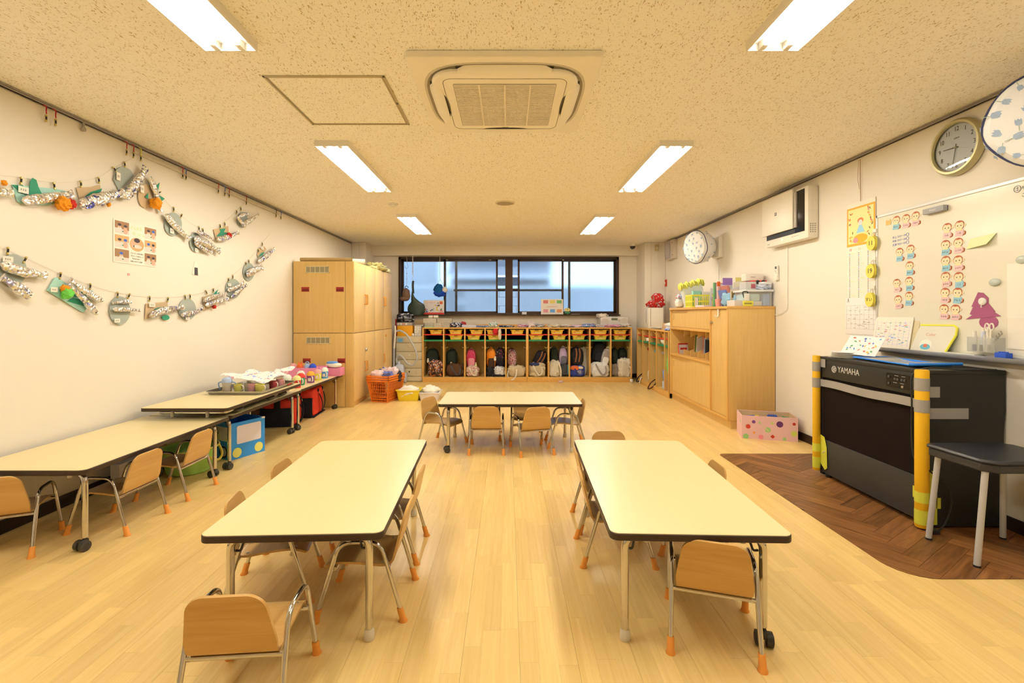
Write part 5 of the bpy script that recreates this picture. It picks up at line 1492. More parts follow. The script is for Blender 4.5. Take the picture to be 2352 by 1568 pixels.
backpack('dark green tartan backpack in the last locker bay', ck(1805, 800, 1920, 1070), 8.53, TART, seed=25)
backpack('black and green backpack beside it in the last locker bay', ck(1912, 800, 2070, 1065), 8.56, TART, BK, seed=26)
sack('grey rolled bag on the floor of the last locker bay', ck(1800, 1075, 1950, 1285), 8.39, fabric(150, 128, 100), seed=27)
sack('cream canvas bag leaning out of the last locker bay', ck(1915, 978, 2130, 1300), 8.35, CREAM, seed=28, handle=CREAM, hp=[(.35, -.5, .6), (.52, -.55, .35), (.5, -.55, .1), (.4, -.4, .05)])
# hats in the fourth bay
lump('hat', 'red hat hanging over the tray in the fourth locker bay', 'hat', (X8(1138), LF + .005, .838), .09, .06, .10, fabric(205, 45, 40), 31)
lump('hat', 'beige cloth hanging over the trays in the fourth locker bay', 'hat', (X8(1148), LF - .02, .745), .05, .05, .19, CREAM, 32)
lump('hat', 'lavender hat resting on the yellow tray in the fourth bay', 'hat', (X8(1138), LF + .10, .824), .20, .10, .03, fabric(190, 180, 200), 33)
# small loose things at the locker foot
lump('beads', 'small pink bead string on the floor before the seventh bay', 'beads', (X8(1287), 8.27, 0), .08, .05, .03, flat(230, 190, 160), 34)
lump('foil_ball', 'shiny white crumpled ball at the foot of the last bay', 'ball', (X8(1448), 8.27, 0), .05, .05, .06, mat('shiny_white', (.8, .8, .82), .25), 35)

# ---- things on the locker tops
def rest(name, label, cat, px0, px1, h_, m, seed, d=8.45, dep=.16, rough=.7, group=None):
    x0, x1 = (px0 - 1166) * d / F, (px1 - 1166) * d / F
    return lump(name, label, cat, ((x0 + x1) / 2, d + dep / 2, ZTOP), x1 - x0, dep, h_, m, seed, rough=rough, fr=3.4, group=group)
NAVY = print_mat('navy_white_print', pc(55, 55, 80), [pc(240, 225, 200)], 28, .44)
CASE = mat('clear_case_plastic', (0.60, 0.58, 0.54), .25, spec=.5, vary=.25, vscale=30)
CASE2 = mat('grey_case_plastic', (0.50, 0.49, 0.47), .25, spec=.5, vary=.25, vscale=30)
for i, (a, b, z0, z1, m, lb) in enumerate(((977, 997, 0, .075, CASE2, 'left'), (997, 1015, 0, .08, CASE, 'middle'), (1015, 1034, 0, .075, CASE2, 'right'))):
    t = thing('disc_case', 'clear plastic disc case in the bottom row of the stack, %s one' % lb, 'case', (X8(a, 8.5), 8.46, ZTOP)); w_ = X8(b, 8.5) - X8(a, 8.5) - .004
    for k in range(3):
        q = MB(); q.box(0, w_, 0, .14, k * .026, k * .026 + .0235, b=.002); q.build('case_layer', m, t)
for i, (a, b, m, lb) in enumerate(((973, 1003.5, CASE, 'left'), (1004.5, 1039, CASE2, 'right'))):
    t = thing('disc_case', 'clear plastic disc case on top of the stack, %s one' % lb, 'case', (X8(a, 8.5), 8.46, ZTOP + .082)); w_ = X8(b, 8.5) - X8(a, 8.5) - .004
    for k in range(3):
        q = MB(); q.box(0, w_, 0, .14, k * .026, k * .026 + .0235, b=.002); q.build('case_layer', m, t)
t = thing('paper_roll', 'short white roll with a red band on the disc cases', 'roll', (X8(985, 8.55), 8.55, ZTOP + .162))
q = MB(); q.cyl((0, 0, .026), (.17, 0, .026), .026, n=16); q.build('paper', PAPER, t)
q = MB(); q.cyl((.075, 0, .026), (.087, 0, .026), .0268, n=16); q.build('red_band', RED, t)
q = MB(); q.box(0, .16, 0, .10, 0, .012, b=.004); one(q, 'green_folder', flat(190, 215, 130), 'pale green folder lying before the disc cases', 'folder', (X8(974, 8.36), 8.35, ZTOP))
rest('cloth', 'navy cloth with white print beside the disc cases', 'cloth', 1036, 1061, .075, NAVY, 41)
rest('cloth', 'small red bow on the navy cloth', 'cloth', 1058, 1070, .09, RED, 42, d=8.6, dep=.05)
q = MB(); q.box(0, .25, 0, .14, 0, .045, b=.004); one(q, 'flat_case', flat(215, 205, 215), 'pale lavender flat plastic case on the lockers', 'case', (X8(1061, 8.42), 8.42, ZTOP))
rest('cloth', 'pale blue folded cloth after the lavender case', 'cloth', 1093, 1123, .03, flat(195, 195, 215), 43)
rest('hat', 'white hat with green leaf print on the lockers', 'hat', 1123, 1142, .085, print_mat('leaf_print', pc(240, 230, 205), [pc(120, 160, 110)], 30, .38), 44)
rest('cloth', 'flat navy printed cloth near the middle of the lockers', 'cloth', 1147, 1179, .035, NAVY, 45)
rest('cloth', 'pink dotted cloth just right of the middle of the lockers', 'cloth', 1189, 1214, .055, print_mat('pink_print', pc(235, 170, 165), [pc(245, 215, 205)], 50, .4), 46)
rest('cloth', 'peach cloth with a raised fold on the lockers', 'cloth', 1210, 1229, .095, flat(245, 215, 180), 47)
rest('cloth', 'white cloth with grey print on the lockers', 'cloth', 1227, 1250, .06, WBP, 48)
rest('hat', 'cream hat with its dark brim drooping over the locker edge', 'hat', 1258, 1288, .06, CREAM, 49, d=8.36)
rest('cloth', 'thin cream cloth right of the drooping hat', 'cloth', 1284, 1312, .045, flat(245, 225, 190), 50)
rest('cloth', 'white and pink striped cloth on the lockers', 'cloth', 1311, 1338, .045, flat(245, 215, 200), 51)
rest('cloth', 'blue patterned cloth with red dots on the lockers', 'cloth', 1340, 1369, .06, print_mat('blue_print', pc(130, 165, 210), [pc(225, 90, 80), pc(240, 230, 215)], 40, .38), 52)
rest('cloth', 'pale cream cloth between the blue and the pink ones', 'cloth', 1369, 1394, .05, flat(245, 220, 190), 53)
rest('cloth', 'pink cloth hanging over the edge before the radio', 'cloth', 1393, 1424, .045, flat(240, 170, 165), 54, d=8.35)
rest('cloth', 'cream cloth at the right end of the lockers', 'cloth', 1423, 1450, .06, flat(248, 225, 185), 55)
t = thing('radio_player', 'beige radio cassette player on the right end of the lockers', 'radio', (1.93, 8.66, ZTOP))
BEIP = mat('beige_plastic', pc(232, 212, 172), .45)
q = MB(); q.box(-.255, .255, -.09, .10, 0.01, .19, b=.035); q.build('body', BEIP, t)
for sx in (-1, 1):
    q = MB(); q.cyl((sx * .175, -.088, .095), (sx * .175, -.094, .095), .068, n=22); q.build('speaker_mesh', mat('beige_mesh', pc(222, 198, 155), .7), t)
q = MB(); q.box(-.055, .055, -.096, -.085, .125, .165, b=.003); q.build('display', mat('olive_display', pc(110, 110, 75), .25), t)
for k in range(5):
    q = MB(); q.box(-.055 + k * .022, -.039 + k * .022, -.096, -.085, .092, .104, b=.002); q.build('button', WHITE, t)
q = MB(); q.cyl((.082, -.085, .125), (.082, -.10, .125), .018, n=14); q.build('dial', mat('silver_dial', (.6, .6, .58), .3, metal=.6), t)
lump('towel', 'white towel folded over the left end of the radio', 'cloth', (1.735, 8.665, ZTOP + .17), .19, .19, .075, PAPER, 56, rough=.6)
q = MB(); q.box(0, .16, 0, .01, 0, .055, b=.002); one(q, 'price_card', flat(240, 185, 165), 'small pink card standing before the radio', 'card', (X8(1395, 8.5), 8.50, ZTOP))

# ---- window sill things
mb = MB(); mb.box(WX0 - .01, WX1 + .01, YB - .11, YB - .026, WZ0 - .022, WZ0, b=.003)
sl_ = mb.build('window_sill', ALUB, winr); sl_.location = (0, -YB, -WZ0)
SZ = WZ0 + .001
t = thing('toy_box', 'white toy block box with colourful print on the window sill', 'box', (-1.567, 8.835, SZ))
q = MB(); q.box(0, .382, 0, .055, 0, .265, b=.002); q.build('carton', flat(245, 225, 200), t)
Mc = Matrix(((1, 0, 0, 0), (0, 0, -1, 0), (0, 1, 0, 0), (0, 0, 0, 1)))
q = MB(); q.box(0, .382, -.001, .0005, 0, .035); q.build('red_band', flat(225, 65, 45), t, smooth=0)
rnd = random.Random(8)
PRM = [flat(225, 60, 45), flat(240, 200, 50), flat(60, 90, 160), flat(70, 140, 80), flat(60, 45, 40), flat(235, 130, 60)]
q = MB()
for k in range(34):
    u, v = rnd.uniform(.02, .35), rnd.uniform(.045, .13) if k < 22 else rnd.uniform(.12, .21)
    if v > .1 and u < .18: continue
    q.mi = k % 6; q.prism(oval(rnd.uniform(.008, .022), rnd.uniform(.006, .016), 8, u, v, rnd.uniform(0, 3)), .0012 + k * .00002, .0016 + k * .00002, M=Mc)
pr_ = q.build('block_print', PRM, t, smooth=0); pr_['kind'] = 'stuff'
text('ニューブロック', .034, t, Mc @ T((.125, .215, .0015)), flat(220, 60, 50), 'title', sx=.75)
q = MB(); q.box(.30, .355, -.0016, -.0008, .19, .24); q.build('price_mark', flat(235, 110, 60), t, smooth=0)
q = MB(); q.box(0, .10, 0, .05, 0, .14, b=.002); q.box(.06, .10, -.001, 0, .03, .11); one(q, 'red_carton', flat(205, 50, 50), 'red toy carton partly hidden behind the green hanging bag', 'box', (-1.685, 8.84, SZ))
t = thing('picture_board', 'cream picture board with six small pictures standing on the sill', 'board', M=T((.62, 8.825, SZ)) @ RX(-6))
q = MB(); q.box(0, .415, 0, .006, 0, .285, b=.001); q.build('card', flat(246, 222, 180), t)
for k in range(6):
    u, v = .045 + (k % 3) * .125, (.205 if k < 3 else .035)
    q = MB(); q.box(u, u + .09, -.0012, 0, v, v + .06); q.build('small_picture', [flat(220, 120, 100), flat(240, 210, 90), flat(120, 180, 90), flat(230, 150, 140), flat(110, 160, 200), flat(235, 150, 80)][k], t, smooth=0)
q = MB(); q.tube([(.21 + .12 * math.cos(a), -.001, .145 + .03 * math.sin(a)) for a in [2 * math.pi * i / 26 for i in range(26)]], .0015, n=4, closed=True); q.build('oval_line', flat(190, 190, 170), t)
q = MB()
for k in range(7): q.box(.13 + k * .024, .147 + k * .024, -.0012, 0, .138, .148)
q.build('writing', flat(220, 120, 60), t, smooth=0)
t = thing('paper_flower', 'small paper flower figure with green leaves on the sill', 'craft', (X8(1303, 8.85), 8.85, SZ))
for k in range(6):
    q = MB(); q.ball((.035 * math.cos(R(60 * k)), 0, .085 + .02 * math.sin(R(60 * k))), .03, .008, .015, n=10, k=6); q.build('petal', flat(250, 215, 120), t)
for s in (-1, 1):
    q = MB(); q.ball((s * .025, 0, .03), .03, .008, .018, n=10, k=6); q.build('leaf', flat(70, 140, 80), t)
q = MB(); q.cyl((0, 0, 0), (0, 0, .12), .006, n=8); q.build('stem', flat(70, 130, 80), t)
q = MB(); q.box(0, .16, 0, .02, 0, .006); one(q, 'ruler', flat(200, 170, 120), 'thin wooden ruler lying on the window sill', 'ruler', (X8(1312, 8.85), 8.83, SZ))
q = MB(); q.box(0, .085, 0, .012, 0, .045); one(q, 'sill_card', flat(225, 215, 200), 'small pale card on the sill at the window middle', 'card', (X8(1199, 8.85), 8.84, SZ))

# ---- hanging things before the window
t = thing('chain_hanger', 'pale plastic chain with a steel hook hanging from the beam', 'chain', (X8(948, 8.78), 8.78, 2.27))
for k in range(13):
    q = MB(); r0 = .009; L0 = .016
    pts = [(r0 * math.cos(a), 0, (L0 / 2 if math.sin(a) > 0 else -L0 / 2) + r0 * math.sin(a)) for a in [2 * math.pi * i / 12 for i in range(12)]]
    q.tube(pts, .0035, n=6, closed=True, M=T((0, 0, -.018 - k * .026)) @ RZ(90 * (k % 2))); q.build('link', WHITE, t)
q = MB(); q.tube(smooth_path([(-.018, 0, -.36), (0, 0, -.345), (.014, 0, -.365), (0, 0, -.40), (-.012, 0, -.43), (.002, 0, -.45), (.018, 0, -.44)], 4), .003, n=6); q.build('s_hook', STEEL, t)
t = thing('green_hanging_bag', 'dark green drawstring bag hanging before the window', 'bag', (X8(951, 8.76), 8.76, 1.17))
GRB = mat('dark_green_nylon', (0.022, 0.040, 0.030), .5, bump=.3, bscale=30, vary=.3)
def gb(u, v):
    a = 2 * math.pi * v
    z = .44 * u
    wv = (.06 + .19 * math.sin(min(1, u * 1.6 + .12) * math.pi) ** .8) * (1 - .75 * max(0, u - .62) / .38)
    off = .075 * math.exp(-((u - .52) / .16) ** 2) * max(0, math.cos(a)) + .06 * math.sin((1 - u) * 2.2) * (1 - u) + .05 * (u < .6) * (0.6 - u)
    return (wv * .62 * math.cos(a) * (1 + .12 * math.sin(5 * a + 4 * u)) + off - .03, .05 * math.sin(a) * (1 - u * .7), z)
q = MB(); q.grid(gb, 18, 30); q.build('body', GRB, t, smooth=50)
q = MB(); strap(q, [(-.01, -.02, .40), (-.02, -.015, .55), (-.012, -.015, .635)], .02, .006); q.build('strap', GRB, t)
t = thing('brown_hat', 'brown cap hanging on a clear hook chain by the window frame', 'hat', (X8(934, 8.78), 8.78, 1.44))
BRC = fabric(135, 100, 70)
q = MB(); q.ball((-.01, 0, .11), .075, .05, .12, n=20, k=14, rough=.18, seed=3); q.build('crown', BRC, t)
q = MB(); q.ball((-.04, -.02, .035), .085, .06, .045, n=18, k=10, rough=.1, seed=5); q.build('brim', BRC, t)
q = MB(); q.tube([(.03 * math.cos(a), -.01, .24 + .03 * math.sin(a)) for a in [R(-20 + 20 * k) for k in range(12)]], .006, n=6); q.build('strap_loop', BLKB, t)
q = MB(); q.cyl((.005, 0, .26), (.0, 0, .60), .003, n=6); q.ball((.003, 0, .40), .009, n=8, k=6); q.ball((.001, 0, .50), .009, n=8, k=6); q.build('clear_link', mat('lilac_clear', pc(200, 190, 215), .3), t)
q = MB(); q.tube(smooth_path([(-.03, 0, .645), (-.022, 0, .61), (0, 0, .60), (.025, 0, .625), (.015, 0, .68), (-.005, 0, .825)], 4), .0035, n=6); q.build('hook', STEEL, t)
t = thing('blue_hanging_bag', 'blue cloth bag with white cap hanging on a cord before the window', 'bag', (X8(1011, 8.78), 8.78, 1.52))
q = MB(); q.cyl((.0, 0, .30), (-.006, 0, .755), .004, n=6); q.build('cord', CREAM, t)
q = MB(); q.ball((-.03, 0, .13), .085, .06, .10, n=20, k=14, rough=.3, seed=4); q.build('upper_pouch', fabric(30, 90, 130), t, smooth=40)
q = MB(); q.ball((-.01, .0, .065), .115, .05, .07, n=20, k=14, rough=.35, seed=6); q.build('lower_pouch', fabric(35, 75, 160), t, smooth=40)
q = MB(); q.ball((.085, -.01, .12), .055, .04, .055, n=16, k=10, rough=.2, seed=7); q.build('white_cap', WHT, t, smooth=40)
for s in (-1, 1):
    q = MB(); q.tube(smooth_path([(0, 0, .31), (s * .04, -.01, .25), (s * .075, -.01, .17)], 5), .003, n=5); q.build('drawstring', STR_BROWN if s > 0 else CREAM, t)

# ------------------------------------------------------------------ drawer unit, vacuum cleaner and boxes
IV = mat('ivory_steel', pc(222, 196, 140), .4)
t = thing('drawer_unit', 'ivory chest of shallow drawers beside the lockers', 'drawers', (-1.968, 8.37, 0))
q = MB(); q.box(0, .462, .012, .46, 0, .80, b=.003); q.build('body', IV, t)
for k, (za, zb_) in enumerate(((.69, .785), (.535, .68), (.393, .526), (.244, .384), (.099, .235), (.012, .09))):
    q = MB(); q.box(.004, .458, -.006, .012, za, zb_, b=.002); d_ = q.build('drawer', IV, t)
    if 1 <= k <= 4:
        q = MB(); q.ball((.235, -.012, (za + zb_) / 2 + .012), .012, .010, .012, n=12, k=8); q.build('knob', BLACK if k == 4 else WHITE, d_)
q = MB(); q.box(.03, .12, -.0075, -.006, .70, .765); q.build('blue_sticker', flat(120, 180, 205), t, smooth=0)
DT = .801
q = MB(); q.box(0, .27, 0, .22, 0, .185, b=.003); one(q, 'orange_box', mat('amber_card', pc(250, 165, 25), .5), 'bright amber box on the drawer unit', 'box', (-1.955, 8.40, DT))
t = thing('tape_case', 'grey clear case of tape rolls on the amber box', 'case', (-1.965, 8.40, DT + .186))
q = MB(); q.box(0, .27, 0, .2, 0, .055, b=.004); q.build('case', mat('warm_grey_plastic', pc(180, 160, 130), .4), t)
for k in range(4):
    q = MB(); q.lathe([(.008, 0), (.018, 0), (.018, .004), (.008, .004)], 14, M=T((.035 + k * .045, -.004, .03)) @ RX(90)); q.build('tape_roll', [CRM, PAPER, flat(240, 150, 100), PAPER][k], t)
t = thing('black_basket', 'black plastic basket of clothes stacked on the drawer unit', 'basket', (-1.97, 8.42, DT + .243))
for sx, sy in ((0, -1), (0, 1), (-1, 0), (1, 0)):
    q = MB()
    Lq = .26 if sx == 0 else .2
    for k in range(11): q.box(-Lq / 2 + k * Lq / 10 - .003, -Lq / 2 + k * Lq / 10 + .003, -.003, .003, .01, .12)
    for zz in (.005, .06, .12): q.box(-Lq / 2, Lq / 2, -.004, .004, zz - .006, zz + .008)
    o = q.build('basket_side', BLACK, t, smooth=0)
    o.matrix_local = T((.135 + sx * .13, .10 + sy * .10, 0)) @ RZ(90 if sx else 0)
q = MB(); q.box(.005, .265, 0, .2, 0, .006); q.build('basket_floor', BLACK, t, smooth=0)
lump('clothes', 'black and white clothes heaped in the black basket', 'clothes', (-1.835, 8.52, DT + .25), .25, .19, .15, print_mat('clothes_print', pc(60, 60, 65), [pc(225, 215, 200)], 14, .45), 61)
q = MB(); q.box(0, .17, 0, .012, 0, .26); one(q, 'brown_cardboard', flat(205, 165, 105), 'brown cardboard sheet leaning at the wall behind the drawers', 'cardboard', (-1.72, 8.80, DT + .03), 0)
q = MB(); q.box(0, .17, 0, .02, -.001, .03); one(q, 'carton', flat(190, 150, 95), 'small carton under the leaning cardboard sheet', 'box', (-1.72, 8.80, DT))
t = thing('paper_carrier', 'white leaf-printed paper box with magazines on top, next to the lockers', 'box', (-1.655, 8.42, DT))
q = MB(); q.box(0, .12, 0, .16, 0, .175, b=.002); q.build('carton', print_mat('leafy_paper', pc(245, 228, 190), [pc(205, 175, 120)], 60, .4), t)
for k in range(3):
    q = MB(); q.box(-.005 + k * .01, .15 + k * .006, .0, .15, .176 + k * .009, .183 + k * .009, M=RZ(3 * k)); q.build('magazine', [GREY, PAPER, GREY][k], t, smooth=0)
lump('figure', 'tiny white figurine on the drawer unit', 'figurine', (X8(949, 8.4), 8.39, DT), .04, .03, .05, PAPER, 62, rough=.3)
q = MB(); q.box(-.03, .03, -.12, .12, 0, .30, b=.004); one(q, 'red_file', flat(190, 45, 40), 'red file standing between cupboard and vacuum hose', 'file', (-1.985, 8.62, DT)); 
# vacuum
VW = mat('vacuum_grey', pc(212, 206, 190), .35)
t = thing('vacuum_cleaner', 'upright pale grey vacuum cleaner with a looping hose', 'vacuum', (-1.88, 8.24, 0))
q = MB(); q.ball((0, 0, .17), .085, .075, .155, n=22, k=14, pw=.6); q.build('body', VW, t)
for s in (-1, 1):
    q = MB(); q.cyl((s * .086 + .01, 0, .085), (s * .108 + .01, 0, .085), .082, n=22); q.cyl((s * .108 + .01, 0, .085), (s * .112 + .01, 0, .085), .06, n=22); q.build('wheel', VW, t)
q = MB(); q.tube([(.032 * math.cos(a) - .01, -.074, .22 + .032 * math.sin(a)) for a in [2 * math.pi * i / 18 for i in range(18)]], .004, n=5, closed=True); q.build('badge_ring', GREY, t)
hose = [(250, 1130), (240, 1045), (265, 1000), (310, 990), (370, 1045), (430, 1125), (500, 1165), (560, 1150), (600, 1080), (610, 990), (575, 870), (510, 750), (430, 620), (350, 560), (290, 540), (240, 552)]
pts = []
for i, (x, y) in enumerate(hose):
    p = at(880 + x / 7.84, 690 + y / 7.84, 8.24 - .03 * math.sin(i / 15 * math.pi)); pts.append((p.x + 1.88, p.y - 8.24, p.z))
q = MB(); P = smooth_path(pts, 8)
q.tube(P, .0165, n=12, rf=lambda u: 1 + .07 * math.sin(u * 600)); q.build('hose', mat('hose_grey', pc(198, 188, 160), .45), t)
p0 = at(907, 748, 8.24); p1 = at(905, 800, 8.24); p2 = at(904.5, 842, 8.24)
tr = lambda p: (p.x + 1.88, p.y - 8.24, p.z)
q = MB(); q.tube([tr(p0), tr(at(908, 760, 8.24)), tr(p1)], .017, n=10); q.build('grip', WHITE, t)
q = MB(); q.cyl(tr(p1), (tr(p2)[0], tr(p2)[1] + .0, .06), .012, n=10); q.build('wand', VW, t)
q = MB(); q.box(-.12, .06, -.13, -.06, 0.002, .05, b=.01); q.build('floor_head', WHITE, t)
q = MB(); q.cyl((-.01, 0, .30), (-.01, 0, .37), .03, .024, n=14); q.build('hose_socket', VW, t)

# ------------------------------------------------------------------ baskets on the floor by the cupboards
t = None
ORB = mat('orange_basket_plastic', pc(245, 125, 30), .4)
def basket(loc, rz, label, z, h_=.30, full=True):
    t = thing('shopping_basket', label, 'basket', (loc[0], loc[1], z), R(rz), group='stacked orange baskets')
    wt, dt, wb, db = .225, .16, .175, .115
    for k in range(4):
        (ax, bx_) = ((wt, dt) if k % 2 == 0 else (dt, wt)); (ab, bb) = ((wb, db) if k % 2 == 0 else (db, wb))
        M = RZ(90 * k)
        q = MB()
        n = 14 if k % 2 == 0 else 10
        def pt(u, v): return (((1 - v) * ab + v * ax) * u, -((1 - v) * bb + v * bx_), v * h_)
        for i in range(n + 1):
            u = -1 + 2 * i / n
            wd = .004 if 0 < i < n else .012
            a, b = Vector(pt(u, .02)), Vector(pt(u, .98))
            q.cyl(a, b, wd * .62, n=5)
        if full:
            for j in range(1, 7): 
                v = j / 7; q.cyl(pt(-1, v), pt(1, v), .003, n=5)
        q.cyl(pt(-1, .02), pt(1, .02), .008, n=6)
        if k % 2 == 0: q.add([pt(-1, .06), pt(1, .06), pt(1, .9), pt(-1, .9)], [(0, 1, 2, 3), (3, 2, 1, 0)])
        o = q.build('lattice_side', ORB, t, smooth=40); o.matrix_local = M
        q = MB(); q.box(-ax - .012, ax + .012, -bx_ - .012, -bx_ + .006, h_ - .022, h_, b=.005); o = q.build('rim', ORB, t); o.matrix_local = M
    q = MB(); q.box(-wb, wb, -db, db, 0, .006); q.build('floor', ORB, t, smooth=0)
    return t
bl = (-1.69, 6.60)
basket(bl, 75, 'orange lattice basket, bottom of the nested stack by the cupboard', 0.001)
basket(bl, 75, 'orange lattice basket, middle of the nested stack by the cupboard', .030, full=False)
basket(bl, 75, 'orange lattice basket, top of the nested stack, full of laundry', .060, full=False)
for i, (dx, dy, w_, d_, h_, m, lb) in enumerate(((-.10, -.02, .20, .2, .16, fabric(245, 200, 165), 'peach garment heaped in the orange basket'), (.02, -.04, .20, .14, .15, fabric(120, 120, 150), 'grey-blue garment in the orange basket'), (.05, .04, .22, .16, .20, fabric(240, 200, 170), 'pale pink garment on top of the orange basket'), (-.05, .07, .16, .1, .18, fabric(110, 100, 120), 'striped dark garment at the back of the orange basket'), (.15, .05, .10, .12, .15, fabric(60, 50, 50), 'black and white garment at the corner of the orange basket'))):
    lump('garment', lb, 'clothes', (bl[0] + dx, bl[1] + dy, .25), w_, d_, h_, m, 70 + i, rough=.5)
def tub(x, y, z, wt, dt, h_, m, label, rz=0, name='plastic_tub'):
    t = thing(name, label, 'tub', (x, y, z), R(rz))
    a, b = rrect(wt * .84, dt * .84, .02, 3), rrect(wt, dt, .025, 3); n = len(a)
    q = MB()
    q.add([(x_, y_, 0) for x_, y_ in a] + [(x_, y_, h_) for x_, y_ in b] + [(x_ * .97, y_ * .97, h_) for x_, y_ in b] + [(x_ * .97, y_ * .97, .005) for x_, y_ in a],
          [list(range(n))[::-1]] + [(i, (i + 1) % n, n + (i + 1) % n, n + i) for i in range(n)] + [(n + i, n + (i + 1) % n, 2 * n + (i + 1) % n, 2 * n + i) for i in range(n)] + [(2 * n + i, 2 * n + (i + 1) % n, 3 * n + (i + 1) % n, 3 * n + i) for i in range(n)] + [[3 * n + i for i in range(n)]])
    q.build('body', m, t)
    q = MB(); q.tube([(x_ * 1.03, y_ * 1.03, h_ - .004) for x_, y_ in b], .007, n=6, closed=True); q.build('rim', m, t)
    return t
tub(-1.375, 6.66, 0, .32, .30, .145, mat('yellow_tub_plastic', pc(250, 212, 40), .4), 'yellow plastic tub of white cloths on the floor', 0)
lump('white_cloths', 'white cloths heaped in the yellow tub', 'cloths', (-1.39, 6.64, .03), .27, .25, .15, mat('white_terry', (.86, .85, .83), .95, bump=.5), 81, rough=.4)
tub(-1.09, 6.68, 0, .28, .30, .11, mat('frosted_white_tub', pc(245, 222, 190), .4), 'frosted white tub of cloths on the floor beside the yellow one', 0)
lump('white_cloths', 'white cloths heaped in the frosted tub', 'cloths', (-1.07, 6.67, .02), .23, .24, .16, mat('white_terry', (.86, .85, .83), .95, bump=.5), 83, rough=.4)

# ------------------------------------------------------------------ right side: second locker unit
RF = 2.28
t = thing('locker_unit', 'open wooden locker unit along the right wall', 'lockers', (RF, 6.72, 0))
D = XR - .02 - RF; Ln = 8.36 - 6.72
ys = [0.0, 0.18, 0.555, 0.93, 1.305, Ln]
q = MB(); q.box(-.008, D, 0, Ln, ZTOP - .022, ZTOP, b=.003); q.build('top_panel', EDGW, t)
q = MB(); q.box(-.004, .016, .002, Ln - .002, 0, ZFL - .004, b=.003); q.build('plinth', EDGW, t)
q = MB(); q.box(.016, D - .01, .004, Ln - .004, ZFL - .02, ZFL); q.build('floor_panel', LOCKW, t, smooth=0)
q = MB(); q.box(D - .01, D - .002, .004, Ln - .004, ZFL, ZTOP - .022); q.build('back_panel', LOCKW, t, smooth=0)
for i, y in enumerate(ys):
    lo, hi = (y, y + .02) if i == 0 else ((y - .02, y) if i == len(ys) - 1 else (y - .01, y + .01))
    q = MB(); q.box(.008, D - .01, lo, hi, ZFL - .02, ZTOP - .022); p = q.build('divider', LOCKW, t, smooth=0)
    q = MB(); q.box(-.004, .008, lo - .002, hi + .002, ZFL - .004, ZTOP - .022, b=.002); q.build('edge_strip', EDGV, p)
for i in range(5):
    a, b = ys[i] + .021, ys[i + 1] - .021
    q = MB(); q.box(.012, D - .01, a, b, ZRED - .016, ZRED); q.build('red_shelf', REDS, t, smooth=0)
    q = MB(); q.box(.006, D - .01, a, b, ZGRN - .024, ZGRN); q.build('green_shelf', GRNS, t, smooth=0)
    if i:
        q = MB(); q.prism(oval(.024, .024, 14), 0, .006, M=T((.10, b + .010, .60)) @ RX(90)); q.build('picture_hook', [None, flat(235, 215, 190), flat(190, 215, 220), flat(205, 80, 60), flat(215, 150, 70)][i], t)
for i, (yy, z, lb) in enumerate(((8.20, ZRED, 'fourth'), (7.46, ZRED, 'second'), (7.10, ZRED, 'first'))):
    dup(tray0, (RF + .05, yy, z + .001), R(-90), 'yellow name tray in the %s open bay of the right wall lockers' % lb, name='storage_tray')
lump('cloth', 'white cloth hanging over a tray in the right wall lockers', 'cloth', (RF + .06, 7.83, ZGRN), .1, .16, .07, PAPER, 91)
lump('cloth', 'crumpled white bag on the green shelf of the right wall lockers', 'cloth', (RF + .08, 7.08, ZGRN), .12, .2, .09, PAPER, 92)
def strapthing(label, pts, m, w_=.012, name='strap'):
    q = MB(); q.tube(smooth_path(pts, 5), w_ * .5, n=6); return one(q, name, m, label, 'strap')
strapthing('black and white bag strap hanging out of the farthest right locker bay', [(RF + .05, 8.22, .16), (RF - .03, 8.18, .10), (RF - .06, 8.16, .03), (RF - .01, 8.12, .07), (RF + .06, 8.10, .20)], BLKB, .02, name='bag_strap')
strapthing('white bag strap trailing from the farthest right locker bay', [(RF + .05, 8.12, .14), (RF - .01, 8.10, .09), (RF - .03, 8.10, .01)], PAPER, .018, name='bag_strap')
strapthing('brown cords looping out of the middle right locker bay', [(RF + .05, 7.50, .16), (RF - .03, 7.48, .10), (RF - .07, 7.47, .02), (RF - .02, 7.42, .05), (RF + .05, 7.40, .14)], BRN, .02, name='bag_strap')
lump('pouch', 'cream pouch in the second farthest right locker bay', 'pouch', (RF + .09, 7.84, ZFL), .1, .1, .17, CREAM, 93)
lump('pouch', 'blue cloth in the second right locker bay from the cabinet', 'pouch', (RF + .08, 7.10, ZFL + .10), .06, .1, .18, flat(120, 150, 190), 94)
q = MB(); q.box(0, .06, 0, .1, 0, .10); one(q, 'carton', flat(190, 200, 210), 'small pale carton under the blue cloth', 'box', (RF + .05, 7.05, ZFL))
t = thing('green_bag', 'green and orange net bag in the locker bay next to the cabinet', 'bag', (RF + .06, 6.82, ZFL))
q = MB(); q.ball((0, 0, .38), .05, .07, .17, n=14, k=10, rough=.2, seed=3); q.build('green_net', flat(110, 200, 90), t)
q = MB(); q.cyl((0, 0, 0), (0, 0, .24), .035, .01, n=10); q.build('orange_tail', flat(240, 85, 30), t)
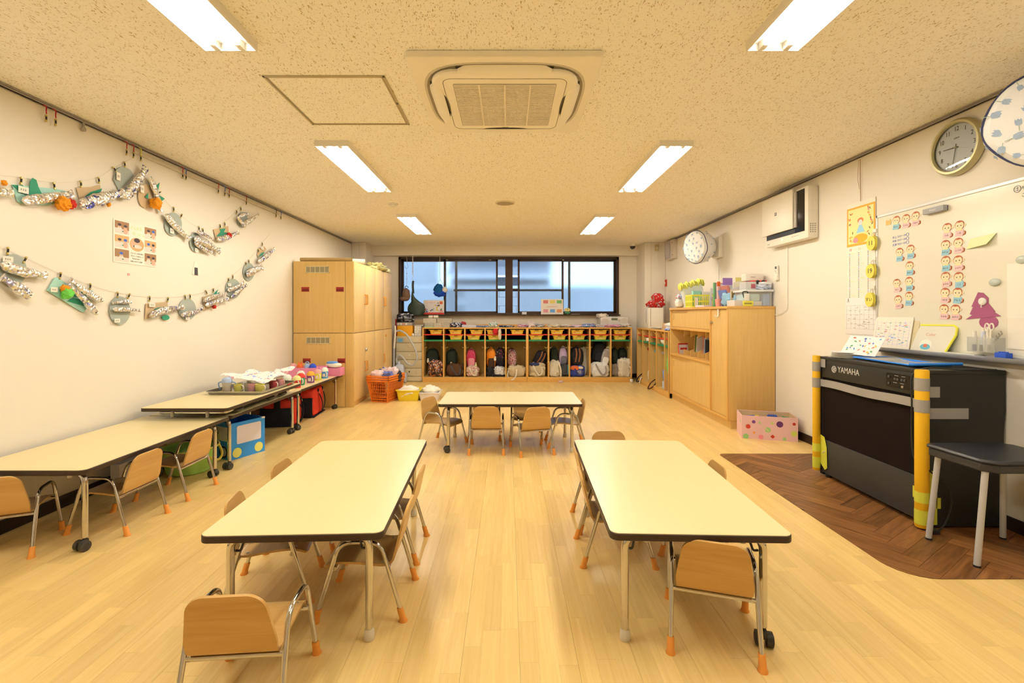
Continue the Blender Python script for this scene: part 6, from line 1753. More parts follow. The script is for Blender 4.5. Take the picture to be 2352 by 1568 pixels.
# white machine with a red bag, carton and cloths on that unit
t = thing('air_purifier', 'white box-shaped air purifier on the right wall lockers', 'purifier', (2.36, 7.95, ZTOP))
q = MB(); q.box(0, .25, 0, .26, 0, .345, b=.006); q.build('body', WHITE, t)
q = MB(); q.box(-.004, 0.002, .02, .12, .02, .335, b=.003); q.build('front_door', mat('cool_white', (.74, .74, .76), .4), t)
q = MB(); q.box(-.002, .002, .125, .14, .08, .30); q.build('slot', DGREY, t, smooth=0)
q = MB(); q.box(.03, .04, -.002, 0, .03, .33); q.build('side_groove', GREY, t, smooth=0)
RB = print_mat('red_character_print', pc(205, 45, 35), [pc(245, 210, 190), pc(150, 130, 100)], 22, .35)
t = thing('red_bag', 'red printed bag slumped on top of the air purifier', 'bag', (2.50, 8.05, ZTOP + .346))
q = MB(); q.ball((0, 0, .06), .15, .13, .065, n=22, k=12, rough=.35, seed=3); q.build('body', RB, t, smooth=40)
q = MB(); q.ball((.05, .02, .15), .10, .09, .10, n=20, k=12, rough=.3, seed=5); q.build('upper_body', RB, t, smooth=40)
t = thing('small_carton', 'small brown carton with red mark on the right wall lockers', 'box', (2.36, 7.05, ZTOP))
q = MB(); q.box(0, .22, 0, .2, 0, .10, b=.002); q.build('carton', flat(215, 170, 110), t)
q = MB(); q.box(.07, .12, -.001, 0, .065, .08); q.build('red_mark', flat(220, 100, 60), t, smooth=0)
lump('cloth', 'white cloth heaped before the small brown carton', 'cloth', (2.44, 6.94, ZTOP), .22, .16, .11, PAPER, 95, rough=.7)
lump('cloth', 'flat grey-blue cloth on the right wall lockers', 'cloth', (2.35, 6.86, ZTOP), .16, .2, .03, flat(175, 180, 195), 96)
lump('cloth', 'flat cream cloth on the right wall lockers, near the purifier', 'cloth', (2.40, 7.60, ZTOP), .16, .36, .035, CREAM, 97)

# ------------------------------------------------------------------ cabinet on the right wall
KX, KY0, KY1, KZ = 2.291, 4.936, 6.70, 1.278
t = thing('storage_cabinet', 'large beech cabinet with sliding doors and an open shelf', 'cabinet', (KX, KY0, 0))
Dp = 2.782 - KX; Lc = KY1 - KY0; YD = 5.37 - KY0
q = MB(); q.box(-.01, Dp, -.004, Lc, KZ - .028, KZ, b=.003); q.build('top_panel', EDGW, t)
q = MB(); q.box(.004, Dp, 0, .022, .085, KZ - .028, b=.002); q.build('side_panel', BEECH, t)
q = MB(); q.box(-.004, .006, -.001, .024, 0.085, KZ - .028, b=.003); q.build('edge_strip', EDGV, t)
q = MB(); q.box(.0, Dp, Lc - .022, Lc, .085, KZ - .028, b=.002); q.build('side_panel', BEECH, t)
q = MB(); q.box(.03, Dp - .004, 0.005, Lc - .005, 0, .085); q.build('plinth', BEECH, t, smooth=0)
q = MB(); q.box(-.004, Dp - .01, .022, Lc - .022, .085, .112, b=.002); q.build('bottom_panel', EDGW, t)
q = MB(); q.box(Dp - .012, Dp - .002, .022, Lc - .022, .112, KZ - .028); q.build('back_panel', BEECH, t, smooth=0)
q = MB(); q.box(-.004, Dp - .012, YD - .01, YD + .012, .112, KZ - .028, b=.002); q.build('partition', EDGV, t)
q = MB(); q.box(.010, .028, .026, YD - .012, .116, KZ - .032, b=.002); d_ = q.build('tall_door', BEECH, t)
q = MB(); q.cyl((.01, YD - .035, 1.10), (-.014, YD - .035, 1.10), .012, n=12); q.build('lock', STEEL, d_)
for z0, z1, nm in ((.985, 1.018, 'upper'), (.625, .650, 'lower')):
    q = MB(); q.box(-.004, Dp - .012, YD + .012, Lc - .022, z0, z1, b=.003); q.build('shelf', EDGW, t)
mid = (YD + Lc) / 2
for z0, z1 in ((1.018, KZ - .028), (.112, .625)):
    q = MB(); q.box(.012, .026, YD + .014, mid + .03, z0 + .003, z1 - .003); q.build('sliding_door', BEECH, t, smooth=0)
    q = MB(); q.box(.032, .046, mid - .02, Lc - .024, z0 + .003, z1 - .003); q.build('sliding_door', BEECH, t, smooth=0).name = 'sliding_door'
    q = MB(); q.box(.030, .0335, Lc - .075, Lc - .062, (z0 + z1) / 2 - .02 + (.12 if z1 < .7 else 0), (z0 + z1) / 2 + .06 + (.12 if z1 < .7 else 0), b=.001); q.build('finger_pull', CHROME, t)
# open shelf: four upright boards with a rounded cut-out
for k, y in enumerate((YD + .24, YD + .47, YD + .70, YD + .93)):
    pl = [(Dp - .014, .652), (.05, .652), (.05, .73)]
    for i in range(13):
        a = R(-78 + 156 * i / 12); pl.append((.05 + .02 + .145 * math.cos(a) * 1.25, .818 + .115 * math.sin(a)))
    pl += [(.05, .90), (.05, .983), (Dp - .014, .983)]
    q = MB(); q.prism(pl, -.004, .004, M=T((0, y, 0)) @ RX(90)); q.build('book_divider', BEECH, t, smooth=0)
bz = .652
books = [(YD + .075, .22, .012, 4, flat(235, 215, 180), 'cream picture book nearest the tall door, on the open shelf'), (YD + .10, .25, .018, 5, flat(225, 200, 150), 'tan picture book beside the cream one on the open shelf'), (YD + .135, .23, .02, 3, flat(205, 190, 160), 'grey picture book beside the tan one on the open shelf'),
         (YD + .62, .26, .014, -8, flat(235, 150, 110), 'orange-spined picture book on the open shelf'), (YD + .58, .24, .014, -10, flat(225, 215, 200), 'white picture book on the open shelf'), (YD + .54, .22, .012, -10, flat(70, 80, 85), 'dark picture book on the open shelf'),
         (YD + .87, .28, .012, -14, flat(130, 145, 60), 'olive green picture book on the open shelf'), (YD + .90, .24, .012, -14, flat(235, 160, 90), 'orange picture book next to the olive one'), (YD + .82, .25, .012, -13, flat(235, 220, 195), 'pale picture book leaning on the olive one')]
for (y, h_, th, tilt, m, lb) in books:
    t2 = thing('picture_book', lb, 'book', M=T((KX + (.32 if y < YD + .2 else .17), KY0 + y, bz + .002)) @ RX(-tilt * .4), group='picture books on the open shelf')
    bl_ = .14 if y < YD + .2 else .17; q = MB(); q.box(0, bl_, 0, .002, 0, h_); q.box(0, bl_, th - .002, th, 0, h_); q.box(0, .002, 0, th, 0, h_); q.build('cover', m, t2, smooth=0)
    q = MB(); q.box(.003, bl_ - .005, .002, th - .002, .003, h_ - .003); q.build('pages', PAPER, t2, smooth=0)
t2 = thing('picture_book', 'red and white picture book lying forward on the open shelf', 'book', M=T((KX + .05, KY0 + YD + 1.10, bz + .004)) @ RZ(18) @ RX(-6))
q = MB(); q.box(0, .15, 0, .014, 0, .14); q.build('cover', flat(235, 220, 205), t2, smooth=0)
q = MB(); q.box(-.001, .002, 0, .014, 0, .14); q.box(.0, .15, -.001, .001, .12, .14); q.box(.02, .13, -.001, .001, .05, .08); q.build('print', flat(205, 60, 50), t2, smooth=0)
t2 = thing('door_hook', 'white plastic over-door hook on the cabinet\'s tall door', 'hook', (KX - .003, KY0 + .22, KZ - .03))
q = MB(); q.box(-.004, .0, -.012, .012, -.075, .0); q.tube(smooth_path([(-.004, 0, -.07), (-.012, 0, -.085), (-.03, 0, -.08), (-.034, 0, -.06)], 4), .006, n=6); q.build('plastic_hook', WHITE, t2)

# clutter on the cabinet
CZ = KZ + .001
def on(px, d): return (px - 1166) * d / F
def bxo(name, label, cat, x0, y0, w_, d_, h_, m, rz=0, z=CZ, tilt=None, parts=None):
    t = thing(name, label, cat, M=T((x0, y0, z)) @ RZ(rz) @ (RY(tilt) if tilt else Matrix.Identity(4)))
    q = MB(); q.box(0, w_, 0, d_, 0, h_, b=min(.003, w_ * .3, d_ * .3)); q.build('body', m, t)
    if parts:
        for nm, bx_, m2 in parts:
            q = MB(); q.box(*bx_); q.build(nm, m2, t, smooth=0)
    return t
lump('paper_bag', 'small cream paper bag with red ribbon at the cabinet\'s far end', 'bag', (2.36, 6.52, CZ), .11, .14, .13, flat(245, 225, 180), 101, rough=.25)
lump('ribbon', 'red and blue wrapped sweets on the small paper bag', 'sweets', (2.37, 6.50, CZ + .125), .10, .12, .06, print_mat('sweet_print', pc(240, 220, 190), [pc(210, 60, 40), pc(90, 150, 190)], 18, .44), 102, rough=.6)
bxo('kraft_carton', 'small tan carton next to the yellow basket', 'box', 2.40, 6.28, .13, .10, .125, flat(235, 190, 120))
t = thing('yellow_basket', 'yellow plastic basket with a name label on the cabinet', 'basket', (2.44, 6.02, CZ))
YB_ = mat('lemon_plastic', pc(245, 225, 60), .4)
for (M, Lq) in ((T((0, -.11, 0)), .28), (T((0, .11, 0)), .28), (T((-.14, 0, 0)) @ RZ(90), .22), (T((.14, 0, 0)) @ RZ(90), .22)):
    q = MB(); n = 12
    for k in range(n + 1): q.box(-Lq / 2 + k * Lq / n - .004, -Lq / 2 + k * Lq / n + .004, -.003, .003, .0, .15)
    for zz in (.006, .072, .148): q.box(-Lq / 2, Lq / 2, -.004, .004, zz - .008, zz + .010)
    o = q.build('basket_side', YB_, t, smooth=0); o.matrix_local = M
q = MB(); q.box(-.14, .14, -.11, .11, 0, .005); q.build('basket_floor', YB_, t, smooth=0)
q = MB(); q.box(-.11, -.07, -.1165, -.113, .02, .12); q.build('name_label', PAPER, t, smooth=0)
bxo('folder', 'mint green folder standing in the yellow basket', 'folder', 2.35, 6.01, .10, .05, .205, flat(160, 208, 170), z=CZ + .006)
bxo('paper_stack', 'stack of cream papers in the yellow basket', 'papers', 2.46, 5.98, .10, .10, .19, flat(238, 215, 180), z=CZ + .006)
t = thing('glove_pack', 'yellow ruffled cleaning gloves in a clear bag behind the books', 'bag', M=T((2.50, 6.30, CZ)) @ RY(-14))
q = MB(); q.ball((0, 0, .16), .14, .05, .17, n=18, k=12, pw=.35); q.build('clear_bag', mat('clear_bag_film', pc(235, 225, 190), .25), t)
for k in range(13):
    q = MB(); q.ball((-.15 + k * .026, -.01 - .01 * (k % 2), .315 + .012 * math.sin(k * 2)), .012, .06, .045, n=10, k=8, rough=.3, seed=k); q.build('yellow_frill', flat(248, 230, 95), t)
for i, (x, y, w_, d_, h_, m, rz, lb) in enumerate(((2.52, 5.78, .014, .03, .30, flat(110, 160, 90), 14, 'tall green file among the books on the cabinet'), (2.54, 5.80, .15, .04, .29, flat(235, 205, 160), 10, 'cream file box with red top edge on the cabinet'), (2.55, 5.62, .13, .04, .26, flat(225, 210, 190), 12, 'pale grey file box among the books on the cabinet'))):
    bxo('file', lb, 'file', x, y, w_, d_, h_, m, rz, parts=[('top_edge', (0, w_, 0, d_, h_, h_ + .006), flat(215, 90, 80))] if i == 1 else None)
bxo('paint_tube', 'white and orange cylinder-like glue bottle standing on the cabinet', 'bottle', 2.49, 5.62, .03, .03, .245, flat(245, 185, 150), parts=[('orange_cap', (0.001, .029, .001, .029, .245, .30), flat(235, 100, 30))])
bxo('file', 'pale blue booklet box with white letters on the cabinet', 'file', 2.52, 5.40, .09, .03, .17, flat(110, 175, 210), 4, parts=[('white_band', (0, .09, -.001, 0, .12, .16), PAPER), ('letter_mark', (.02, .07, -.001, 0, .05, .09), PAPER)])
for i, (x, m, h_, tl, lb) in enumerate(((2.62, flat(205, 120, 90), .25, 18, 'reddish exercise book leaning right on the cabinet'), (2.645, flat(235, 195, 165), .25, 18, 'peach exercise book leaning right on the cabinet'), (2.60, flat(120, 130, 160), .20, 16, 'blue exercise book leaning right on the cabinet'))):
    bxo('exercise_book', lb, 'book', x - .06, 5.36 + i * .03, .015, .20, h_, m, 0, tilt=-tl)
bxo('folder', 'purple folder standing tall at the back of the cabinet', 'folder', 2.585, 5.70, .12, .008, .35, flat(165, 115, 160), 4)
bxo('folder', 'yellow card folder standing before the purple one', 'folder', 2.64, 5.50, .13, .008, .34, flat(240, 210, 110), 0)
for i, (m, lb) in enumerate(((flat(245, 225, 90), 'thin yellow booklet'), (flat(210, 60, 50), 'thin red booklet'), (flat(110, 160, 200), 'thin blue booklet'), (flat(240, 215, 180), 'thin cream booklet'))):
    bxo('booklet', lb + ' upright next to the yellow folder on the cabinet', 'book', 2.655 + i * .017, 5.28, .013, .18, .27 - .02 * (i % 2), m, 0)
for i, (x, y, w_, h_, rz, tl, c, lb) in enumerate(((2.50, 5.90, .13, .24, 8, 6, (238, 222, 190), 'cream drawing sheet standing behind the yellow basket'), (2.55, 5.72, .14, .25, -5, -8, (225, 222, 215), 'grey-white worksheet standing among the files'), (2.50, 5.48, .11, .23, 6, 9, (240, 232, 215), 'white form leaning by the glue bottle'),
        (2.58, 5.34, .12, .21, -8, -14, (215, 200, 170), 'tan envelope leaning by the blue pouch'), (2.47, 5.22, .10, .13, 12, 10, (175, 205, 215), 'pale blue leaflet behind the pencil case'), (2.62, 5.42, .10, .28, 5, -10, (245, 225, 180), 'tall cream envelope beside the exercise books'))):
    bxo('paper_sheet', lb, 'paper', x, y, w_, .004, h_, flat(*c), rz, tilt=tl, parts=[('print_line', (.02, w_ - .02, -.0006, 0, h_ * .7, h_ * .7 + .006), flat(190, 150, 110)), ('print_block', (.02, w_ * .6, -.0006, 0, h_ * .35, h_ * .55), flat(205, 190, 160))])
t = thing('peach_cup', 'peach plastic tumbler at the front edge of the cabinet', 'cup', (2.455, 5.53, CZ))
q = MB(); q.lathe([(.028, 0), (.037, .09), (.034, .09), (.026, .005)], 18, cap1=False); q.build('body', flat(248, 160, 125), t)
lump('blue_pouch', 'pale blue cloth pouch slumped on the cabinet front', 'pouch', (2.50, 5.33, CZ), .17, .16, .15, fabric(165, 195, 210), 103, rough=.45)
bxo('scissors_case', 'flat white booklet lying on the cabinet\'s front edge', 'book', 2.32, 5.62, .10, .20, .022, flat(240, 215, 190), 6)
bxo('clear_case', 'long clear pencil case on the cabinet front', 'case', 2.42, 5.06, .20, .14, .065, mat('clear_case_warm', pc(238, 215, 175), .25), 8)
bxo('recipe_card', 'small card with two red pictures leaning over the pencil case', 'card', 2.46, 5.24, .13, .006, .12, flat(235, 205, 150), 10, tilt=0, z=CZ + .066, parts=[('picture', (.015, .06, -.001, 0, .03, .10), flat(150, 110, 50)), ('picture', (.07, .115, -.001, 0, .03, .10), flat(205, 90, 60))])
t = thing('storage_box', 'clear lidded storage box of papers at the near end of the cabinet', 'box', (2.50, 4.96, CZ))
STB = mat('frosted_clear_plastic', pc(244, 226, 182), .3, alpha=.25)
q = MB()
for b_ in ((0, .26, 0, .004, 0, .15), (0, .26, .316, .32, 0, .15), (0, .004, 0, .32, 0, .15), (.256, .26, 0, .32, 0, .15)): q.box(*b_)
q.box(.004, .256, .004, .316, 0, .004); q.build('body', STB, t, smooth=0)
q = MB(); q.box(-.014, .274, -.014, .334, .15, .172, b=.004); q.build('lid', mat('milky_lid', pc(240, 225, 190), .35), t)
q = MB(); q.box(.01, .17, .02, .30, .006, .05, b=.006); q.build('paper_layer', PAPER, t)
q = MB(); q.box(.02, .15, .02, .28, .052, .13, b=.02); q.build('mint_paper', flat(215, 230, 200), t)
q = MB(); q.box(.185, .25, .02, .30, .006, .13, b=.006); q.build('blue_file', flat(150, 175, 215), t)
t = thing('black_clip', 'black wire handle clip on the clear storage box', 'clip', (2.49, 5.05, CZ + .12))
q = MB(); q.tube(fillet([(-.03, -.10, -.02), (-.04, -.10, .03), (.01, -.10, .035), (.025, -.10, -.02)], .015), .005, n=6); q.tube([(-.03, -.10, -.02), (-.01, -.06, -.03)], .004, n=6); q.build('wire', BLACK, t)
bxo('clear_box', 'small clear box with red things on the storage box lid', 'box', 2.51, 5.00, .11, .14, .085, mat('grey_clear_plastic', pc(214, 198, 165), .3), z=CZ + .173, parts=[('red_content', (.055, .10, -.001, 0, .015, .06), flat(185, 90, 85))])
bxo('game_box', 'purple box under the red striped one on the storage box', 'box', 2.635, 5.06, .11, .2, .05, flat(140, 100, 160), z=CZ + .173)
t = thing('marker_box', 'red marker box with black round labels on the pile', 'box', (2.60, 5.05, CZ + .224))
q = MB(); q.box(0, .16, 0, .2, 0, .05, b=.003); q.build('body', flat(215, 60, 45), t)
for k in range(2):
    q = MB(); q.prism(oval(.024, .024, 14), 0, .002, M=T((.06 + k * .06, 0, .03)) @ RX(90)); q.build('black_label', BLACK, t)
bxo('white_carton', 'long white carton on top of the pile by the wall', 'box', 2.56, 5.10, .19, .10, .075, WHITE, z=CZ + .275, parts=[('print', (.05, .10, -.001, 0, .035, .042), GREY)])
lump('film_scrap', 'crumpled clear film on the storage box lid', 'film', (2.685, 5.0, CZ + .173), .14, .10, .06, mat('shiny_film', pc(225, 215, 200), .15), 104, rough=.8)
bxo('paper_scrap', 'cream folded paper at the wall end of the storage box', 'paper', 2.675, 4.96, .09, .14, .03, flat(248, 230, 195), z=CZ + .225, rz=4)
bxo('yellow_note', 'yellow card with writing standing under the clear box', 'card', 2.455, 4.955, .11, .004, .055, flat(245, 225, 70), parts=[('writing', (.015, .095, -.0008, 0, .02, .035), flat(170, 150, 60))])
bxo('cream_beaker', 'cream square beaker by the clear storage box', 'cup', 2.47, 4.945, .05, .004, .075, flat(248, 228, 185), rz=0, z=CZ + .056)

# ------------------------------------------------------------------ right wall fittings
def wallM(px, py, X=XR):
    d, z = rw(px, py, X)
    return frame((X - .001, d, z), (0, -1, 0), (0, 0, 1))      # local x to the right along the wall, y up, z into the room
FANP = bpy.data.materials.new('tulip_print_cotton'); FANP.use_nodes = True
b_ = FANP.node_tree.nodes['Principled BSDF']; b_.inputs['Base Color'].default_value = pc(250, 232, 195) + (1,); b_.inputs['Roughness'].default_value = .9
CREAMC = mat('cream_cotton', pc(250, 232, 196), .9, spec=.1, bump=.3, bscale=200, vary=.03)
TULIP = mat('blue_tulip_print', pc(176, 182, 172), .9, vary=.15, vscale=40); STEMM = mat('green_stem_print', pc(170, 175, 130), .9)
NAVYP = mat('navy_piping', pc(66, 64, 78), .8)
def fan(loc, nrm, mount, label, seed, r=.215, tilt=0):
    z = Vector(nrm).normalized(); x = Vector((0, 0, 1)).cross(z).normalized(); y = z.cross(x)
    M = Matrix(((x.x, y.x, z.x, loc[0]), (x.y, y.y, z.y, loc[1]), (x.z, y.z, z.z, loc[2]), (0, 0, 0, 1)))
    t = thing('wall_fan', label, 'fan', M=M)
    q = MB(); rn = random.Random(seed)
    def wob(a): return 1 + .015 * math.sin(5 * a + seed)
    n = 36; prof = [(.02, .055), (.6, .05), (.9, .03), (1.0, 0), (.99, -.05), (.93, -.13), (.72, -.20), (.35, -.235)]
    vs = []; fs = []
    for (k_, zz) in prof:
        for i in range(n):
            a = 2 * math.pi * i / n; rr = r * k_ * wob(a) * (1 + (.03 * noise.noise(Vector((a * 3, zz * 20, seed))) if zz < -.02 else 0))
            vs.append((rr * math.cos(a), rr * math.sin(a), zz * r / .215))
    for i in range(len(prof) - 1):
        for j in range(n): fs.append((i * n + j, i * n + (j + 1) % n, (i + 1) * n + (j + 1) % n, (i + 1) * n + j))
    fs.append(list(range(n))); q.add(vs, [f[::-1] for f in fs]); q.build('dust_cover', CREAMC, t)
    q = MB(); q.tube([(r * 1.003 * wob(a) * math.cos(a), r * 1.003 * wob(a) * math.sin(a), .002 + .004 * math.sin(7 * a)) for a in [2 * math.pi * i / 48 for i in range(48)]], .0048, n=6, closed=True); q.build('navy_piping', NAVYP, t)
    # printed tulips on the face and the sides
    def surf(rr):
        for (a, za), (b, zb) in zip(prof, prof[1:4]):
            if rr <= b: return za + (zb - za) * (rr - a) / (b - a)
        return 0
    cand = []
    for _ in range(400):
        u, v = rn.uniform(-.9, .9), rn.uniform(-.9, .9)
        if u * u + v * v < .80 and all((u - a) ** 2 + (v - b) ** 2 > .075 for a, b in cand): cand.append((u, v))
    for (u, v) in cand:
        a = rn.uniform(-.7, .7) + (math.pi if rn.random() < .35 else 0) + (1.4 if rn.random() < .3 else 0); s = rn.uniform(.8, 1.25) * r
        rr = math.sqrt(u * u + v * v); zz = surf(rr) * r / .215 + .0015
        sl = -.10 * rr
        M2 = T((u * r, v * r, zz)) @ Matrix.Rotation(math.atan2(v, u), 4, 'Z') @ RY(12 * rr ** 2) @ Matrix.Rotation(-math.atan2(v, u), 4, 'Z') @ Matrix.Rotation(a, 4, 'Z')
        q = MB(); q.mi = 0
        q.prism([(0, -.075 * s), (.05 * s, -.05 * s), (.06 * s, .02 * s), (.05 * s, .08 * s), (.025 * s, .05 * s), (0, .085 * s), (-.025 * s, .05 * s), (-.05 * s, .08 * s), (-.06 * s, .02 * s), (-.05 * s, -.05 * s)], 0, .0008, M=M2)
        q.mi = 1; q.prism([(-.004 * s, -.19 * s), (.006 * s, -.19 * s), (.008 * s, -.08 * s), (-.004 * s, -.08 * s)], 0, .0008, M=M2)
        q.build('tulip_print', [TULIP, STEMM], t, smooth=0)
    for k in range(16):
        a = 2 * math.pi * k / 16 + rn.uniform(-.1, .1); zz = -.07 - .06 * (k % 2); rr = r * (.995 if k % 2 == 0 else .935)
        M2 = Matrix.Rotation(a, 4, 'Z') @ T((rr + .001, 0, zz)) @ RY(90 - (12 if k % 2 == 0 else 30)) @ Matrix.Rotation(rn.uniform(0, 6), 4, 'Z'); s = .9 * r
        q = MB(); q.prism([(0, -.07 * s), (.05 * s, -.04 * s), (.05 * s, .07 * s), (0, .03 * s), (-.05 * s, .07 * s), (-.05 * s, -.04 * s)], 0, .001, M=M2); q.build('tulip_print', TULIP, t, smooth=0)
    inv = M.inverted()
    a = Vector((0, 0, -.2)); b = inv @ Vector(mount)
    q = MB(); q.tube(smooth_path([a, a * .5 + b * .5 + Vector((0, -.02, 0)), b], 5), .022, n=10); q.build('arm', WHITE, t)
    return t
fan((2.548, 2.235, 2.125), (-.62, -.76, -.16), (2.775, 2.40, 1.98), 'wall fan in a tulip-print dust cover, cut by the right picture edge', 4, .22)
fan((2.445, 6.18, 2.065), (-.94, -.33, -.08), (2.75, 6.28, 2.0), 'wall fan in a tulip-print dust cover above the cabinet', 9, .212)
t = thing('fan_controller', 'white wall box with buttons beside the covered fan', 'switch', M=wallM(1652, 568))
q = MB(); q.box(-.09, .12, -.14, .13, 0, .06, b=.012); q.build('body', WHITE, t)
q = MB(); q.box(-.085, -.02, -.12, .02, .06, .075, b=.005); q.build('button_panel', BEIP, t)
for k in range(4):
    q = MB(); q.box(-.07, -.045, -.10 + k * .028, -.085 + k * .028, .075, .079); q.build('button', GREY, t, smooth=0)
q = MB(); q.box(-.005, .004, -.75, -.14, 0, .012); q.build('cable_cover', WHITE, t, smooth=0)
q = MB(); q.tube(smooth_path([(.03, -.14, .01), (.05, -.3, .012), (.09, -.5, .01), (.12, -.7, .01)], 6), .003, n=6); q.build('cord', WHITE, t)
t = thing('wall_speaker_box', 'grey square ventilation box high on the far right wall', 'ventilator', M=wallM(1546, 574))
q = MB(); q.box(-.20, .20, -.16, .155, 0, .07, b=.008); q.build('body', mat('vent_ivory', pc(222, 196, 150), .5), t)
q = MB(); q.box(-.185, .08, -.145, .14, .07, .078, b=.004); q.build('front_mesh', mat('vent_grey', pc(190, 172, 145), .6), t)
q = MB(); q.prism(oval(.10, .12, 24, -.05, 0), .078, .081); q.build('round_field', mat('vent_disc', pc(205, 185, 155), .6), t)
for zz in (-.10, .10):
    q = MB(); q.cyl((.17, zz, .07), (.17, zz, .073), .01, n=10); q.build('screw', DGREY, t)
t = thing('wall_socket', 'beige outlet plate with a plugged cord on the far pillar', 'socket', M=frame((2.42 + .21, 8.378, 2.36), (1, 0, 0), (0, 0, 1)))
q = MB(); q.box(-.035, .035, -.06, .06, 0, .012, b=.004); q.build('plate', mat('outlet_beige', pc(215, 185, 115), .5), t)
q = MB(); q.cyl((0, -.005, .012), (0, -.005, .04), .013, n=10); q.build('plug', WHITE, t)
q = MB(); q.tube(smooth_path([(0, -.01, .03), (.005, -.15, .02), (.04, -.28, .01), (.05, -.36, .008)], 5), .0025, n=5); q.build('cord', WHITE, t)
t = thing('alarm_plate', 'small red push-button plate on the far right wall', 'button', M=wallM(1530, 650))
q = MB(); q.box(-.055, .055, -.06, .06, 0, .014, b=.003); q.build('plate', flat(200, 55, 35), t)
q = MB(); q.cyl((-.01, 0, .014), (-.01, 0, .024), .02, n=14); q.build('button', WHITE, t)
# wall air cleaner
t = thing('wall_air_cleaner', 'white wall-mounted air cleaner with a dark slot around its front panel', 'air cleaner', M=frame((XR - .001, 4.95, 1.88), (0, -1, 0), (0, 0, 1)))
CW = mat('warm_white_plastic', (.80, .77, .72), .35)
q = MB(); q.box(0, .70, 0, .475, 0, .10, b=.02); q.build('body', CW, t)
q = MB(); q.box(.03, .655, .07, .455, .10, .104, b=.012); q.build('intake_recess', mat('gloss_black', (.012, .012, .013), .15), t)
q = MB(); q.box(-.01, .515, .115, .485, .112, .130, b=.006); q.build('front_panel', CW, t)
q = MB(); q.box(.52, .55, .12, .45, .100, .118, b=.003); q.build('hinge_strip', mat('panel_grey', (.45, .43, .40), .4), t)
q = MB()
for k in range(9): q.box(.05, .52, .074 + k * .0042, .0757 + k * .0042, .104, .108)
s_ = q.build('fine_slats', mat('slot_dark', (.03, .03, .03), .4), t, smooth=0); s_['kind'] = 'stuff'
q = MB(); q.box(.225, .255, .29, .32, .130, .131); q.build('badge', BLACK, t, smooth=0)
q = MB(); q.box(.236, .246, .296, .316, .131, .1315); q.build('badge_mark', CW, t, smooth=0)
q = MB(); q.prism(oval(.012, .012, 14, .30, .045), .10, .102); q.build('status_light', emis('green_led', (.3, 1, .5), .6), t)
for k in range(6):
    q = MB(); q.prism(oval(.005, .005, 8, .46 + k * .02, .045), .10, .101); q.build('button', GREY, t)
text('SHARP', .016, t, T((.06, .028, .1005)), GREY, 'maker_name')
q = MB()
for k in range(15): q.box(.7003, .701, .05 + (k % 5) * .018, .06 + (k % 5) * .018, .03 + (k // 5) * .02, .042 + (k // 5) * .02)
o_ = q.build('side_vents', GREY, t, smooth=0); o_['kind'] = 'stuff'
t = thing('cable_duct', 'thin white cable cover running down from the air cleaner', 'cable duct', M=wallM(1810, 567))
q = MB(); q.box(-.008, .008, -.58, .0, 0, .012); q.build('duct', WHITE, t, smooth=0)
q = MB(); q.tube(smooth_path([(0, -.58, .006), (-.01, -.62, .01), (-.10, -.66, .02), (-.2, -.675, .02)], 6), .004, n=6); q.build('cord', WHITE, t)
t = thing('remote_control', 'white remote control in its holder under the air cleaner', 'remote', M=wallM(1787, 626))
q = MB(); q.box(-.024, .024, -.07, .075, .004, .022, b=.005); q.build('handset', WHITE, t)
q = MB(); q.box(-.028, .028, -.08, -.03, 0, .028, b=.004); q.build('holder', CW, t)
q = MB(); q.box(-.015, .015, .038, .065, .022, .0235); q.build('display', DGREY, t, smooth=0)
for k in range(3):
    q = MB(); q.prism(oval(.005, .005, 8, -.008 + k * .008, .02 - k * .012), .022, .024); q.build('button', RED if k == 0 else GREY, t)

# calendar on a cord
yA, zA = rw(1948, 466, XR); yB_, zB = rw(2013, 446, XR)
CW_, CT = yA - yB_, 2.085
t = thing('wall_calendar', 'long autumn calendar hanging on a cord left of the whiteboard', 'calendar', M=frame((XR - .004, yA, CT), (0, -1, 0), (0, 0, 1)))
q = MB(); q.box(0, CW_, -.80, 0, 0, .004); q.build('sheet', PAPER, t, smooth=0)
q = MB(); q.box(0, CW_, -.345, -.035, .004, .005); q.build('picture_frame', flat(240, 170, 50), t, smooth=0)
q = MB(); q.box(.015, CW_ - .015, -.325, -.05, .005, .0055); q.build('picture_ground', flat(252, 225, 130), t, smooth=0)
PIC = [flat(235, 130, 60), flat(165, 205, 195), flat(240, 150, 130), flat(235, 175, 40), flat(150, 110, 60), flat(250, 215, 180)]
q = MB(); cx = CW_ / 2
q.mi = 3; q.prism(oval(.075, .035, 16, cx, -.29), .0055, .006)
q.mi = 1; q.prism([(cx - .045, -.245), (cx + .045, -.245), (cx + .012, -.18), (cx - .012, -.18)], .006, .0063)
q.mi = 5; q.prism(oval(.022, .022, 14, cx, -.165), .0063, .0066); q.mi = 0; q.prism(oval(.032, .022, 14, cx, -.15), .006, .0062)
q.mi = 2; q.prism(oval(.028, .022, 12, CW_ * .32, -.30), .0063, .0066); q.mi = 4
rn = random.Random(2)
for k in range(26):
    q.mi = rn.choice((0, 3, 4, 2)); u = rn.choice((rn.uniform(.02, .07), rn.uniform(CW_ - .08, CW_ - .02))); q.prism(oval(.012, .005, 8, u, rn.uniform(-.31, -.06), rn.uniform(0, 3)), .0066 + k * .00003, .0068 + k * .00003)
o_ = q.build('autumn_picture', PIC, t, smooth=0); o_['kind'] = 'stuff'
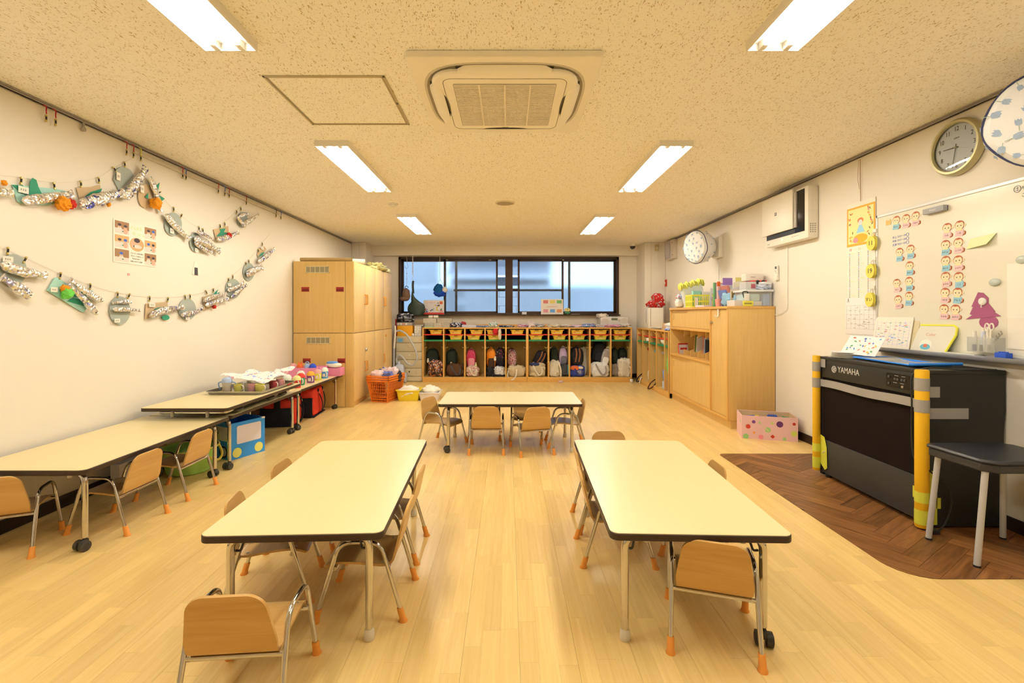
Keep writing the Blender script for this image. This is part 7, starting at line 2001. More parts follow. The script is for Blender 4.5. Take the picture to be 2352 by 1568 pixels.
for k, (n_, m) in enumerate((('10', flat(200, 80, 70)), ('11', flat(220, 170, 80)), ('12', flat(80, 80, 90)))):
    x = .025 + k * CW_ * .33
    text(n_, .03, t, T((x + .012, -.372, .0042)), m, 'month_number')
    q = MB()
    for r_ in range(31):
        q.mi = 1 if r_ % 7 == (2 + k) % 7 else (2 if r_ % 7 == (1 + k) % 7 else 0); q.box(x, x + .009, -.40 - r_ * .0125 - .006, -.40 - r_ * .0125, .004, .0044)
        q.mi = 3; q.box(x + .014, x + .07, -.40 - r_ * .0125 - .0066, -.40 - r_ * .0125 - .006, .004, .0042)
        if (r_ * 7 + k * 5) % 9 == 0: q.mi = 4; q.box(x + .02, x + .065, -.40 - r_ * .0125 - .004, -.40 - r_ * .0125 - .0005, .0042, .0045)
    o_ = q.build('day_column', [flat(100, 90, 85), flat(215, 100, 85), flat(110, 140, 190), flat(215, 200, 175), flat(240, 225, 130)], t, smooth=0); o_['kind'] = 'stuff'
q = MB()
q.tube([(CW_ * .5, 0, .004), (CW_ * .5, .33, .008)], .0022, n=5); q.tube([(CW_ * .44, .33, .008), (CW_ * .40, .18, .006), (CW_ * .46, .1, .006)], .0012, n=5); q.build('cord', mat('hemp_cord', pc(175, 120, 70), .9), t)
t = thing('schedule_sheets', 'cream schedule sheets clipped below the calendar', 'papers', M=frame((XR - .004, yA + .015, CT - .79), (0, -1, 0), (0, 0, 1)))
q = MB(); q.box(0, CW_ + .03, -.26, .03, .0, .005, b=.0005); q.box(.02, CW_ + .02, -.275, -.02, -.003, .0); q.build('sheets', flat(250, 230, 190), t)
q = MB()
for k in range(6): q.box(.005, CW_ + .025, -.03 - k * .037 - .001, -.03 - k * .037, .005, .0054)
for k in range(7): q.box(.01 + k * .048, .011 + k * .048, -.22, -.03, .005, .0054)
rn = random.Random(6)
for k in range(40):
    u, v = rn.uniform(.015, CW_), rn.uniform(-.21, -.04); q.box(u, u + rn.uniform(.008, .025), v, v + .003, .005, .0054)
o_ = q.build('grid_print', flat(170, 150, 120), t, smooth=0); o_['kind'] = 'stuff'
for u in (.03, CW_ - .03):
    q = MB(); q.tube([(u, .03, .006), (u + .012, .0, .008), (u - .006, -.002, .008), (u + .002, .025, .007)], .0015, n=5); q.build('paper_clip', STEEL, t)

# ------------------------------------------------------------------ whiteboard
BXY0, BZ0, BZ1 = 3.556, .955, 1.918
t = thing('whiteboard', 'long whiteboard with magnets above the piano', 'whiteboard', M=frame((XR - .001, BXY0, BZ0), (0, -1, 0), (0, 0, 1)))
BWL = 1.82; BH = BZ1 - BZ0
q = MB(); q.box(0, BWL, 0, BH, 0, .018); q.build('board', mat('whiteboard_enamel', (.74, .73, .66), .18, spec=.5, vary=.01), t, smooth=0)
AF = mat('anodised_frame', pc(228, 210, 170), .35, metal=.3)
for b_ in ((-.008, BWL + .008, BH - .004, BH + .016), (-.008, BWL + .008, -.012, .006), (-.010, .006, -.012, BH + .016), (BWL - .006, BWL + .01, -.012, BH + .016)):
    q = MB(); q.box(b_[0], b_[1], b_[2], b_[3], 0, .024, b=.002); q.build('frame_rail', AF, t)
q = MB()
prof = [(0.018, -.008), (.078, -.012), (.092, -.006), (.098, .004), (.095, -.016), (.082, -.030), (.02, -.034)]
q.add([(x, b_, a_) for x in (0.0, BWL) for a_, b_ in prof], [(i, (i + 1) % 7, 7 + (i + 1) % 7, 7 + i) for i in range(7)]); q.build('pen_tray', mat('tray_aluminium', pc(205, 190, 160), .3, metal=.5), t, smooth=50)
BX = XR - .0195          # board surface plane
def bm(px, py): return frame((BX,) + rw(px, py, BX), (0, -1, 0), (0, 0, 1))
# name magnets: a little animal face on a shirt
MFACE = flat(250, 215, 150); MHAIR = flat(190, 95, 50); MB_B = flat(160, 194, 178); MB_P = flat(245, 190, 160); MCOL = flat(248, 225, 130)
heads = [(97, 180, 'b', 'ゆうと'), (210, 160, 'p', 'ちひろ'), (322, 130, 'p', 'さあや'), (135, 550, 'b', 'はやと'), (262, 515, 'b', 'けんた'), (252, 708, 'b', 'あおい'), (103, 910, 'p', 'ゆう'), (245, 888, 'b', 'ひなた'), (118, 1100, 'p', 'しおり'), (245, 1060, 'b', 'さとし'),
         (688, 268, 'p', 'ふみ'), (832, 240, 'p', 'この'), (670, 465, 'b', 'わたる'), (818, 440, 'p', 'ふうか'), (672, 650, 'b', 'かいと'), (815, 645, 'p', 'いのり'), (670, 835, 'p', 'かすみ'), (822, 838, 'b', 'こう'), (665, 1020, 'p', 'つむぎ'), (810, 1020, 'b', 'アルゴ'), (653, 1210, 'p', 'ももね'), (785, 1215, 'p', 'みかさ')]
desc = ['first in the top row', 'second in the top row', 'third in the top row', 'left of the pair under the handwriting', 'right of the pair under the handwriting', 'single one under that pair', 'left of the lower pair', 'right of the lower pair', 'left of the lowest pair', 'right of the lowest pair']
for r_ in range(6):
    for s_ in ('left', 'right'): desc.append('%s one in row %s of the tall block' % (s_, ('one', 'two', 'three', 'four', 'five', 'six')[r_]))
proto = {}
for i, (cx, cy, c, nm) in enumerate(heads):
    px, py = 2040 + cx / 5.058, 470 + cy / 5.058
    lb = '%s-shirted name magnet, %s' % ('blue' if c == 'b' else 'pink', desc[i])
    M = bm(px, py) @ RZ(((i * 37) % 9) - 4)
    if c not in proto:
        t = thing('name_magnet', lb, 'magnet', M=M, group='animal name magnets on the whiteboard'); proto[c] = t
        q = MB(); q.prism([(-.028, -.066), (.022, -.066), (.028, -.03), (.018, -.022), (-.018, -.022), (-.024, -.03)], 0, .002); q.build('shirt', MB_B if c == 'b' else MB_P, t, smooth=0)
        q = MB(); q.prism([(-.02, -.03), (.02, -.03), (.014, -.018), (-.014, -.018)], .002, .0028); q.build('collar', MCOL, t, smooth=0)
        q = MB(); q.prism(oval(.031, .028, 20, 0, .002), .001, .0025); hd = q.build('head', MHAIR, t, smooth=0)
        q = MB(); q.prism([(x, min(y, .016 + .25 * abs(x))) for x, y in oval(.0275, .0245, 20, 0, -.001)], .0025, .0032); q.build('face', MFACE, hd, smooth=0)
        for s_ in (-1, 1):
            q = MB(); q.prism(oval(.008, .009, 12, s_ * .033, -.001), .0005, .002); q.build('ear', MFACE, t, smooth=0)
            q = MB(); q.prism(oval(.0032, .0038, 8, s_ * .011, -.002), .0032, .0038); q.build('eye', INK, hd, smooth=0)
        q = MB(); q.prism(rrect(.006, .0015, .0006, 2, 0, -.013), .0032, .0036); q.build('mouth', flat(200, 110, 90), hd, smooth=0)
        q = MB(); q.tube([(.026, -.060, .002), (.036, -.056, .002), (.038, -.044, .002), (.034, -.038, .002)], .0032, n=6); q.build('tail', MHAIR, t)
    else:
        t = dup(proto[c], (0, 0, 0), 0, lb, name='name_magnet'); t.matrix_world = M
    nmo = text(nm, .0135, t, T((-.001, -.048, .0022)), INK, 'name_writing', ext=.0002)
# the duplicated magnets copied the first one's writing: drop the extra copy
for o in [o for o in COL.objects if o.name.startswith('name_magnet')]:
    wr = [c for c in o.children if c.name.startswith('name_writing')]
    for c in wr[:-1]: bpy.data.objects.remove(c)
q = MB(); q.prism([(-.022, -.02), (.022, -.02), (.024, .008), (.016, .02), (.008, .012), (-.008, .012), (-.016, .02), (-.024, .008)], 0, .002)
one(q, 'cat_magnet', flat(235, 180, 90), 'orange cat-face magnet at the start of the top row', 'magnet', M=bm(2041, 510), smooth=0)
t = thing('board_handwriting', 'three lines of blue handwriting on the whiteboard', 'writing', M=bm(2065, 558))
for k, s_ in enumerate(('井上 7/13～18', '中安 7/17～20', '天津 7/23～27')):
    text(s_, .019, t, T((0, .046 - k * .027, .0004)) @ RZ(2), flat(70, 95, 150), 'ink_line', ext=.0002)
    q = MB(); q.tube([(.072 + .011 * math.cos(a), .049 - k * .027 + .011 * math.sin(a), .0005) for a in [2 * math.pi * i / 16 for i in range(16)]], .0011, n=4, closed=True); q.build('ink_ring', flat(70, 95, 150), t)
t = thing('board_handwriting', 'dark handwriting with a circled character at the picture edge', 'writing', M=bm(2337, 434))
text('土', .026, t, T((0, 0, .0004)), flat(80, 80, 75), 'ink_line', ext=.0002); text('ゆうご', .026, t, T((.06, 0, .0004)), flat(80, 80, 75), 'ink_line', ext=.0002); text('こう', .026, t, T((.045, -.04, .0004)), flat(80, 80, 75), 'ink_line', ext=.0002)
q = MB(); q.tube([(.018 * math.cos(a), .018 * math.sin(a), .0005) for a in [2 * math.pi * i / 18 for i in range(18)]], .0012, n=4, closed=True); q.build('ink_ring', flat(80, 80, 75), t)
t = thing('board_eraser', 'grey magnetic board eraser at the top of the whiteboard', 'eraser', M=bm(2154, 482))
q = MB(); q.box(-.075, .075, -.018, .018, .006, .034, b=.004); q.build('handle', mat('eraser_grey', pc(170, 158, 135), .5), t)
q = MB(); q.box(-.072, .072, -.016, .016, 0, .006); q.build('felt', DGREY, t, smooth=0)
text('Eraser', .018, t, T((0, 0, .0345)), PAPER, 'lettering')
def cur(u, v): return ((u - .5) * .15 + .03 * (v - .5), (v - .5) * .06 + .01 * u, .002 + .03 * (1 - v) * u)
q = MB(); q.sheet(cur, 12, 8, .0008); one(q, 'sticky_note', flat(240, 232, 150), 'pale yellow sticky note curling off the whiteboard', 'note', M=bm(2254, 556))
t = thing('paper_tree', 'purple paper tree held by a cream magnet hook', 'paper craft', M=bm(2259, 704))
PUR = flat(172, 84, 100)
q = MB(); q.prism([(-.105, -.075), (-.065, -.05), (-.08, -.045), (-.06, -.0), (-.07, .0), (-.03, .085), (0, .08), (.03, .05), (.03, .02), (.07, -.03), (.06, -.03), (.10, -.055)], .001, .003); q.build('tree', PUR, t, smooth=0)
q = MB(); q.prism(oval(.055, .04, 18, .03, -.09), .0, .0015); q.build('pot', PUR, t, smooth=0)
q = MB(); q.lathe([(.022, .003), (.022, .010), (.014, .016)], 18, M=T((0, .03, 0))); q.tube(smooth_path([(.0, .012, .012), (.003, -.004, .018), (.012, -.002, .024)], 4), .0025, n=6); q.build('magnet_hook', flat(245, 225, 180), t)
for (px, py, lb) in ((2287, 648, 'clear oval magnet alone on the whiteboard'), (2350, 596, 'clear oval magnet holding the cream sheets')):
    q = MB(); q.ball((0, 0, .006), .032, .022, .010, n=16, k=8); one(q, 'clear_magnet', mat('greenish_clear', pc(200, 194, 155), .15, spec=.6), lb, 'magnet', M=bm(px, py))
q = MB(); q.box(0, .25, -.30, 0, .001, .003); one(q, 'notice_sheet', flat(250, 228, 180), 'upper cream notice sheet at the right picture edge', 'paper', M=bm(2314, 606), smooth=0)
q = MB(); q.box(0, .25, -.17, 0, .001, .004); q.box(.05, .2, -.09, -.085, .004, .0045); one(q, 'notice_sheet', flat(248, 224, 175), 'lower cream notice sheet at the right picture edge', 'paper', M=bm(2316, 730), smooth=0)
# yellow number cards on rings at the board's left edge
for i, (px, py, s_, lb) in enumerate(((2012, 558, '11', 'topmost yellow oval card stack at the board edge, marked eleven'), (2010, 622, '19', 'middle yellow oval card stack at the board edge, marked nineteen'), (2008, 688, 'すい', 'lowest yellow oval card stack at the board edge, with a weekday'))):
    t = thing('number_cards', lb, 'cards', M=bm(px, py), group='hanging card stacks')
    for k in range(5):
        q = MB(); q.prism(oval(.042, .054, 20, .004 * k - .01, 0), .03 - .005 * k, .032 - .005 * k, M=RY(-4 * k)); q.build('card', flat(245, 215, 80) if k % 2 == 0 else flat(225, 190, 60), t, smooth=0)
    text(s_, .05 if len(s_) == 2 and s_.isdigit() else .034, t, T((-.012, .0, .0325)), flat(60, 55, 45), 'number')
    q = MB(); q.tube([(.014 * math.cos(a), .062 + .018 * math.sin(a), .02) for a in [2 * math.pi * i_ / 16 for i_ in range(16)]], .0018, n=5, closed=True); q.build('ring', STEEL, t)
    q = MB(); q.box(-.014, .018, .078, .106, 0, .014, b=.003); q.tube(smooth_path([(0, .085, .014), (.0, .075, .022), (.006, .07, .022)], 3), .0025, n=5); q.build('magnet_hook', CW, t)
# tray things
def tr_pt(px, py): return rw(px, py, 2.745)
d_, z_ = tr_pt(2050, 795)
TYZ = BZ0 - .004
t = thing('schedule_board', 'standing schedule sheet with a green and pink grid on the pen tray', 'papers', M=frame((2.735, rw(2003, 795, 2.735)[0], TYZ), (0, -1, 0), (.16, 0, 1)))
SBW = rw(2003, 0, 2.735)[0] - rw(2088, 0, 2.735)[0]
q = MB(); q.box(0, SBW, 0, .225, 0, .004); q.build('sheet', PAPER, t, smooth=0)
q = MB(); rn = random.Random(4)
for k in range(7): q.mi = 0; q.box(.012, SBW - .012, .03 + k * .026, .031 + k * .026, .004, .0044)
for k in range(8): q.box(.02 + k * (SBW - .04) / 7, .0212 + k * (SBW - .04) / 7, .02, .20, .004, .0044)
for k in range(44):
    q.mi = 1 + k % 3; u, v = .02 + rn.random() * (SBW - .06), .03 + rn.random() * .16; q.box(u, u + .018, v, v + .004, .004, .0045)
o_ = q.build('grid_print', [flat(190, 180, 190), flat(120, 170, 110), flat(215, 120, 110), flat(140, 160, 200)], t, smooth=0); o_['kind'] = 'stuff'
q = MB(); q.box(SBW - .03, SBW + .045, -.0, .215, -.024, -.004, b=.002); o = q.build('backing_folder', flat(225, 195, 130), t)
t = thing('zip_pouch', 'clear document pouch with a yellow zip edge on the pen tray', 'pouch', M=frame((2.725, rw(2092, 800, 2.725)[0], TYZ), (0, -1, 0), (.28, 0, 1)))
ZW = rw(2092, 0, 2.725)[0] - rw(2185, 0, 2.725)[0]
pl = [(0, 0), (ZW * .86, 0), (ZW, .12), (ZW * .98, .165), (ZW * .9, .18), (.03, .175), (.015, .12)]
q = MB(); q.prism(pl, 0, .006); q.build('clear_front', mat('pouch_film', pc(238, 218, 170), .12, spec=.6), t, smooth=0)
q = MB(); q.tube([(x, y, .004) for x, y in [(ZW * .86, 0), (ZW, .12), (ZW * .985, .165), (ZW * .9, .18), (.03, .177)]], .007, n=6); q.build('zip_edge', flat(245, 225, 60), t)
text('Color', .03, t, T((ZW * .42, .115, .0062)), flat(215, 150, 110), 'lettering')
q = MB(); q.mi = 0; q.prism(oval(.045, .038, 18, ZW * .36, .045), .0062, .0066); q.mi = 1; q.prism(oval(.038, .02, 14, ZW * .36, .032), .0066, .007); q.mi = 2; q.prism(oval(.016, .012, 10, ZW * .36, .04), .007, .0073); q.build('round_print', [PAPER, flat(110, 180, 165), flat(225, 110, 70)], t, smooth=0)
t = thing('paper_pad', 'thin cream paper pad lying on the pen tray', 'papers', (2.70, rw(2200, 0, 2.72)[0], TYZ))
q = MB(); q.box(0, .06, -.12, .10, 0, .012, b=.002); q.build('pad', flat(232, 215, 170), t)
t = thing('pen_holder', 'clear magnetic pen holder on the whiteboard', 'holder', M=bm(2268, 786))
STC = mat('clear_holder_plastic', pc(220, 205, 165), .2, alpha=.28)
q = MB()
for b_ in ((-.06, .10, -.055, -.052, .0, .06), (-.06, -.057, -.055, .03, 0, .06), (.097, .10, -.055, .03, 0, .06), (-.06, .10, -.055, .03, .057, .06)): q.box(*b_)
q.build('box', STC, t, smooth=0)
def pen(px_, h_, m, lb, cap=None, r_=.009, tilt=0, zoff=.03, name='marker_pen'):
    t = thing(name, lb, 'pen', M=bm(2268, 786) @ T((px_, -.05, zoff)) @ RZ(tilt))
    q = MB(); q.cyl((0, 0, 0), (0, h_, 0), r_, n=12); q.build('barrel', m, t)
    q = MB(); q.cyl((0, -.001, 0), (0, h_ * .32, 0), r_ * 1.1, n=12); q.build('pen_cap', cap or m, t)
pen(-.045, .115, PAPER, 'white marker with a dark blue and red cap', flat(60, 62, 90))
pen(-.005, .115, flat(225, 215, 210), 'white marker with a brown cap', flat(85, 70, 45), tilt=-6)
pen(.015, .135, CW, 'slim cream pen in the pen holder', r_=.006, tilt=4); pen(.03, .14, WHITE, 'slim white pen in the pen holder', r_=.006)
t = thing('scissors', 'white-handled scissors standing in the pen holder', 'scissors', M=bm(2268, 786) @ T((.05, -.03, .04)))
for s_ in (-1, 1):
    q = MB(); q.tube([(s_ * .013 + .011 * math.cos(a), .12 + .020 * math.sin(a), 0) for a in [2 * math.pi * i / 16 for i in range(16)]], .004, n=6, closed=True); q.cyl((s_ * .004, .02, 0), (s_ * .01, .10, 0), .005, n=8); q.build('handle', CW, t)
    q = MB(); q.box(s_ * .004 - .004, s_ * .004 + .004, -.01, .03, -.001, .001); q.build('blade', STEEL, t, smooth=0)
for k in range(3): 
    q = MB(); q.tube([(0, 0, 0), (.01, .02, 0), (.025, .03, 0), (.02, .045, .004)], .004, n=6); one(q, 'binder_clip', STEEL, 'steel binder clip in the pen holder, %s of three' % ('first', 'second', 'third')[k], 'clip', M=bm(2268, 786) @ T((.062 + .012 * k, .0 + .012 * k, .03)))
t = thing('blue_block', 'small blue toy block on the pen tray', 'block', M=frame((2.72, rw(2305, 0, 2.72)[0], TYZ), (0, -1, 0), (0, 0, 1)))
q = MB(); q.box(-.03, .03, 0, .034, -.02, .02, b=.002); q.build('block', flat(45, 85, 165), t)
for k in range(4):
    q = MB(); q.cyl((-.021 + k * .014, .034, 0), (-.021 + k * .014, .04, 0), .005, n=10); q.build('stud', flat(45, 85, 165), t)

# clock
GOLD = mat('champagne_metal', pc(200, 178, 112), .35, metal=.5)
t = thing('wall_clock', 'round champagne-rimmed wall clock showing about half past nine', 'clock', M=frame((XR - .001, 2.925, 2.225), (0, -1, 0), (0, 0, 1)))
Rk = .172
q = MB(); q.lathe([(Rk * .92, 0), (Rk, .012), (Rk, .028), (Rk * .93, .046), (Rk * .86, .046), (Rk * .82, .030)], 48, cap1=False); q.build('rim', GOLD, t)
q = MB(); q.lathe([(Rk * .84, .018), (Rk * .84, .022)], 40); q.build('dial', mat('dial_cream', pc(248, 232, 196), .5), t)
for k in range(12):
    a = R(90 - 30 * (k + 1)); text(str(k + 1), .040, t, T((Rk * .66 * math.cos(a), Rk * .66 * math.sin(a), .0224)), flat(62, 48, 36), 'numeral', sx=.8)
text('SEIKO', .014, t, T((0, Rk * .33, .0224)), flat(120, 100, 75), 'maker_name')
for nm, ang_, ln, w_, z__ in (('hour_hand', 177, .085, .006, .026), ('minute_hand', 260, .125, .004, .028), ('second_hand', 340, .09, .0015, .030)):
    q = MB(); q.prism([(-.02 if nm != 'hour_hand' else -.01, -w_ / 2), (ln, -w_ / 4), (ln, w_ / 4), (-.02, w_ / 2)], 0, .001, M=T((0, 0, z__)) @ RZ(ang_)); q.build(nm, flat(50, 40, 32) if nm != 'second_hand' else GOLD, t, smooth=0)
q = MB(); q.cyl((0, 0, .022), (0, 0, .033), .006, n=12); q.build('hub', GOLD, t)
gl = bpy.data.materials.new('clock_glass'); gl.use_nodes = True
nt = gl.node_tree; N = nt.nodes
N.remove(N['Principled BSDF']); tb = N.new('ShaderNodeBsdfTransparent'); gb_ = N.new('ShaderNodeBsdfGlossy'); gb_.inputs['Roughness'].default_value = .03; mx_ = N.new('ShaderNodeMixShader'); fr_ = N.new('ShaderNodeFresnel'); fr_.inputs['IOR'].default_value = 1.5
nt.links.new(fr_.outputs[0], mx_.inputs[0]); nt.links.new(tb.outputs[0], mx_.inputs[1]); nt.links.new(gb_.outputs[0], mx_.inputs[2]); nt.links.new(mx_.outputs[0], N['Material Output'].inputs['Surface'])
q = MB()
vs = [(0, 0, .040)]; fs = []
for k in range(1, 7):
    for i in range(36): a = 2 * math.pi * i / 36; rr = Rk * .86 * k / 6; vs.append((rr * math.cos(a), rr * math.sin(a), .040 - .006 * (k / 6) ** 2))
fs += [(0, 1 + i, 1 + (i + 1) % 36) for i in range(36)]
for k in range(5):
    for i in range(36): fs.append((1 + k * 36 + i, 1 + (k + 1) * 36 + i, 1 + (k + 1) * 36 + (i + 1) % 36, 1 + k * 36 + (i + 1) % 36))
q.add(vs, fs); q.build('glass', gl, t)

# ------------------------------------------------------------------ piano
PX0, PX1, PY0, PY1, PZ = 2.325, 2.72, 2.665, 3.53, .883
BLKW = mat('black_piano_board', (0.020, 0.020, 0.018), .5, spec=.35, vary=.1)
CLTH = mat('dark_speaker_cloth', (0.010, 0.006, 0.005), .95, spec=.1)
t = thing('digital_piano', 'black digital piano with its back turned to the room', 'piano', (PX0, PY0, 0))
Lp, Dp = PY1 - PY0, PX1 - PX0
q = MB(); q.box(0, Dp + .06, -.02, Lp + .02, PZ - .022, PZ, b=.004); q.build('lid', BLKW, t)
for y0_, y1_ in ((-.016, .016), (Lp - .016, Lp + .016)):
    q = MB(); q.prism([(0.01, .012), (Dp + .05, .012), (Dp + .05, .55), (Dp + .06, .66), (Dp + .06, PZ - .022), (0.01, PZ - .022)], -y1_, -y0_, M=RX(90)); q.build('side_board', BLKW, t, smooth=0)
q = MB(); q.box(.004, .05, .016, Lp - .016, PZ - .15, PZ - .022, b=.002); q.build('upper_board', BLKW, t)
q = MB(); q.box(.012, .045, .016, Lp - .016, .275, PZ - .15); q.build('speaker_cloth', CLTH, t, smooth=0)
q = MB(); q.box(.004, .05, .016, Lp - .016, .03, .275, b=.002); q.build('lower_board', mat('charcoal_board', (0.030, 0.030, 0.028), .55), t)
for y_ in (.05, Lp - .05):
    q = MB(); q.cyl((.03, y_, 0), (.03, y_, .03), .02, n=12); q.build('foot', BLACK, t)
Mb = frame((.0035, Lp, 0), (0, -1, 0), (0, 0, 1))       # on the back: x from the far end towards the camera
LOGO = mat('silver_lettering', pc(225, 205, 165), .4)
text('YAMAHA', .058, t, Mb @ T((.285, PZ - .078, .0005)), LOGO, 'maker_name', sx=.86)
q = MB(); q.tube([(.022 * math.cos(a), .022 * math.sin(a), .0005) for a in [2 * math.pi * i / 24 for i in range(24)]], .0022, n=5, closed=True)
for k in range(3): q.box(-.018, .018, -.0016, .0016, 0, .001, M=RZ(60 * k + 30))
for k in range(6): q.box(.010, .017, -.004, .004, 0, .001, M=RZ(60 * k + 30))
o = q.build('tuning_fork_emblem', LOGO, t); o.matrix_local = Mb @ T((.145, PZ - .080, 0))
q = MB(); q.prism(rrect(.175, .085, .012), 0, .002); o = q.build('jack_plate', mat('gloss_plate', (.008, .008, .008), .2), t); o.matrix_local = Mb @ T((.70, PZ - .085, 0))
for k, (u, v) in enumerate(((-.02, .01), (.0, .01), (.03, .01), (.05, .01), (-.065, .02), (-.065, -.02), (.035, -.03))):
    q = MB(); q.lathe([(.004, 0), (.0075, 0), (.0075, .004), (.004, .004)], 12); o = q.build('jack', DGREY if k != 6 else STEEL, t); o.matrix_local = Mb @ T((.70 + u, PZ - .085 + v, .002))
for k, (u, v) in enumerate(((-.01, .03), (.04, .03), (-.02, -.012), (.03, -.012))):
    q = MB(); q.box(-.014, .014, -.0012, .0012, 0, .0005); o = q.build('plate_print', flat(180, 165, 140), t, smooth=0); o.matrix_local = Mb @ T((.70 + u, PZ - .085 + v, .002))
# silver tape along the back
TAPE = mat('silver_duct_tape', pc(168, 152, 122), .35, spec=.5, bump=.3, bscale=40, vary=.08)
YTAPE = mat('yellow_tape', pc(230, 215, 60), .5)
t = thing('duct_tape_strip', 'long strip of silver tape across the piano back', 'tape', M=frame((PX0 + .003, PY1, PZ - .195), (0, -1, 0), (0, 0, 1)))
q = MB(); q.sheet(lambda u, v: (-.01 + u * (Lp + .01), (v - .5) * .052 + .004 * math.sin(u * 9), .006 + .0015 * noise.noise(Vector((u * 14, v * 3, 1)))), 40, 4, .001); q.build('tape', TAPE, t)
# foam guards on the corners
FOAM = mat('yellow_foam', pc(250, 180, 20), .6, bump=.15, bscale=120)
def guard(y, z0, label, rr=.03):
    t = thing('foam_guard', label, 'guard', (PX0 - .004, y, z0)); h_ = PZ - z0 + .004
    q = MB(); n = 20
    vs = []
    for k_, zz in ((.9, 0), (1, .006), (1, h_ - .006), (.9, h_)):
        for i in range(n): a = 2 * math.pi * i / n; vs.append((rr * k_ * math.cos(a) - .012, rr * k_ * math.sin(a), zz))
    q.add(vs, [(i * n + j, i * n + (j + 1) % n, (i + 1) * n + (j + 1) % n, (i + 1) * n + j) for i in range(3) for j in range(n)] + [list(range(n))[::-1], [3 * n + j for j in range(n)]]); q.build('foam', FOAM, t)
    for za, zb_ in ((h_ - .115, h_ - .045), (h_ - .235, h_ - .165)):
        q = MB(); q.add([((rr + .0015) * math.cos(a) - .012, (rr + .0015) * math.sin(a), z) for z in (za, zb_) for a in [2 * math.pi * i / n for i in range(n)]], [(i, (i + 1) % n, n + (i + 1) % n, n + i) for i in range(n)]); q.build('silver_tape', TAPE, t)
    for za, zb_ in ((.02, .10), (.14, .20)):
        q = MB(); q.add([((rr + .001) * math.cos(a) - .012, (rr + .001) * math.sin(a), z) for z in (za, zb_) for a in [2 * math.pi * i / n for i in range(n)]], [(i, (i + 1) % n, n + (i + 1) % n, n + i) for i in range(n)]); q.build('yellow_tape', YTAPE, t)
    return t
g1 = guard(PY1 + .018, .035, 'yellow foam corner guard taped to the far end of the piano', .026)
g2 = guard(PY0 - .02, .012, 'yellow foam corner guard taped to the near end of the piano', .033)
q = MB(); q.prism([(.0, .04), (.05, .0), (.075, .02), (.07, .17), (.045, .24), (0, .25)], 0, .001); o = q.build('yellow_patch', YTAPE, g1, smooth=0); o.matrix_local = frame((.004, -.02, .02), (0, -1, 0), (0, 0, 1))
q = MB(); q.prism([(0, .02), (.05, 0), (.05, .30), (0, .31)], 0, .001); q.prism([(-.012, .10), (.05, .09), (.05, .15), (-.012, .165)], .001, .002); o = q.build('yellow_patch', YTAPE, g2, smooth=0); o.matrix_local = frame((.004, .065, .04), (0, -1, 0), (0, 0, 1))
q = MB(); q.prism([(0, 0), (.055, .0), (.055, .30), (0, .30)], 0, .001); q.prism([(.05, .09), (.075, .09), (.075, .15), (.05, .15)], 0, .001); o = q.build('yellow_patch', YTAPE, g2, smooth=0); o.matrix_local = frame((.02, .0025, .01), (1, 0, 0), (0, 0, 1))
for z_, w_ in ((.75, .075), (.63, .235)):
    q = MB(); q.box(0, w_, -.03, .03, 0, .001); o = q.build('silver_tape', TAPE, g2, smooth=0); o.matrix_local = frame((.015, .0025, z_), (1, 0, 0), (0, 0, 1))
q = MB(); q.box(0, .075, -.03, .03, 0, .001); o = q.build('silver_tape', TAPE, g1, smooth=0); o.matrix_local = frame((.004, .0, .80), (0, -1, 0), (0, 0, 1))
q = MB(); q.tube([(0, 0, 0), (.025, .02, .006), (.045, .028, .012)], .003, n=6); o = q.build('tape_end', PAPER, g1); o.matrix_local = frame((-.006, -.06, .14), (0, -1, 0), (0, 0, 1))
# power cord
q = MB(); q.tube(smooth_path([(2.72, 2.64, PZ + .004), (2.50, 2.65, PZ + .006), (2.37, 2.66, PZ + .014), (2.305, 2.70, PZ - .03), (2.295, 2.695, .70), (2.30, 2.69, .40), (2.33, 2.615, .33), (2.42, 2.625, .26), (2.46, 2.63, .16), (2.42, 2.62, .05), (2.36, 2.60, .012), (2.33, 2.585, .012)], 8), .0045, n=7)
t = thing('power_cord', 'black power cord looping down the near end of the piano', 'cord'); q.build('cable', BLACK, t)
q = MB(); q.box(2.30, 2.345, 2.57, 2.60, .003, .025, b=.004); q.build('plug', BLACK, t)
for k in range(2):
    q = MB(); q.box(2.28, 2.301, 2.577 + k * .013, 2.579 + k * .013, .010, .016); q.build('prong', STEEL, t, smooth=0)
# things on the piano
t = thing('open_booklets', 'fanned stack of paper booklets at the far end of the piano lid', 'papers', (2.44, 3.40, PZ + .001))
for k in range(7):
    q = MB(); q.sheet(lambda u, v, k=k: ((u - .5) * .19, (v - .5) * .15, .004 + .006 * k + .05 * max(0, u - .55) * k * .18 * (1 - v * .3)), 10, 4, .0016); o = q.build('leaflet', PAPER if k < 6 else flat(250, 228, 195), t); o.rotation_euler = (0, 0, R(-6 * k + 12))
t = thing('printed_card', 'cream card with multicoloured leaf shapes leaning on the booklets', 'card', M=frame((2.43, 3.30, PZ + .03), (.35, -.94, 0), (.45, .1, .55)))
q = MB(); q.box(-.12, .12, 0, .16, 0, .002); q.build('card', flat(250, 230, 200), t, smooth=0)
rn = random.Random(12); q = MB(); cl_ = [flat(220, 100, 70), flat(90, 110, 160), flat(110, 160, 90), flat(240, 190, 80), flat(100, 150, 170)]
for k in range(26): q.mi = k % 5; q.prism(oval(rn.uniform(.005, .013), rn.uniform(.004, .009), 8, rn.uniform(-.1, .1), rn.uniform(.015, .145), rn.uniform(0, 3)), .002, .0025)
o_ = q.build('leaf_print', cl_, t, smooth=0); o_['kind'] = 'stuff'
t = thing('blue_document_case', 'long clear document case with blue edges on the piano lid', 'case', (2.50, 3.03, PZ + .001))
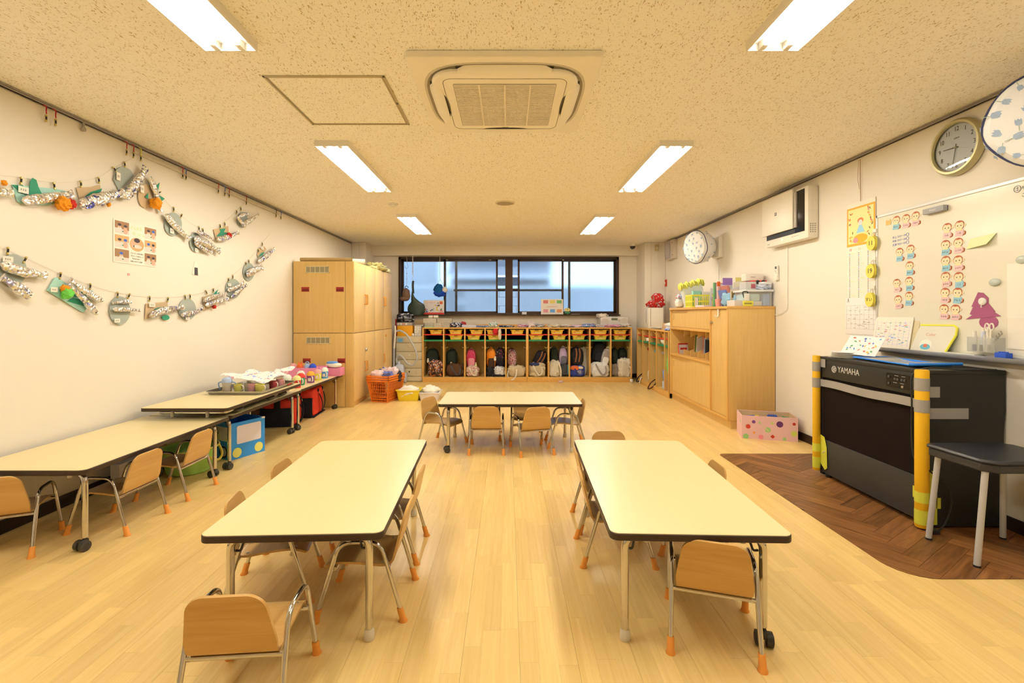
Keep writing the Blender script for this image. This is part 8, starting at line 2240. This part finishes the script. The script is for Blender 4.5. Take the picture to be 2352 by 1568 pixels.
q = MB(); q.sheet(lambda u, v: ((u - .5) * .22 + .02 * v, (v - .5) * .50, .012 + .006 * math.sin(v * 9) * u), 8, 20, .006); q.build('sheet', mat('clear_sleeve', pc(225, 208, 170), .15, spec=.6), t)
BLE = flat(45, 130, 195, .35)
q = MB(); q.tube(fillet([(-.11, .25, .016), (.12, .25, .016), (.11, -.25, .012), (-.13, -.25, .012), (-.11, .25, .016)], .02), .006, n=6); q.build('blue_edge', BLE, t)
q = MB(); q.tube(fillet([(-.13, -.235, .018), (-.13, -.262, .018), (.15, -.262, .022)], .01), .009, n=8); q.build('blue_spine', BLE, t)

# dark chair by the piano
SEATM = mat('navy_black_vinyl', (0.022, 0.025, 0.034), .38, spec=.45, vary=.15)
LEGM = mat('grey_painted_leg', pc(195, 180, 150), .4)
t = thing('dark_chair', 'dark seat chair with pale grey tube legs beside the piano', 'chair', (2.385, 2.375, 0))
sp_ = [(-.165, .145), (-.13, .165), (.24, .165), (.28, .12), (.28, -.14), (.24, -.175), (-.10, -.175), (-.15, -.13)]
q = MB(); q.prism(sp_, .492, .512); q.build('seat_pad', SEATM, t, bevel=.010)
q = MB(); q.prism([(x * .95, y * .95) for x, y in sp_], .452, .492); q.build('seat_frame', mat('charcoal_frame', (.03, .03, .032), .5), t, bevel=.006)
for (x, y, fx, fy) in ((-.12, .12, -.150, .145), (-.115, -.12, -.165, -.13), (.22, .12, .25, .15), (.22, -.13, .25, -.15)):
    q = MB(); q.cyl((fx, fy, .008), (x, y, .46), .0135, n=14); l_ = q.build('leg', LEGM, t)
    q = MB(); q.cyl((fx, fy, 0), (fx, fy, .012), .0145, n=12); q.build('foot_tip', BLACK, l_)
for y in (.03, -.12):
    q = MB(); q.tube(fillet([(.22, y, .47), (.30, y, .50), (.345, y, .80)], .05), .0115, n=10); q.build('back_post', LEGM, t)
q = MB(); q.sheet(lambda u, v: (.335 + .02 * math.sin(math.pi * u), -.17 + .22 * u, .62 + .20 * v), 10, 6, .018); q.build('backrest', SEATM, t)

# polka-dot box of toys
t = thing('polka_dot_box', 'pink cardboard box with coloured dots, full of toys', 'box', (2.257, 4.573, 0), R(-17))
bw_, bd_, bh_ = .477, .285, .222
PKB = mat('pink_carton', pc(248, 190, 160), .7)
for b_ in ((0, bw_, 0, .005), (0, bw_, bd_ - .005, bd_), (0, .005, .005, bd_ - .005), (bw_ - .005, bw_, .005, bd_ - .005)):
    q = MB(); q.box(b_[0], b_[1], b_[2], b_[3], 0, bh_); q.build('side', PKB, t, smooth=0)
q = MB(); q.box(.005, bw_ - .005, .005, bd_ - .005, 0, .006); q.build('bottom', KRAFT, t, smooth=0)
q = MB(); q.box(.006, bw_ - .006, bd_ - .0065, bd_ - .005, .006, bh_ - .004); q.box(bw_ - .0065, bw_ - .005, .006, bd_ - .006, .006, bh_ - .004); q.build('lining', KRAFT, t, smooth=0)
Mf = Matrix(((1, 0, 0, 0), (0, 0, -1, 0), (0, 1, 0, 0), (0, 0, 0, 1)))
for i, (u, v, r_, c) in enumerate(((.055, .118, .021, (205, 60, 35)), (.103, .165, .016, (130, 70, 120)), (.035, .022, .026, (170, 205, 110)), (.105, .062, .011, (250, 160, 70)), (.165, .025, .022, (250, 140, 130)), (.225, .095, .024, (175, 210, 110)), (.262, .16, .012, (215, 210, 100)), (.325, .155, .029, (110, 50, 90)), (.445, .165, .014, (205, 60, 35)), (.445, .075, .027, (225, 215, 90)), (.365, .02, .015, (170, 205, 110)), (.155, .16, .011, (175, 210, 110)))):
    q = MB(); q.prism(oval(r_, r_, 18, u, v), 0, .0012, M=Mf); q.build('paper_dot', flat(*c), t, smooth=0)
q = MB(); q.prism([(.245, .035), (.265, .015), (.285, .035), (.265, .055)], 0, .0012, M=Mf); q.build('paper_dot', flat(205, 60, 35), t, smooth=0)
Me2 = Matrix(((0, 0, -1, 0), (-1, 0, 0, 0), (0, 1, 0, 0), (0, 0, 0, 1)))
for (u, v, r_, c) in ((-.08, .15, .02, (200, 200, 120)), (-.2, .06, .018, (250, 190, 120))):
    q = MB(); q.prism(oval(r_, r_, 14, u, v), 0, .0012, M=Me2); q.build('paper_dot', flat(*c), t, smooth=0)
q = MB(); q.prism([(.14, .175), (.145, .18), (.235, .085), (.228, .08)], .0012, .002, M=Mf); q.build('tape', flat(240, 205, 150), t, smooth=0)
base_M = T((2.257, 4.573, 0)) @ RZ(-17)
rn = random.Random(9)
toys = [((245, 210, 60), 'yellow'), ((60, 100, 170), 'blue'), ((240, 200, 50), 'yellow'), ((215, 55, 45), 'red'), ((230, 215, 180), 'cream'), ((60, 90, 150), 'blue'), ((225, 60, 50), 'red'), ((90, 160, 90), 'green')]
spots = ['in the front left corner', 'near the left end', 'left of the middle', 'in the middle back', 'in the middle', 'right of the middle', 'near the right end', 'in the back right corner']
q = MB(); q.box(.012, bw_ - .012, .012, bd_ - .012, .008, .135); one(q, 'toy_block_layer', print_mat('mixed_blocks', pc(235, 200, 120), [pc(205, 60, 50), pc(60, 100, 170), pc(240, 210, 60)], 20, .42), 'lower layer of mixed toy blocks inside the polka-dot box', 'toy blocks', M=base_M, smooth=0)['kind'] = 'stuff'
for i, (c, cn) in enumerate(toys):
    q = MB(); q.box(-.04, .04, -.022, .022, 0, .036, b=.003)
    for k in range(4): q.cyl((-.03 + k * .02, 0, .036), (-.03 + k * .02, 0, .043), .006, n=8)
    one(q, 'toy_block', flat(*c, .4), '%s toy block %s of the polka-dot box' % (cn, spots[i]), 'toy block', M=base_M @ T((.055 + i * .052, .09 + .1 * (i % 3) * .8, .142 + .012 * (i % 2))) @ RZ(rn.uniform(0, 180)) @ RX(rn.uniform(-14, 14)), group='toy blocks in the box')
